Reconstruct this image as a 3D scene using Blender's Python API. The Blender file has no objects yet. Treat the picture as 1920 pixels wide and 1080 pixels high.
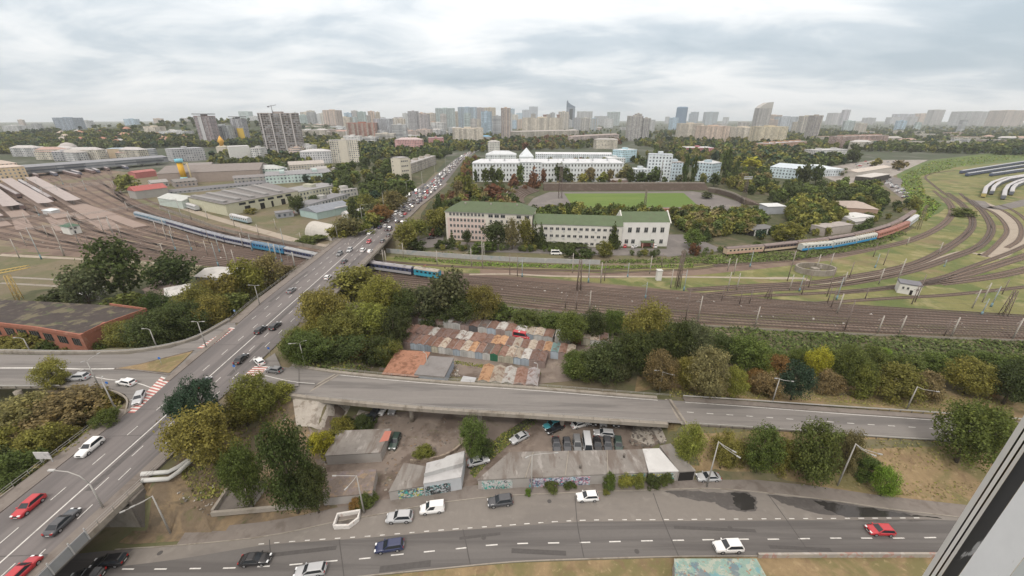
import bpy, bmesh, math, random
from mathutils import Vector, Matrix, noise as mnoise
import numpy as np
SC = bpy.context.scene
COL = SC.collection
rad = math.radians
rnd = random.Random(7)

# ------------------------------------------------------------------ camera
F, CX, CY, HC = 747.0, 960.0, 540.0, 66.0
PITCH = math.atan(318.0 / F)
SP, CP = math.sin(PITCH), math.cos(PITCH)
cam_d = bpy.data.cameras.new("camera")
cam_d.sensor_width = 36.0
cam_d.lens = F / 1920 * 36.0
cam_d.clip_start = 0.05
cam_d.clip_end = 30000
cam = bpy.data.objects.new("camera", cam_d)
cam.location = (0, 0, HC)
cam.rotation_euler = (math.pi / 2 - PITCH, 0, 0)
COL.objects.link(cam)
SC.camera = cam

# ------------------------------------------------------------------ sky, sun, exposure
SUN_EL, SUN_AZ = 52.0, 200.0     # azimuth clockwise from +Y
w = bpy.data.worlds.new("World"); SC.world = w; w.use_nodes = True
nt = w.node_tree; N = nt.nodes; Lk = nt.links; N.clear()
def wn(t, **k):
    n = N.new(t)
    for a, b in k.items(): setattr(n, a, b)
    return n
def wmath(op, a, b=None, clamp=False):
    n = wn('ShaderNodeMath', operation=op); n.use_clamp = clamp
    for i, v in enumerate((a, b)):
        if v is None: continue
        if hasattr(v, 'links') or hasattr(v, 'is_output'): Lk.new(v, n.inputs[i])
        else: n.inputs[i].default_value = v
    return n.outputs[0]
SKYO = (5.2, 0.6)
out = wn('ShaderNodeOutputWorld'); bg = wn('ShaderNodeBackground'); bg.inputs['Strength'].default_value = 0.1
sky = wn('ShaderNodeTexSky', sky_type='NISHITA', sun_disc=False)
sky.sun_elevation = rad(SUN_EL); sky.sun_rotation = rad(SUN_AZ); sky.air_density = 1.5; sky.dust_density = 2.0
tc = wn('ShaderNodeTexCoord'); sep = wn('ShaderNodeSeparateXYZ'); Lk.new(tc.outputs['Generated'], sep.inputs[0])
zc = wmath('MAXIMUM', sep.outputs['Z'], 0.0)
den = wmath('ADD', zc, 0.19)
cmb = wn('ShaderNodeCombineXYZ')
Lk.new(wmath('DIVIDE', sep.outputs['X'], den), cmb.inputs[0]); Lk.new(wmath('DIVIDE', sep.outputs['Y'], den), cmb.inputs[1])
def wnoise(scale, detail, rough, off, stretch=(1, 1, 1), dist=0.0):
    mp = wn('ShaderNodeMapping'); mp.inputs['Location'].default_value = off; mp.inputs['Scale'].default_value = stretch
    Lk.new(cmb.outputs[0], mp.inputs[0])
    n = wn('ShaderNodeTexNoise'); n.inputs['Scale'].default_value = scale; n.inputs['Detail'].default_value = detail
    n.inputs['Roughness'].default_value = rough; n.inputs['Distortion'].default_value = dist
    Lk.new(mp.outputs[0], n.inputs['Vector']); return n.outputs['Fac']
n1 = wnoise(0.42, 8, 0.5, (SKYO[0], SKYO[1], 0.0), (0.8, 1.35, 1), 0.6)
n2 = wnoise(1.5, 9, 0.56, (8.4, 2.2, 0), (0.85, 1.15, 1), 0.4)
nsum = wmath('ADD', wmath('MULTIPLY', n1, 0.62), wmath('MULTIPLY', n2, 0.38))
cr = wn('ShaderNodeValToRGB'); Lk.new(nsum, cr.inputs[0])
CLOUD = [(0.39, (4.7, 5.5, 6.15)), (0.47, (5.9, 6.55, 7.1)), (0.515, (7.5, 7.9, 8.2)), (0.575, (9.0, 9.15, 9.25))]
e = cr.color_ramp.elements
for i, (p, c) in enumerate(CLOUD):
    el = e[i] if i < 2 else e.new(p)
    el.position = p; el.color = tuple(v / 10 for v in c) + (1,)
boost = wn('ShaderNodeVectorMath', operation='SCALE'); Lk.new(cr.outputs[0], boost.inputs[0])
# real overcast skies brighten towards the zenith
gain = wmath('ADD', wmath('MULTIPLY', zc, 11.0), 9.3); Lk.new(gain, boost.inputs['Scale'])
# pale veil near the horizon
hz = wn('ShaderNodeMix', data_type='RGBA'); 
hf = wmath('MULTIPLY', wmath('POWER', wmath('SUBTRACT', 1.0, zc, True), 34.0), 0.5, True)
Lk.new(hf, hz.inputs['Factor']); Lk.new(boost.outputs[0], hz.inputs['A']); hz.inputs['B'].default_value = (7.7, 8.1, 8.45, 1)
# the cloud deck overhead (above the picture) is thick, even and neutral grey-white
zn = wn('ShaderNodeMapRange', interpolation_type='SMOOTHSTEP'); zn.inputs[1].default_value = 0.27; zn.inputs[2].default_value = 0.5; Lk.new(zc, zn.inputs[0])
zs = wn('ShaderNodeVectorMath', operation='SCALE'); zs.inputs[0].default_value = (0.83, 0.765, 0.72); Lk.new(wmath('ADD', wmath('MULTIPLY', zc, 11.5), 7.4), zs.inputs['Scale'])
ov = wn('ShaderNodeMix', data_type='RGBA'); Lk.new(zn.outputs[0], ov.inputs['Factor']); Lk.new(hz.outputs['Result'], ov.inputs['A']); Lk.new(zs.outputs[0], ov.inputs['B'])
mx = wn('ShaderNodeMix', data_type='RGBA'); mx.inputs['Factor'].default_value = 0.95
Lk.new(sky.outputs[0], mx.inputs['A']); Lk.new(ov.outputs['Result'], mx.inputs['B'])
Lk.new(mx.outputs['Result'], bg.inputs['Color']); Lk.new(bg.outputs[0], out.inputs['Surface'])

sun_d = bpy.data.lights.new("sun", 'SUN'); sun_d.energy = 1.5; sun_d.angle = rad(10); sun_d.color = (1.0, 0.94, 0.86)
sun = bpy.data.objects.new("sun", sun_d); COL.objects.link(sun)
a, el_ = rad(SUN_AZ), rad(SUN_EL)
sdir = Vector((math.sin(a) * math.cos(el_), math.cos(a) * math.cos(el_), math.sin(el_)))
sun.rotation_euler = sdir.to_track_quat('Z', 'Y').to_euler()
sun.location = (0, -50, 200)
SC.view_settings.view_transform = 'Standard'; SC.view_settings.look = 'None'
SC.view_settings.exposure = 0.1; SC.view_settings.gamma = 1.0
cy = SC.cycles
cy.max_bounces = 5; cy.diffuse_bounces = 2; cy.glossy_bounces = 2; cy.transmission_bounces = 2; cy.volume_bounces = 1
cy.transparent_max_bounces = 4; cy.use_denoising = True; cy.sample_clamp_indirect = 4.0
cy.volume_step_rate = 4.0

# ------------------------------------------------------------------ projection helpers (photo pixel -> place on the ground)
def P(x, y, z=0.0):
    v = y - CY
    t = (HC - z) / (F * SP + v * CP)
    return Vector(((x - CX) * t, (F * CP - v * SP) * t, z))
def ZT(Y, y):
    v = y - CY
    return HC - Y * (F * SP + v * CP) / (F * CP - v * SP)
def XT(x, Y, z):
    return (x - CX) / F * (Y * CP + (HC - z) * SP)
def PX(p):
    dz = HC - p[2]; zc_ = p[1] * CP + dz * SP
    return (CX + F * p[0] / zc_, CY - F * (p[1] * SP - dz * CP) / zc_)
def sstep(a, b, x):
    t = min(1.0, max(0.0, (x - a) / (b - a))) if a != b else float(x > a)
    return t * t * (3 - 2 * t)
def interp(x, xs, ys):
    return float(np.interp(x, xs, ys))

# ------------------------------------------------------------------ terrain
DECK = 7.5
def road_cx(Y): return interp(Y, [-50, 300, 345, 435, 545, 643, 711, 835, 940], [-70.7, -80.9, -80.5, -82.0, -85.0, -88, -89, -85, -72])
def road_z(Y): return interp(Y, [0, 215, 300, 420, 900], [DECK, DECK, 5.6, 2.0, 1.7])
def road_l(Y): return interp(Y, [30, 100, 125, 230, 300, 440, 650], [9.0, 8.8, 10.6, 11.0, 10.5, 10.5, 8.5])
def road_r(Y): return interp(Y, [30, 54, 75, 120, 230, 300, 440, 650], [5.2, 6.9, 8.2, 9.6, 10.5, 10.0, 10.5, 8.5])
_hl = [(-420, 232), (-262, 193), (-168, 166), (-100, 148), (-7, 134), (52, 122), (160, 107), (330, 90), (700, 60)]
def hedge_y(x): return interp(x, [p[0] for p in _hl], [p[1] for p in _hl])
RAMP = [P(520, 705, 7.45), P(600, 720, 7.1), P(800, 739, 6.3), P(1000, 752, 5.4), P(1190, 766, 4.6), P(1400, 780, 3.9), P(1600, 794, 3.2), P(1740, 803, 2.7), P(1960, 820, 2.1), P(2300, 850, 1.4)]
RX = [p.x for p in RAMP]; RY = [p.y for p in RAMP]; RZ = [p.z for p in RAMP]
PLAT = 1.5
def gz(x, y):
    h = PLAT * sstep(0, 9, y - hedge_y(x))
    if y > 700 or x < -500:
        h += 58 * math.exp(-((x + 1050) / 520) ** 2 - ((y - 1600) / 520) ** 2)
    if 46 < y < 430:                                    # banks of the flyover
        c = road_cx(y); z = road_z(y) - 0.25
        dl = max(0, (c - road_l(y) - 3.2) - x, x - (c + road_r(y) + 3.2))
        k = sstep(47.5, 50, y)
        if y < 210: k *= 1 - sstep(hedge_y(x) - 12, hedge_y(x) - 3, y)
        else: k *= sstep(205, 214, y)
        h = max(h, k * (z - dl / 1.7))
    if 40 < y < 110 and -130 < x < -70:                 # bank of the western slip road
        d = max(0, abs(y - 88) - 7.5); k = sstep(-122, -114, x)
        h = max(h, k * (DECK - 0.3 - d / 1.7))
    if 30 < y < 110 and x > -62:                        # banks of the eastern slip road
        yc = interp(x, RX, RY); zz = interp(x, RX, RZ) - 0.25
        d = max(0, yc - y - 5.2) / 2.2 if y < yc else max(0, y - yc - 6.5) / 3.0
        k = 1 - sstep(-44, -38, x) if x < 0 else sstep(30, 39, x)
        h = max(h, k * (zz - d))
    return h
def G(x, y, dz=0.0):
    z = 0.0
    for _ in range(6):
        p = P(x, y, z)
        z = 0.5 * z + 0.5 * gz(p.x, p.y)
    p = P(x, y, z); p.z = gz(p.x, p.y) + dz
    return p

# ------------------------------------------------------------------ tagging
ORD = []
def tag(o, label=None, cat=None, group=None, kind=None):
    if label: o['label'] = label
    if cat: o['category'] = cat
    if group: o['group'] = group
    if kind: o['kind'] = kind
    return o
def ordtag(o, base, cat, group=None, key='x'):
    tag(o, base, cat, group); ORD.append((o, base, key)); return o
_ones = "first second third fourth fifth sixth seventh eighth ninth tenth eleventh twelfth thirteenth fourteenth fifteenth sixteenth seventeenth eighteenth nineteenth".split()
_tens = {20: 'twenty', 30: 'thirty', 40: 'forty', 50: 'fifty', 60: 'sixty', 70: 'seventy', 80: 'eighty', 90: 'ninety'}
_tenth = {20: 'twentieth', 30: 'thirtieth', 40: 'fortieth', 50: 'fiftieth', 60: 'sixtieth', 70: 'seventieth', 80: 'eightieth', 90: 'ninetieth'}
def ordinal(n):
    h = ''
    if n >= 100: h = 'hundred and ' ; n -= 100
    if n < 1: return 'hundredth'
    if n < 20: return h + _ones[n - 1]
    t = n // 10 * 10
    return h + (_tenth[t] if n == t else _tens[t] + '-' + _ones[n - t - 1])
def finish_labels():
    by = {}
    for o, b, k in ORD: by.setdefault((b, k), []).append(o)
    bpy.context.view_layer.update()
    for (b, k), l in by.items():
        if len(l) == 1: continue
        key = (lambda o: PX(o.matrix_world.translation)[0]) if k == 'x' else (lambda o: o.matrix_world.translation.y)
        l.sort(key=key)
        tail = ' from the left' if k == 'x' else ' from the near end'
        for i, o in enumerate(l): o['label'] = b + ', ' + ordinal(i + 1) + tail

# ------------------------------------------------------------------ mesh builder
class MB:
    def __init__(s): s.v = []; s.f = []; s.m = []; s.uv = {}; s.sm = set()
    def face(s, pts, m=0, uv=None, smooth=False):
        b = len(s.v); s.v.extend([tuple(p) for p in pts]); s.f.append(tuple(range(b, b + len(pts)))); s.m.append(m)
        if uv: s.uv[len(s.f) - 1] = uv
        if smooth: s.sm.add(len(s.f) - 1)
    def box(s, x0, y0, z0, x1, y1, z1, m=0, M=None, top=None, bottom=True):
        c = [Vector(p) for p in ((x0, y0, z0), (x1, y0, z0), (x1, y1, z0), (x0, y1, z0), (x0, y0, z1), (x1, y0, z1), (x1, y1, z1), (x0, y1, z1))]
        if M is not None: c = [M @ p for p in c]
        b = len(s.v); s.v.extend([tuple(p) for p in c])
        dx, dy = abs(x1 - x0), abs(y1 - y0)
        for k, (q, wd, ht, o) in enumerate((((0, 1, 5, 4), dx, z1 - z0, 0), ((1, 2, 6, 5), dy, z1 - z0, dx), ((2, 3, 7, 6), dx, z1 - z0, dx + dy), ((3, 0, 4, 7), dy, z1 - z0, 2 * dx + dy))):
            s.f.append(tuple(b + i for i in q)); s.m.append(m)
            s.uv[len(s.f) - 1] = ((o, 0), (o + wd, 0), (o + wd, ht), (o, ht))
        s.f.append((b + 4, b + 5, b + 6, b + 7)); s.m.append(m if top is None else top)
        s.uv[len(s.f) - 1] = ((-5, -5),) * 4
        if bottom:
            s.f.append((b + 3, b + 2, b + 1, b)); s.m.append(m); s.uv[len(s.f) - 1] = ((-5, -5),) * 4
        return s
    def tube(s, pts, radii, n=6, m=0, cap=True, smooth=True):
        pts = [Vector(p) for p in pts]
        if not hasattr(radii, '__len__'): radii = [radii] * len(pts)
        rings = []
        for i, p in enumerate(pts):
            d = (pts[min(i + 1, len(pts) - 1)] - pts[max(i - 1, 0)]).normalized()
            u = d.orthogonal().normalized() if abs(d.z) > 0.9 else d.cross(Vector((0, 0, 1))).normalized()
            if abs(d.z) > 0.9: u = (Vector((1, 0, 0)) - d * d.x).normalized()
            w_ = d.cross(u)
            b = len(s.v)
            for k in range(n):
                a_ = 2 * math.pi * k / n
                s.v.append(tuple(p + (u * math.cos(a_) + w_ * math.sin(a_)) * radii[i]))
            rings.append(b)
        for i in range(len(pts) - 1):
            for k in range(n):
                a0, a1 = rings[i] + k, rings[i] + (k + 1) % n
                b0, b1 = rings[i + 1] + k, rings[i + 1] + (k + 1) % n
                s.f.append((a0, a1, b1, b0)); s.m.append(m)
                if smooth: s.sm.add(len(s.f) - 1)
        if cap:
            s.f.append(tuple(rings[0] + k for k in reversed(range(n)))); s.m.append(m)
            s.f.append(tuple(rings[-1] + k for k in range(n))); s.m.append(m)
        return s
    def prism(s, poly, z0, z1, m=0, top=None, side=True):
        n = len(poly)
        if sum(poly[i][0] * poly[(i + 1) % n][1] - poly[(i + 1) % n][0] * poly[i][1] for i in range(n)) < 0: poly = poly[::-1]
        b = len(s.v)
        s.v.extend([(p[0], p[1], z0) for p in poly]); s.v.extend([(p[0], p[1], z1) for p in poly])
        acc = 0
        if side:
            for i in range(n):
                j = (i + 1) % n
                s.f.append((b + i, b + j, b + n + j, b + n + i)); s.m.append(m)
                L_ = math.hypot(poly[j][0] - poly[i][0], poly[j][1] - poly[i][1])
                s.uv[len(s.f) - 1] = ((acc, 0), (acc + L_, 0), (acc + L_, z1 - z0), (acc, z1 - z0)); acc += L_
        s.f.append(tuple(range(b + n, b + 2 * n))); s.m.append(m if top is None else top)
        s.uv[len(s.f) - 1] = ((-5, -5),) * n
        return s
    def mesh(s, name, mats):
        me = bpy.data.meshes.new(name)
        me.from_pydata(s.v, [], s.f)
        for m in (mats if isinstance(mats, (list, tuple)) else [mats]): me.materials.append(m)
        me.polygons.foreach_set('material_index', s.m)
        if s.sm: me.polygons.foreach_set('use_smooth', [i in s.sm for i in range(len(s.f))])
        else: me.polygons.foreach_set('use_smooth', [False] * len(s.f))
        if s.uv:
            uvl = me.uv_layers.new(name='UVMap')
            arr = np.zeros(len(me.loops) * 2, dtype=np.float32)
            k = 0
            for i, f in enumerate(s.f):
                q = s.uv.get(i)
                if q:
                    for j, c in enumerate(q[:len(f)]): arr[2 * (k + j)] = c[0]; arr[2 * (k + j) + 1] = c[1]
                k += len(f)
            uvl.data.foreach_set('uv', arr)
        me.update()
        return me
    def build(s, name, mats, parent=None, loc=None, rotz=None, color=None):
        o = bpy.data.objects.new(name, s.mesh(name, mats)); COL.objects.link(o)
        if parent is not None: o.parent = parent
        if loc is not None: o.location = loc
        if rotz is not None: o.rotation_euler = (0, 0, rotz)
        if color is not None: o.color = (*color[:3], 1)
        return o
def place(name, mesh, parent=None, loc=(0, 0, 0), rotz=0.0, scale=None, color=None):
    o = bpy.data.objects.new(name, mesh); COL.objects.link(o)
    o.location = loc; o.rotation_euler = (0, 0, rotz)
    if parent is not None: o.parent = parent
    if scale is not None: o.scale = scale if hasattr(scale, '__len__') else (scale,) * 3
    if color is not None: o.color = (*color[:3], 1)
    return o
def empty(name, loc=(0, 0, 0), rotz=0.0):
    o = bpy.data.objects.new(name, None); COL.objects.link(o); o.location = loc; o.rotation_euler = (0, 0, rotz)
    o.empty_display_size = 0.5
    return o
def smooth_line(pts, step=4.0):
    pts = [Vector(p) for p in pts]; out_ = []
    for i in range(len(pts) - 1):
        p0 = pts[max(i - 1, 0)]; p1 = pts[i]; p2 = pts[i + 1]; p3 = pts[min(i + 2, len(pts) - 1)]
        n = max(2, int((p2 - p1).length / step))
        for k in range(n):
            t = k / n
            out_.append(0.5 * ((2 * p1) + (p2 - p0) * t + (2 * p0 - 5 * p1 + 4 * p2 - p3) * t * t + (3 * p1 - p0 - 3 * p2 + p3) * t ** 3))
    out_.append(pts[-1]); return out_
def side_dirs(line):
    r = []
    for i in range(len(line)):
        d = line[min(i + 1, len(line) - 1)] - line[max(i - 1, 0)]; d.z = 0
        d = d.normalized() if d.length > 1e-6 else Vector((1, 0, 0)); r.append(Vector((d.y, -d.x, 0)))
    return r
def ribbon(mb, line, a_, b_, dz=0.0, m=0, drape=False):
    sd = side_dirs(line); prev = None; acc = 0
    for i, p in enumerate(line):
        aa = a_(p) if callable(a_) else a_; bb = b_(p) if callable(b_) else b_
        l_ = p + sd[i] * aa; r_ = p + sd[i] * bb
        if drape: l_.z = gz(l_.x, l_.y); r_.z = gz(r_.x, r_.y)
        l_.z += dz; r_.z += dz
        if i: acc += (p - line[i - 1]).length
        if prev: mb.face([prev[1], r_, l_, prev[0]], m, uv=((prev[2], bb), (acc, bb), (acc, aa), (prev[2], aa)))
        prev = (l_, r_, acc)
def wall_ribbon(mb, line, off0, off1, z0, z1, m=0):
    """a solid kerb/parapet running along a line"""
    sd = side_dirs(line); n = len(line); b = len(mb.v)
    for i, p in enumerate(line):
        o0 = off0(p) if callable(off0) else off0; o1 = off1(p) if callable(off1) else off1
        for o_, z_ in ((o0, z0), (o1, z0), (o1, z1), (o0, z1)):
            q = p + sd[i] * o_; mb.v.append((q.x, q.y, p.z + z_))
    for i in range(n - 1):
        c, d = b + 4 * i, b + 4 * (i + 1)
        for k in range(4):
            j = (k + 1) % 4
            mb.f.append((c + k, d + k, d + j, c + j)); mb.m.append(m)
    mb.f.append((b, b + 3, b + 2, b + 1)); mb.m.append(m)
    e_ = b + 4 * (n - 1); mb.f.append((e_, e_ + 1, e_ + 2, e_ + 3)); mb.m.append(m)

# ------------------------------------------------------------------ materials
def _mix(nt, fac, a_, b_, mode='MIX'):
    n = nt.nodes.new('ShaderNodeMix'); n.data_type = 'RGBA'; n.blend_type = mode
    for key, v in (('Factor', fac), ('A', a_), ('B', b_)):
        s_ = n.inputs[key]
        if hasattr(v, 'is_output'): nt.links.new(v, s_)
        elif key == 'Factor': s_.default_value = v
        else: s_.default_value = (*v[:3], 1)
    return n.outputs['Result']
def _math(nt, op, a_, b_=None, clamp=False):
    n = nt.nodes.new('ShaderNodeMath'); n.operation = op; n.use_clamp = clamp
    for i, v in enumerate((a_, b_)):
        if v is None: continue
        if hasattr(v, 'is_output'): nt.links.new(v, n.inputs[i])
        else: n.inputs[i].default_value = v
    return n.outputs[0]
def _noise(nt, scale, detail=4, rough=0.6, stretch=None, vec=None, dist=0.0):
    if vec is None: vec = nt.nodes.new('ShaderNodeNewGeometry').outputs['Position']
    if stretch:
        mp = nt.nodes.new('ShaderNodeMapping'); mp.inputs['Scale'].default_value = stretch; nt.links.new(vec, mp.inputs[0]); vec = mp.outputs[0]
    n = nt.nodes.new('ShaderNodeTexNoise'); n.inputs['Scale'].default_value = scale; n.inputs['Detail'].default_value = detail
    n.inputs['Roughness'].default_value = rough; n.inputs['Distortion'].default_value = dist
    nt.links.new(vec, n.inputs['Vector']); return n.outputs['Fac']
def _ramp(nt, fac, lo, hi):
    n = nt.nodes.new('ShaderNodeMapRange'); n.interpolation_type = 'SMOOTHSTEP'
    n.inputs[1].default_value = lo; n.inputs[2].default_value = hi; nt.links.new(fac, n.inputs[0]); return n.outputs[0]
def newmat(name):
    m = bpy.data.materials.new(name); m.use_nodes = True
    return m, m.node_tree, m.node_tree.nodes['Principled BSDF']
def M(name, col=None, rough=0.9, var=0.18, scale=0.8, patches=(), metal=0.0, spec=0.3, island=0.0, bump=0.0, detail=5, stretch=None):
    """col None: the object's own colour.  patches: (colour, scale, lo, hi, amount[, stretch])"""
    m, nt, b = newmat(name)
    if col is None:
        c = nt.nodes.new('ShaderNodeObjectInfo').outputs['Color']
    else: c = col
    f = _noise(nt, scale, detail, 0.65, stretch)
    k = _math(nt, 'ADD', _math(nt, 'MULTIPLY', _math(nt, 'SUBTRACT', f, 0.5), var * 4), 1.0)
    if island:
        ri = nt.nodes.new('ShaderNodeNewGeometry').outputs['Random Per Island']
        k = _math(nt, 'MULTIPLY', k, _math(nt, 'ADD', _math(nt, 'MULTIPLY', ri, 2 * island), 1 - island))
    sv = nt.nodes.new('ShaderNodeVectorMath'); sv.operation = 'SCALE'
    if hasattr(c, 'is_output'): nt.links.new(c, sv.inputs[0])
    else: sv.inputs[0].default_value = c[:3]
    nt.links.new(k, sv.inputs['Scale']); c = sv.outputs[0]
    for p in patches:
        g = _noise(nt, p[1], 5, 0.62, p[5] if len(p) > 5 else None, dist=0.4)
        c = _mix(nt, _math(nt, 'MULTIPLY', _ramp(nt, g, p[2], p[3]), p[4]), c, p[0])
    nt.links.new(c, b.inputs['Base Color'])
    b.inputs['Roughness'].default_value = rough; b.inputs['Metallic'].default_value = metal; b.inputs['Specular IOR Level'].default_value = spec
    if bump:
        bn = nt.nodes.new('ShaderNodeBump'); bn.inputs['Strength'].default_value = bump; bn.inputs['Distance'].default_value = 0.2
        nt.links.new(_noise(nt, scale * 2.5, 5, 0.7), bn.inputs['Height']); nt.links.new(bn.outputs[0], b.inputs['Normal'])
    return m
def facade(name, sx, sy, wx, wy, glass=(0.05, 0.065, 0.085), band=None, vstripe=None, colv=1.0):
    """wall of the object's own colour with rows of windows set out in metres"""
    m, nt, b = newmat(name)
    uv = nt.nodes.new('ShaderNodeUVMap'); sp = nt.nodes.new('ShaderNodeSeparateXYZ'); nt.links.new(uv.outputs[0], sp.inputs[0])
    u = _math(nt, 'DIVIDE', sp.outputs[0], sx); v = _math(nt, 'DIVIDE', sp.outputs[1], sy)
    fu = _math(nt, 'FRACT', u); fv = _math(nt, 'FRACT', v)
    def win(f, lo, hi): return _math(nt, 'MULTIPLY', _math(nt, 'GREATER_THAN', f, lo), _math(nt, 'LESS_THAN', f, hi))
    mask = _math(nt, 'MULTIPLY', win(fu, 0.5 - wx / 2, 0.5 + wx / 2), win(fv, 0.55 - wy / 2, 0.55 + wy / 2))
    mask = _math(nt, 'MULTIPLY', mask, _math(nt, 'GREATER_THAN', sp.outputs[1], 0.0))
    wnz = nt.nodes.new('ShaderNodeTexWhiteNoise'); wnz.noise_dimensions = '3D'
    cb = nt.nodes.new('ShaderNodeCombineXYZ'); nt.links.new(_math(nt, 'FLOOR', u), cb.inputs[0]); nt.links.new(_math(nt, 'FLOOR', v), cb.inputs[1])
    oi = nt.nodes.new('ShaderNodeObjectInfo'); nt.links.new(oi.outputs['Random'], cb.inputs[2])
    nt.links.new(cb.outputs[0], wnz.inputs['Vector'])
    gl = _mix(nt, _math(nt, 'POWER', wnz.outputs['Value'], 2.5), glass, (0.32, 0.34, 0.36))
    f = _noise(nt, 0.09, 5, 0.65)
    k = _math(nt, 'ADD', _math(nt, 'MULTIPLY', _math(nt, 'SUBTRACT', f, 0.5), 0.5), 1.0)
    k = _math(nt, 'MULTIPLY', k, _math(nt, 'ADD', _math(nt, 'MULTIPLY', wnz.outputs['Value'], 0.14), 0.93))
    sv = nt.nodes.new('ShaderNodeVectorMath'); sv.operation = 'SCALE'
    nt.links.new(oi.outputs['Color'], sv.inputs[0]); nt.links.new(k, sv.inputs['Scale']); c = sv.outputs[0]
    cv = nt.nodes.new('ShaderNodeTexWhiteNoise'); cv.noise_dimensions = '2D'; c2 = nt.nodes.new('ShaderNodeCombineXYZ'); nt.links.new(_math(nt, 'FLOOR', _math(nt, 'DIVIDE', sp.outputs[0], 6.4)), c2.inputs[0]); nt.links.new(oi.outputs['Random'], c2.inputs[1]); nt.links.new(c2.outputs[0], cv.inputs['Vector'])
    s2 = nt.nodes.new('ShaderNodeVectorMath'); s2.operation = 'SCALE'; nt.links.new(c, s2.inputs[0]); nt.links.new(_math(nt, 'ADD', _math(nt, 'MULTIPLY', cv.outputs['Value'], .55 * colv), 1 - .36 * colv), s2.inputs['Scale']); c = s2.outputs[0]
    if band:   # balcony or floor bands
        bm_ = _math(nt, 'MULTIPLY', win(fv, 0.0, band[0]), _math(nt, 'GREATER_THAN', sp.outputs[1], 0.0)); c = _mix(nt, _math(nt, 'MULTIPLY', bm_, band[2]), c, band[1])
    if vstripe:
        vs = win(_math(nt, 'FRACT', _math(nt, 'DIVIDE', sp.outputs[0], vstripe[0])), 0.0, vstripe[1]); c = _mix(nt, _math(nt, 'MULTIPLY', vs, vstripe[3]), c, vstripe[2])
    c = _mix(nt, mask, c, gl)
    nt.links.new(c, b.inputs['Base Color'])
    nt.links.new(_math(nt, 'SUBTRACT', 0.85, _math(nt, 'MULTIPLY', mask, 0.55)), b.inputs['Roughness'])
    b.inputs['Specular IOR Level'].default_value = 0.35
    return m
# ================================================================== SETTING: ground, roads, railway bed
m_ground = M('ground_mat', (0.155, 0.13, 0.085), var=0.12, scale=0.25, patches=[((0.11, 0.115, 0.055), 0.035, 0.42, 0.6, 0.85), ((0.2, 0.155, 0.1), 0.12, 0.5, 0.7, 0.7), ((0.05, 0.065, 0.028), 0.5, 0.55, 0.7, 0.5)], bump=0.3)
m_farland = M('far_land', (0.05, 0.06, 0.033), var=0.2, scale=0.02, patches=[((0.16, 0.155, 0.14), 0.012, 0.5, 0.62, 0.7), ((0.05, 0.07, 0.035), 0.03, 0.45, 0.6, 0.8)])
m_drygrass = M('dry_grass', (0.245, 0.18, 0.1), var=0.2, scale=0.6, patches=[((0.14, 0.13, 0.055), 0.11, 0.43, 0.58, 0.85), ((0.17, 0.115, 0.07), 0.3, 0.52, 0.68, 0.7), ((0.36, 0.28, 0.16), 0.9, 0.55, 0.72, 0.6)], bump=0.5)
m_greengrass = M('green_grass', (0.17, 0.165, 0.062), var=0.12, scale=0.35, patches=[((0.09, 0.12, 0.035), 0.05, 0.42, 0.6, 0.9), ((0.27, 0.24, 0.12), 0.09, 0.5, 0.66, 0.75), ((0.2, 0.14, 0.085), 0.03, 0.55, 0.68, 0.6)], bump=0.3)
m_lawn = M('lawn', (0.10, 0.16, 0.032), var=0.05, scale=0.1, patches=[((0.135, 0.185, 0.042), 0.045, 0.45, 0.6, 0.8, (0.25, 1, 1))])
m_dirt = M('dirt_yard', (0.20, 0.165, 0.14), var=0.12, scale=0.5, patches=[((0.105, 0.08, 0.065), 0.11, 0.48, 0.62, 0.85), ((0.28, 0.235, 0.195), 0.2, 0.52, 0.66, 0.7), ((0.1, 0.1, 0.05), 0.25, 0.58, 0.7, 0.5)], bump=0.4)
m_ballast = M('ballast', (0.125, 0.088, 0.07), var=0.14, scale=1.2, patches=[((0.19, 0.14, 0.115), 0.12, 0.46, 0.62, 0.8, (0.25, 1, 1)), ((0.075, 0.052, 0.043), 0.2, 0.5, 0.68, 0.7, (0.2, 1, 1))], bump=0.3)
m_yard = M('yard_ballast', (0.185, 0.135, 0.105), var=0.13, scale=0.8, patches=[((0.12, 0.085, 0.068), 0.05, 0.44, 0.6, 0.8), ((0.22, 0.19, 0.12), 0.03, 0.53, 0.66, 0.6)], bump=0.2)
m_asph_hi = M('flyover_asphalt', (0.168, 0.154, 0.15), var=0.05, scale=1.6, rough=0.85, patches=[((0.115, 0.107, 0.106), 0.3, 0.44, 0.6, 0.75, (1, 0.035, 1)), ((0.20, 0.186, 0.178), 0.6, 0.55, 0.7, 0.4, (1, 0.1, 1))])
m_asph_ramp = M('slip_asphalt', (0.195, 0.183, 0.172), var=0.05, scale=1.2, rough=0.85, patches=[((0.125, 0.118, 0.113), 0.4, 0.46, 0.6, 0.8, (0.03, 1, 1)), ((0.225, 0.212, 0.198), 0.5, 0.52, 0.66, 0.5, (0.1, 1, 1))])
m_asph_lane = M('street_asphalt', (0.135, 0.127, 0.121), var=0.05, scale=1.4, rough=0.85, patches=[((0.095, 0.089, 0.086), 0.45, 0.44, 0.6, 0.8, (0.03, 1, 1)), ((0.165, 0.155, 0.146), 0.35, 0.55, 0.68, 0.5, (0.06, 1, 1))])
m_asph_bay = M('worn_asphalt', (0.195, 0.178, 0.16), var=0.06, scale=0.9, rough=0.9, patches=[((0.155, 0.142, 0.13), 0.16, 0.5, 0.66, 0.7, (0.3, 1, 1)), ((0.26, 0.24, 0.215), 0.35, 0.55, 0.7, 0.5)])
m_lot = M('lot_asphalt', (0.16, 0.147, 0.14), var=0.08, scale=0.5, rough=0.9, patches=[((0.22, 0.2, 0.185), 0.08, 0.5, 0.65, 0.6)])
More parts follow.
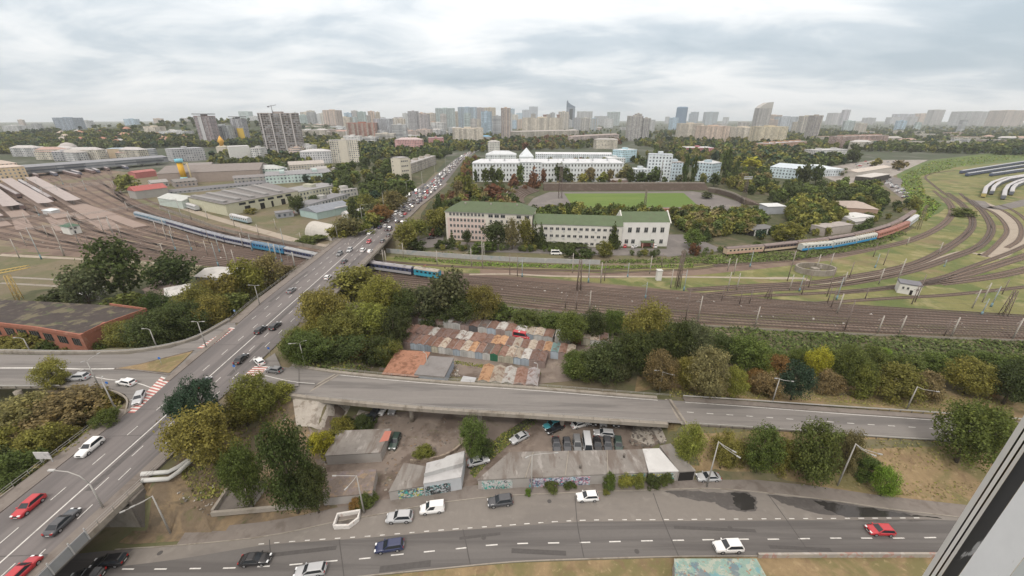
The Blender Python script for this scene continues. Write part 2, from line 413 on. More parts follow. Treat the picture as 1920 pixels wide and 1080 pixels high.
m_pave = M('pavement_mat', (0.19, 0.168, 0.15), var=0.09, scale=0.9, patches=[((0.13, 0.11, 0.095), 0.3, 0.5, 0.66, 0.7), ((0.24, 0.215, 0.19), 0.5, 0.55, 0.7, 0.5)])
m_conc = M('concrete', (0.27, 0.245, 0.21), var=0.1, scale=0.7, patches=[((0.17, 0.145, 0.115), 0.35, 0.5, 0.66, 0.75, (1, 1, 0.3)), ((0.34, 0.315, 0.28), 0.8, 0.55, 0.7, 0.5)])
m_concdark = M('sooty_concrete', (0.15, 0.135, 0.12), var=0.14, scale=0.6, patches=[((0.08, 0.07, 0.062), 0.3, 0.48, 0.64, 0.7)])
m_paint = M('road_paint', (0.6, 0.59, 0.56), var=0.12, scale=2.5, rough=0.7, patches=[((0.3, 0.285, 0.27), 1.1, 0.5, 0.68, 0.6)])
m_red = M('red_road_paint', (0.40, 0.14, 0.12), var=0.12, scale=2, rough=0.75, patches=[((0.26, 0.2, 0.185), 1.3, 0.5, 0.7, 0.6)])
m_rail = M('rail_steel', (0.16, 0.125, 0.105), var=0.1, scale=1, rough=0.5, metal=0.4)
m_sleeper = M('sleeper', (0.13, 0.105, 0.09), var=0.15, scale=1.5)
m_sandpath = M('pale_path', (0.33, 0.285, 0.23), var=0.1, scale=0.4, patches=[((0.24, 0.2, 0.16), 0.15, 0.5, 0.66, 0.6)])
m_steel = M('galvanised', (0.36, 0.35, 0.33), var=0.08, scale=1, rough=0.55, metal=0.3)
m_water = newmat('puddle_water')[0]; b_ = m_water.node_tree.nodes['Principled BSDF']
b_.inputs['Base Color'].default_value = (0.035, 0.033, 0.032, 1); b_.inputs['Roughness'].default_value = 0.06; b_.inputs['Specular IOR Level'].default_value = 0.5
m_wet = M('wet_asphalt', (0.088, 0.081, 0.077), var=0.12, scale=1.5, rough=0.45, patches=[((0.13, 0.12, 0.112), 0.9, 0.52, 0.66, 0.6)])

def sheet(name, poly, mat, dz=0.0, flat=True, kind='structure', sub=None):
    """a thin sheet over the ground from a polygon of world points"""
    mb = MB()
    pts = [(p[0], p[1], (p[2] if len(p) > 2 else 0) + dz) for p in poly]
    if sum(pts[i][0] * pts[(i + 1) % len(pts)][1] - pts[(i + 1) % len(pts)][0] * pts[i][1] for i in range(len(pts))) < 0: pts = pts[::-1]
    mb.face(pts)
    o = mb.build(name, mat); tag(o, kind=kind)
    return o
def drape(name, poly, mat, dz, cell=3.0, kind='structure'):
    """a sheet that follows the terrain: the polygon cut into cells"""
    bm = bmesh.new()
    xs = [p[0] for p in poly]; ys = [p[1] for p in poly]
    f = bm.faces.new([bm.verts.new((p[0], p[1], 0)) for p in poly])
    for ax, lo, hi in ((0, min(xs), max(xs)), (1, min(ys), max(ys))):
        c = math.floor(lo / cell) * cell + cell
        nrm = (1, 0, 0) if ax == 0 else (0, 1, 0)
        while c < hi:
            co = (c, 0, 0) if ax == 0 else (0, c, 0)
            bmesh.ops.bisect_plane(bm, geom=bm.verts[:] + bm.edges[:] + bm.faces[:], dist=1e-4, plane_co=co, plane_no=nrm)
            c += cell
    bmesh.ops.triangulate(bm, faces=bm.faces[:])
    for v in bm.verts: v.co.z = gz(v.co.x, v.co.y) + dz
    for f in bm.faces:
        if f.normal.z < 0: f.normal_flip()
    me = bpy.data.meshes.new(name); bm.to_mesh(me); bm.free(); me.materials.append(mat)
    o = bpy.data.objects.new(name, me); COL.objects.link(o); tag(o, kind=kind); return o
def pix(l, z=None): return [G(x, y) if z is None else P(x, y, z) for x, y in l]

# ---- the ground: one sheet to the horizon
xs = sorted(set([-9000, -6500, -4600, -3400, -2600] + list(range(-2200, -300, 60)) + [i * 2.6 - 300 for i in range(int(540 / 2.6))] + list(range(250, 1000, 60)) + [1300, 1900, 2800, 4200, 6500, 9000]))
ys = sorted(set([-120, -60, -20] + [i * 2.6 for i in range(int(340 / 2.6))] + list(range(345, 520, 25)) + list(range(540, 2500, 70)) + [2800, 3400, 4300, 5600, 7200, 9500, 12000]))
mb = MB(); mb.v = [(x, y, gz(x, y)) for y in ys for x in xs]; nx = len(xs)
for j in range(len(ys) - 1):
    for i in range(nx - 1):
        mb.f.append((j * nx + i, j * nx + i + 1, (j + 1) * nx + i + 1, (j + 1) * nx + i)); mb.m.append(1 if ys[j] > 520 or abs(xs[i]) > 560 else 0); mb.sm.add(len(mb.f) - 1)
tag(mb.build('ground', [m_ground, m_farland]), kind='structure')

# ---- lower street
NK = [(130, 1040), (215, 1032), (330, 1024), (475, 1010), (560, 995), (627, 980), (730, 962), (805, 947), (930, 932), (1070, 925), (1210, 920), (1335, 917), (1435, 925), (1565, 940), (1665, 955), (1785, 969), (2000, 994)]
SK = [(420, 1110), (560, 1094), (687, 1079), (820, 1066), (960, 1053), (1110, 1047), (1265, 1043), (1417, 1042), (1600, 1041), (1745, 1041), (2000, 1042)]
nk = [P(x, y, 0.02) for x, y in NK]; sk = [P(x, y, 0.02) for x, y in SK]
nk = [Vector((-150, 30, 0.02)), Vector((-110, 38, 0.02))] + nk; sk = [Vector((-150, 14, 0.02)), Vector((-110, 20, 0.02)), Vector((-75, 26, 0.02))] + sk
nks = smooth_line(nk, 2.5); sks = smooth_line(sk, 2.5)
sheet('lower_road', nks + sks[::-1], m_asph_lane, 0.01)
BAYD = [(215, 1060), (330, 1046), (490, 1020), (580, 1013), (697, 1005), (815, 995), (930, 986.5), (1085, 976), (1240, 974.5), (1430, 973), (1600, 972), (1740, 971)]
bay_edge = smooth_line([P(x, y + 3, 0.03) for x, y in BAYD], 2.5)
sheet('lower_road_bay', [p for p in nks if p.x > -64 and p.x < 88] + bay_edge[::-1], m_asph_bay, 0.016)
mbk = MB(); wall_ribbon(mbk, [p for p in nks if p.x > -66], -0.18, 0.0, -0.02, 0.13); wall_ribbon(mbk, [p for p in sks if p.x > -40], 0.0, 0.18, -0.02, 0.13)
tag(mbk.build('lower_road_kerb', m_conc), kind='structure')
mbp = MB(); ribbon(mbp, [p for p in nks if p.x > -58], -3.0, -0.18, 0.1); tag(mbp.build('lower_pavement', m_pave), kind='structure')
mbd = MB()
def dash(mb, c, d, L_, w_, z):
    d = Vector((d[0], d[1], 0)).normalized(); s_ = Vector((d.y, -d.x, 0)) * w_ / 2; c = Vector((c[0], c[1], z)); h = d * L_ / 2
    mb.face([c - h + s_, c + h + s_, c + h - s_, c - h - s_])
def dashrow(pts, L_, w_, z, mb=mbd):
    for i, p in enumerate(pts):
        d = pts[min(i + 1, len(pts) - 1)] - pts[max(i - 1, 0)]; dash(mb, p, d, L_ + rnd.uniform(-.15, .15), w_, z)
row1 = smooth_line([P(x, y, 0.03) for x, y in BAYD if x > 400], 0.3)
def resample(line, sp, start=0.0):
    out_ = []; acc = -start
    for i in range(1, len(line)):
        l_ = (line[i] - line[i - 1]).length
        while acc + l_ >= 0:
            t = -acc / l_ if l_ else 0
            out_.append(line[i - 1].lerp(line[i], t)); acc -= sp
        acc += l_
    return out_
dashrow(resample(row1, 2.5), 0.95, 0.16, 0.062)
R2 = [(555, 1058), (621, 1052), (684, 1047), (745, 1040), (805, 1034), (865, 1028), (922, 1022), (980, 1019), (1038, 1018), (1097, 1017), (1153, 1015.5), (1213, 1014), (1272, 1013), (1328, 1012), (1394, 1011), (1450, 1011), (1508, 1010), (1567, 1009), (1625, 1009), (1685, 1009), (1744, 1008)]
dashrow([P(x, y, 0.03) for x, y in R2], 1.9, 0.2, 0.042)
dashrow([P(x, y, 0.03) for x, y in [(240, 1067), (301, 1067), (366, 1066), (430, 1065), (494, 1062)]], 1.9, 0.2, 0.042)
tag(mbd.build('lower_road_markings', m_paint), kind='structure')
mbd = MB()   # transverse seams, patches and manholes
for q in ([(636, 1012), (641, 1050), (645, 1082)], [(868, 992), (876, 1030), (882, 1060)], [(1078, 930), (1083, 985), (1095, 1046)], [(1225, 925), (1243, 975), (1272, 1042)], [(1440, 927), (1475, 975), (1520, 1040)], [(505, 1012), (508, 1050)]):
    ribbon(mbd, smooth_line([P(x, y, 0.03) for x, y in q], 1.0), lambda p: -.07 + .03 * mnoise.noise(p * .8), lambda p: .07 + .04 * mnoise.noise(p), 0.026)
for q, l_, w_ in (((1010, 1035), 9, .8), ((1340, 992), 14, .6), ((760, 1062), 8, 1.0), ((560, 1035), 12, .7), ((1500, 1028), 10, .6), ((900, 1005), 7, .5)): dash(mbd, P(*q, .03), (1, -.05 if q[0] > 950 else .12), l_, w_, .052)
for q in ((907, 1008), (1194, 1034), (1369, 990), (1030, 940), (930, 947), (300, 1037)): c = P(*q, .03); mbd.face([(c.x + .42 * math.cos(i * .7), c.y + .42 * math.sin(i * .7), .058) for i in range(9)])
tag(mbd.build('road_patches', M('tar_patch', (.085, .08, .077), var=.15, scale=2)), kind='structure')
mbd = MB()
for Y0, l_ in ((31, 9), (38, 9), (62, 12), (70, 12), (97, 14), (118, 16), (139, 18), (147, 18), (213, 20), (180, 18), (197, 18)):
    c = road_cx(Y0); dash(mbd, (c + .5, Y0, 0), (1, .04), road_l(Y0) + road_r(Y0) - 1, .16 if Y0 < 150 else .3, road_z(Y0) + .01)
for off, y0, l_ in ((-5.2, 34, 12), (1.2, 58, 18), (-1.7, 76, 14), (4.6, 90, 16), (-8.2, 140, 30), (2.0, 124, 26), (6.8, 160, 30)): dash(mbd, (road_cx(y0) + off, y0, 0), (-.03, 1), l_, 1.1, DECK + .008)
tag(mbd.build('flyover_patches', M('tar_band', (.105, .098, .096), var=.2, scale=1.5)), kind='structure')
# puddles by the kerb
def jag(poly, a, seed):
    r_ = random.Random(seed); out_ = []
    for i, p in enumerate(poly):
        q = poly[(i + 1) % len(poly)]; n = 7
        for k in range(n):
            t = k / n; c = Vector(p).lerp(Vector(q), t); c.x += a * mnoise.noise(Vector((c.x * .9, c.y * 1.7, seed))) * 1.6 + r_.uniform(-a, a) * .25; c.y += a * mnoise.noise(Vector((c.x * 1.3, c.y * 1.1, seed + 5))) * .8; out_.append(c)
    return out_
sheet('wet_road_patch', jag([P(x, y, 0.03) for x, y in [(1245, 920), (1300, 921), (1345, 925), (1380, 921), (1405, 923), (1421, 940), (1417, 957), (1395, 960), (1360, 953), (1335, 942), (1295, 938), (1270, 930)]], .55, 184), m_wet, 0.012)
sheet('puddle_water', jag([P(x, y, 0.03) for x, y in [(1372, 925), (1398, 924), (1419, 938), (1415, 955), (1390, 957), (1376, 945)]], .55, 106), m_water, 0.018)
sheet('wet_road_patch', jag([P(x, y, 0.03) for x, y in [(1440, 929), (1523, 934), (1660, 955), (1785, 973), (1700, 979), (1590, 976), (1530, 962), (1470, 945)]], .6, 44), m_wet, 0.009)
sheet('puddle_water', jag([P(x, y, 0.03) for x, y in [(1523, 937), (1550, 941), (1600, 949), (1660, 958), (1720, 966), (1765, 971), (1700, 975), (1640, 974), (1590, 971), (1560, 960), (1545, 951)]], .55, 171), m_water, 0.012)

# ---- dry ground by the street and yards
drape('dry_field', pix([(1262, 905), (1340, 880), (1500, 905), (1640, 935), (1800, 950), (1980, 968), (2100, 900), (1960, 830), (1740, 822), (1500, 806), (1250, 793)]), m_drygrass, 0.09)
drape('dry_verge', pix([(1190, 735), (1400, 752), (1600, 766), (1740, 777), (2000, 795), (2000, 755), (1800, 735), (1600, 722), (1400, 712), (1195, 705)]), m_drygrass, 0.09)
drape('dry_field', [P(x, y, 0) for x, y in [(690, 1083), (820, 1069), (960, 1056), (1265, 1046), (1745, 1044), (2100, 1045), (2200, 1500), (500, 1500), (560, 1100)]], m_drygrass, 0.05)
m_bank = M('bank_soil', (0.15, 0.115, 0.078), var=0.2, scale=0.9, patches=[((0.25, 0.185, 0.11), 0.2, 0.46, 0.62, 0.8), ((0.085, 0.07, 0.05), 0.35, 0.5, 0.64, 0.7), ((0.1, 0.11, 0.045), 0.25, 0.56, 0.68, 0.7)], bump=0.5)
drape('dry_bank', pix([(285, 880), (420, 790), (520, 742), (560, 760), (600, 860), (600, 930), (640, 972), (470, 1003), (340, 1015), (245, 1021), (222, 1018), (262, 930)]), m_bank, 0.09, 2.6)
drape('dirt_yard', pix([(560, 760), (620, 748), (800, 768), (1000, 785), (1190, 798), (1250, 820), (1210, 845), (960, 850), (900, 905), (850, 935), (730, 945), (700, 960), (640, 965), (590, 860)]), m_dirt, 0.06)
drape('dirt_yard', pix([(640, 600), (755, 585), (930, 600), (1130, 620), (1180, 650), (1100, 712), (1010, 720), (880, 708), (720, 695), (650, 680)]), m_dirt, 0.06)

# ---- flyover: deck, surface, pavements, markings
RL = [Vector((road_cx(Y), Y, road_z(Y))) for Y in list(range(-20, 420, 5)) + list(range(420, 960, 15))]
deckline = [p for p in RL if p.y < 222]
mbr = MB(); ribbon(mbr, RL, lambda p: -road_l(p.y), lambda p: road_r(p.y), 0.0); tag(mbr.build('flyover_road', m_asph_hi), kind='structure')
mbs = MB()
for lo, hi in ((lambda p: -road_l(p.y) - 3.0, lambda p: -road_l(p.y)), (lambda p: road_r(p.y), lambda p: road_r(p.y) + 2.6)):
    wall_ribbon(mbs, [p for p in RL if p.y < 440 and not (lo(p) < -5 and 76 < p.y < 108) and not (lo(p) > 0 and 72 < p.y < 92)][:9999] if False else [p for p in RL if p.y < 72], lo, hi, -0.35, 0.15)
    wall_ribbon(mbs, [p for p in RL if 108 < p.y < 440], lo, hi, -0.35, 0.15)
tag(mbs.build('flyover_pavement', m_pave), kind='structure')
br = empty('road_bridge', (road_cx(30), 30, 0)); tag(br, 'long concrete road flyover crossing the lower street and the railway tracks', 'bridge')
def unparent_offset(o, par): o.parent = par; o.matrix_parent_inverse = Matrix.Translation(par.location).inverted(); return o
for lo_, hi_ in ((-20, 50), (146, 214)):
    ln = [p for p in RL if lo_ <= p.y <= hi_]
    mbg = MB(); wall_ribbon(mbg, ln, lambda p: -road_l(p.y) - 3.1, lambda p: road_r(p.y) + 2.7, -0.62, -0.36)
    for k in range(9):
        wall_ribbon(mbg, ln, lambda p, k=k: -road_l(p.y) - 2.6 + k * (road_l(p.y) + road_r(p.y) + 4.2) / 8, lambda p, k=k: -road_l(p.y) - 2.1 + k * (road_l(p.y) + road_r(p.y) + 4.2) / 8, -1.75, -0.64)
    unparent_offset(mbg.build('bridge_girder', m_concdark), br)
    for s_ in (-1, 1):
        f0 = (lambda p: -road_l(p.y) - 3.25) if s_ < 0 else (lambda p: road_r(p.y) + 2.72); f1 = (lambda p: -road_l(p.y) - 3.02) if s_ < 0 else (lambda p: road_r(p.y) + 2.95)
        mbg = MB(); wall_ribbon(mbg, ln, f0, f1, -0.75, 0.3); unparent_offset(mbg.build('bridge_edge_beam', m_conc), br)
mbg = MB()
for lo_, hi_ in ((-20, 72), (108, 300)):
  for s_ in (-1, 1):
    ln = [p for p in RL if lo_ <= p.y <= hi_]; f0 = (lambda p: -road_l(p.y) - 3.12) if s_ < 0 else (lambda p: road_r(p.y) + 2.8)
    sd = side_dirs(ln)
    for zz in (0.75, 1.2): mbg.tube([p + sd[i] * f0(p) + Vector((0, 0, zz)) for i, p in enumerate(ln)], 0.045, 4)
    for i, p in enumerate(ln):
        for q in ([p] if i == len(ln) - 1 else [p, p.lerp(ln[i + 1], .5)]):
            b0 = q + sd[i] * f0(q); mbg.tube([b0 + Vector((0, 0, .28)), b0 + Vector((0, 0, 1.22))], 0.05, 4)
unparent_offset(mbg.build('bridge_railing', m_steel), br)
# abutments and piers
for Y0, Y1 in ((47.2, 48.6), (146.0, 147.4), (212.6, 214)):
    mbg = MB(); mbg.box(road_cx(Y0) - road_l(Y0) - 3.2, Y0, -0.3, road_cx(Y0) + road_r(Y0) + 2.9, Y1, DECK - 1.76)
    unparent_offset(mbg.build('bridge_abutment', m_conc), br)
for Y0 in (23, 164, 180, 197):
    for k in range(4):
        xx = road_cx(Y0) - road_l(Y0) - 1 + k * (road_l(Y0) + road_r(Y0) + 2) / 3
        mbg = MB(); mbg.tube([(xx, Y0, -0.2), (xx, Y0, DECK - 1.75)], 0.5, 10); unparent_offset(mbg.build('bridge_pier', m_conc), br)
# flyover markings
mbd = MB()
ln = [p for p in RL if p.y < 640]
ribbon(mbd, ln, -0.12, 0.12, 0.012)
def fly_dash(off, y0, y1, L_=2.6, sp=7.4):
    y = y0
    while y < y1:
        o_ = off(y) if callable(off) else off
        a_ = Vector((road_cx(y) + o_, y, 0)); b2 = Vector((road_cx(y + L_) + o_, y + L_, 0))
        dash(mbd, (a_ + b2) / 2, b2 - a_, L_, 0.15, road_z(y + L_ / 2) + 0.014); y += sp
fly_dash(lambda y: 2.25 if y < 60 else 3.0, 27, 330); fly_dash(lambda y: 4.45 if y < 52 else 6.2, 29, 330)
fly_dash(lambda y: -3.3, 25, 330); fly_dash(lambda y: -6.9, 112, 330); fly_dash(-3.3, 330, 640, 4, 12); fly_dash(3.3, 330, 640, 4, 12)
tag(mbd.build('flyover_markings', m_paint), kind='structure')

# ---- western slip road
WR = [(-160, 664), (0, 664), (120, 666), (240, 664), (320, 652), (370, 637), (440, 598), (447, 640), (400, 660), (330, 722), (250, 790), (237, 778), (243, 752), (234, 739), (205, 728), (150, 722), (80, 722), (0, 722), (-160, 722)]
sheet('slip_road', [P(x, y, DECK) for x, y in WR], m_asph_ramp, -0.006)
sheet('traffic_island_grass', [P(x, y, DECK) for x, y in [(218, 691), (262, 684), (310, 672), (362, 659), (345, 676), (318, 700), (290, 697), (260, 694)]], m_drygrass, 0.15)
isl = smooth_line([P(x, y, DECK) for x, y in [(215, 692), (262, 683), (310, 671), (364, 657)]], 2) ; isl2 = smooth_line([P(x, y, DECK) for x, y in [(215, 692), (260, 695), (290, 699), (318, 703)]], 2)
isl3 = smooth_line([P(x, y, DECK) for x, y in [(318, 714), (360, 679), (401, 645), (432, 618)]], 3)
mbk = MB(); wall_ribbon(mbk, isl, -0.15, 0.15, -0.02, 0.18); wall_ribbon(mbk, isl2, -0.15, 0.15, -0.02, 0.18); wall_ribbon(mbk, isl3, -1.6, 0.1, -0.02, 0.16)
tag(mbk.build('island_kerb', m_pave), kind='structure')
nedge = smooth_line([P(x, y, DECK) for x, y in [(-160, 661), (0, 661), (120, 663), (240, 661), (320, 649), (372, 633), (432, 600)]], 3)
sedge = smooth_line([P(x, y, DECK) for x, y in [(-160, 725), (0, 725), (80, 725), (150, 725), (205, 731), (232, 742), (240, 755), (234, 778)]], 2)
mbk = MB(); wall_ribbon(mbk, nedge, -0.25, 0.15, -0.3, 0.55); wall_ribbon(mbk, sedge, -0.1, 0.2, -0.3, 0.2)
tag(mbk.build('slip_road_kerb', m_conc), kind='structure')
mbd = MB(); mbr_ = MB()
ribbon(mbd, smooth_line([P(x, y, DECK) for x, y in [(-160, 690), (0, 690), (90, 690), (150, 692), (215, 691)]], 4), -0.2, 0.2, 0.006)
ribbon(mbd, smooth_line([P(x, y, DECK) for x, y in [(150, 701), (200, 711), (250, 716), (283, 727)]], 3), -0.1, 0.1, 0.006)
ribbon(mbd, smooth_line([P(x, y, DECK) for x, y in [(140, 708), (146, 697), (160, 692)]], 3), -0.1, 0.1, 0.006)
def zebra(a0, a1, b0, b1, n):
    """white and red stripes between two pixel edges"""
    A0, A1, B0, B1 = (P(*q, DECK) for q in (a0, a1, b0, b1))
    for i in range(n):
        t0, t1 = i / n, (i + .5) / n; t2 = (i + 1) / n
        mbd.face([q + Vector((0, 0, .012)) for q in (A0.lerp(A1, t0), B0.lerp(B1, t0), B0.lerp(B1, t1), A0.lerp(A1, t1))])
        mbr_.face([q + Vector((0, 0, .012)) for q in (A0.lerp(A1, t1), B0.lerp(B1, t1), B0.lerp(B1, t2), A0.lerp(A1, t2))])
zebra((303, 706), (236, 774), (320, 712), (252, 774), 13)
zebra((432, 614), (369, 653), (441, 615), (392, 653), 11)
zebra((478, 686), (455, 706), (503, 687), (486, 706), 5)
tag(mbd.build('slip_road_markings', m_paint), kind='structure'); tag(mbr_.build('red_crossing_markings', m_red), kind='structure')
vd = empty('slip_viaduct', P(0, 690, DECK)); tag(vd, 'concrete viaduct carrying the western slip road above the dark hollow', 'viaduct')
mbg = MB(); ln = smooth_line([P(x, 694, DECK) for x in (-170, -60, 0, 70, 120)], 6); wall_ribbon(mbg, ln, -6.2, 6.4, -0.95, -0.32); unparent_offset(mbg.build('viaduct_deck', m_conc), vd)
for q in ((32, 733), (-70, 733)):
    c = P(*q, DECK - 1); mbg = MB(); mbg.tube([(c.x, c.y, -.2), (c.x, c.y, DECK - 1)], [.6, .75], 10); unparent_offset(mbg.build('viaduct_pier', m_conc), vd)

# ---- eastern slip road (ramp on piers, then on an embankment)
rl = smooth_line(RAMP, 3.0)
rw = lambda p: interp(p.x, [-55, -46, 0, 40, 90, 120], [4.6, 4.6, 4.4, 3.9, 3.4, 3.3])
mbr = MB(); ribbon(mbr, rl, lambda p: -rw(p), rw, 0.0)
o = mbr.build('ramp_road', m_asph_ramp); tag(o, kind='structure')
sheet('ramp_junction', [P(x, y, DECK) for x, y in [(455, 708), (500, 672), (515, 662), (527, 688), (560, 692), (560, 724), (520, 726), (490, 728), (440, 735), (430, 722)]], m_asph_ramp, 0.004)
rv = empty('ramp_viaduct', RAMP[2].copy()); tag(rv, 'grey concrete ramp viaduct on round piers above the dirt yard', 'viaduct')
vl = [p for p in rl if -47 < p.x < 37.5]
mbg = MB(); wall_ribbon(mbg, vl, lambda p: -rw(p) - 0.9, lambda p: rw(p) + 0.9, -0.5, -0.02)
for k in range(4): wall_ribbon(mbg, vl, lambda p, k=k: -rw(p) + k * rw(p) * .62, lambda p, k=k: -rw(p) + k * rw(p) * .62 + .5, -1.25, -0.52)
unparent_offset(mbg.build('viaduct_deck', m_conc), rv)
for s_ in (-1, 1):
    mbg = MB(); wall_ribbon(mbg, [p for p in rl if -58 < p.x < 37.5], (lambda p: -rw(p) - .95) if s_ < 0 else (lambda p: rw(p) + .1), (lambda p: -rw(p) - .1) if s_ < 0 else (lambda p: rw(p) + .95), -0.62, 0.28)
    unparent_offset(mbg.build('viaduct_parapet', m_conc), rv)
    mbg = MB(); l2 = [p for p in rl if -50 < p.x < 40]; sd = side_dirs(l2)
    for zz in (0.85, 1.15): mbg.tube([p + sd[i] * s_ * (rw(p) + .7) + Vector((0, 0, zz)) for i, p in enumerate(l2)], 0.04, 4)
    for i, p in enumerate(l2):
        b0 = p + sd[i] * s_ * (rw(p) + .7); mbg.tube([b0 + Vector((0, 0, .26)), b0 + Vector((0, 0, 1.16))], 0.045, 4)
    unparent_offset(mbg.build('viaduct_railing', m_steel), rv)
for px_ in (760, 900, 1060):
    c = P(px_, 752, 6); i = min(range(len(rl)), key=lambda k: abs(rl[k].x - c.x)); sd = side_dirs(rl)[i]
    for s_ in (-2.3, 2.3):
        q = rl[i] + sd * s_; mbg = MB(); mbg.tube([(q.x, q.y, -0.2), (q.x, q.y, q.z - 1.26)], 0.55, 12); unparent_offset(mbg.build('viaduct_pier', m_conc), rv)
mbk = MB()
for s_ in (-1, 1):
    wall_ribbon(mbk, [p for p in rl if p.x > 38], (lambda p: -rw(p) - 1.5) if s_ < 0 else rw, (lambda p: -rw(p)) if s_ < 0 else (lambda p: rw(p) + .35), -0.4, 0.14)
tag(mbk.build('ramp_kerb', m_pave), kind='structure')
# expansion joints, lane marks
mbd = MB()
for x0 in (-46.0, 37.0):
    i = min(range(len(rl)), key=lambda k: abs(rl[k].x - x0)); sd = side_dirs(rl)[i]; d = Vector((-sd.y, sd.x, 0)); tilt = d * (1.8 if x0 < 0 else -.6)
    a_, b2 = rl[i] - sd * 4.3 + tilt, rl[i] + sd * 4.3 - tilt
    for w0, w1, mm in ((-.25, .25, 0), (-.75, -.27, 1), (.27, .8, 1)):
        mbd.face([a_ + d * w0 + Vector((0, 0, .018)), b2 + d * w0 + Vector((0, 0, .018)), b2 + d * w1 + Vector((0, 0, .018)), a_ + d * w1 + Vector((0, 0, .018))], mm)
tag(mbd.build('ramp_joint_lines', [m_concdark, m_conc]), kind='structure')
mbd = MB()
ribbon(mbd, [p for p in rl if -45 < p.x < 36.0], lambda p: -rw(p) + .3, lambda p: -rw(p) + .45, 0.012)
ribbon(mbd, [p for p in rl if p.x > 39], lambda p: -rw(p) + .3, lambda p: -rw(p) + .45, 0.012)
dashrow([p for p in resample([p for p in rl if p.x > 38.5], 4.4)], 1.5, 0.16, 0, mbd) if False else None
for p in resample([q for q in rl if q.x > 38.0], 4.4):
    i = min(range(len(rl)), key=lambda k: (rl[k] - p).length); d = rl[min(i + 1, len(rl) - 1)] - rl[max(i - 1, 0)]
    h = d.normalized() * .75; s_ = Vector((d.y, -d.x, 0)).normalized() * .08; q = p + Vector((0, 0, .014))
    mbd.face([q - h + s_, q + h + s_, q + h - s_, q - h - s_])
ribbon(mbd, smooth_line([P(x, y, DECK) for x, y in [(497, 704), (530, 712), (560, 717), (590, 719)]], 3), -.08, .08, 0.02)
tag(mbd.build('ramp_markings', m_paint), kind='structure')
m_slope = M('slope_slabs', (.36, .33, .29), var=.16, scale=.9, patches=[((.2, .17, .14), .5, .52, .64, .8), ((.1, .1, .05), 1.3, .62, .7, .8)], bump=.6)
drape('slab_slope', pix([(548, 742), (600, 745), (660, 760), (700, 775), (640, 812), (596, 806), (556, 800)]), m_slope, 0.12, 2.0)
drape('slab_slope', pix([(1188, 797), (1215, 792), (1238, 800), (1250, 828), (1215, 836), (1183, 822)]), m_slope, 0.14, 2.0)

path_ditch = [(880, 880), (905, 858), (940, 828), (975, 800), (1010, 778)]
m_ditch = M('ditch_soil', (.045, .04, .034), var=.3, scale=1.5, patches=[((.06, .075, .03), .6, .5, .65, .8)])
mb = MB(); ribbon(mb, smooth_line([G(*q) for q in path_ditch], 2), lambda p: -.9 + .4 * mnoise.noise(p * .6), lambda p: .9 + .4 * mnoise.noise(p * .5), .1, drape=True); tag(mb.build('ditch_terrain', m_ditch), kind='structure')
# ---- railway bed
drape('railway_bed', pix([(700, 512), (800, 505), (870, 513), (1000, 521), (1200, 539), (1440, 562), (1700, 580), (1960, 596), (1990, 640), (1920, 637), (1700, 628), (1500, 618), (1300, 607), (1100, 589), (935, 571), (800, 556), (640, 540)]), m_ballast, 0.05, 8)
drape('railway_yard', pix([(-700, 430), (-100, 330), (60, 320), (200, 318), (250, 325), (215, 345), (240, 372), (300, 400), (420, 425), (560, 455), (640, 468), (700, 478), (720, 512), (660, 520), (560, 503), (420, 497), (280, 490), (0, 476), (-700, 490)]), m_yard, 0.045, 10)
drape('railway_meadow', pix([(720, 480), (900, 500), (1130, 506), (1360, 488), (1500, 482), (1640, 450), (1710, 400), (1680, 350), (1690, 322), (1760, 308), (1990, 290), (2300, 330), (2300, 610), (1960, 594), (1700, 578), (1440, 560), (1200, 537), (1000, 519), (870, 511), (720, 500)]), m_greengrass, 0.03, 10)
drape('railway_bed', pix([(900, 505), (1130, 512), (1300, 505), (1440, 492), (1560, 478), (1640, 462), (1640, 470), (1560, 488), (1440, 503), (1300, 517), (1130, 522), (900, 515)]), m_yard, 0.042, 10)
# pale lane and footpaths of the railway ground
def path(name, px, w_, mat, dz=0.06, step=5):
    l_ = smooth_line([G(x, y) for x, y in px], step); mb = MB(); ribbon(mb, l_, (lambda p: -w_(p)) if callable(w_) else -w_, w_, dz, drape=True); return tag(mb.build(name, mat), kind='structure')
def zp(l, ox, oy, s=4.0): return [(ox + x / s, oy + y / s) for x, y in l]
lane = zp([(1560, 345), (1660, 385), (1760, 450), (1830, 520), (1865, 590), (1850, 650), (1790, 700), (1720, 740), (1650, 768)], 1440, 290)
path('service_road', lane, 4.2, m_sandpath)
path('service_road', [(1830, 376), (1850, 390), (1885, 388), (1935, 376), (1990, 362)], 5, m_lot, .085)
path('footpath', zp([(0, 928), (270, 930), (360, 966), (700, 918), (1000, 868), (1300, 775), (1480, 728), (1640, 768)], 1440, 290), 1.3, m_sandpath)
path('footpath', [(880, 515), (960, 514), (1040, 518), (1200, 519), (1330, 520), (1440, 522)], .9, m_sandpath)
path('service_road', [(330, 385), (400, 408), (500, 436), (570, 455), (640, 467)], 3.0, m_sandpath)
path('footpath', [(0, 478), (120, 484), (260, 492), (380, 498)], 1.0, m_sandpath)
for q in ([(20, 520), (80, 523), (150, 527)], [(0, 531), (60, 534), (110, 537)]): path('footpath', q, .8, m_conc)
drape('embankment_green', pix([(1680, 322), (1745, 300), (1920, 280), (2000, 285), (1990, 296), (1800, 312), (1720, 330), (1730, 365), (1780, 385), (1760, 400), (1720, 415), (1715, 400), (1690, 355)]), M('lush_green', (0.085, 0.125, 0.035), var=.2, scale=.3, patches=[((.16, .17, .06), .05, .5, .65, .7)]), 0.06, 12)

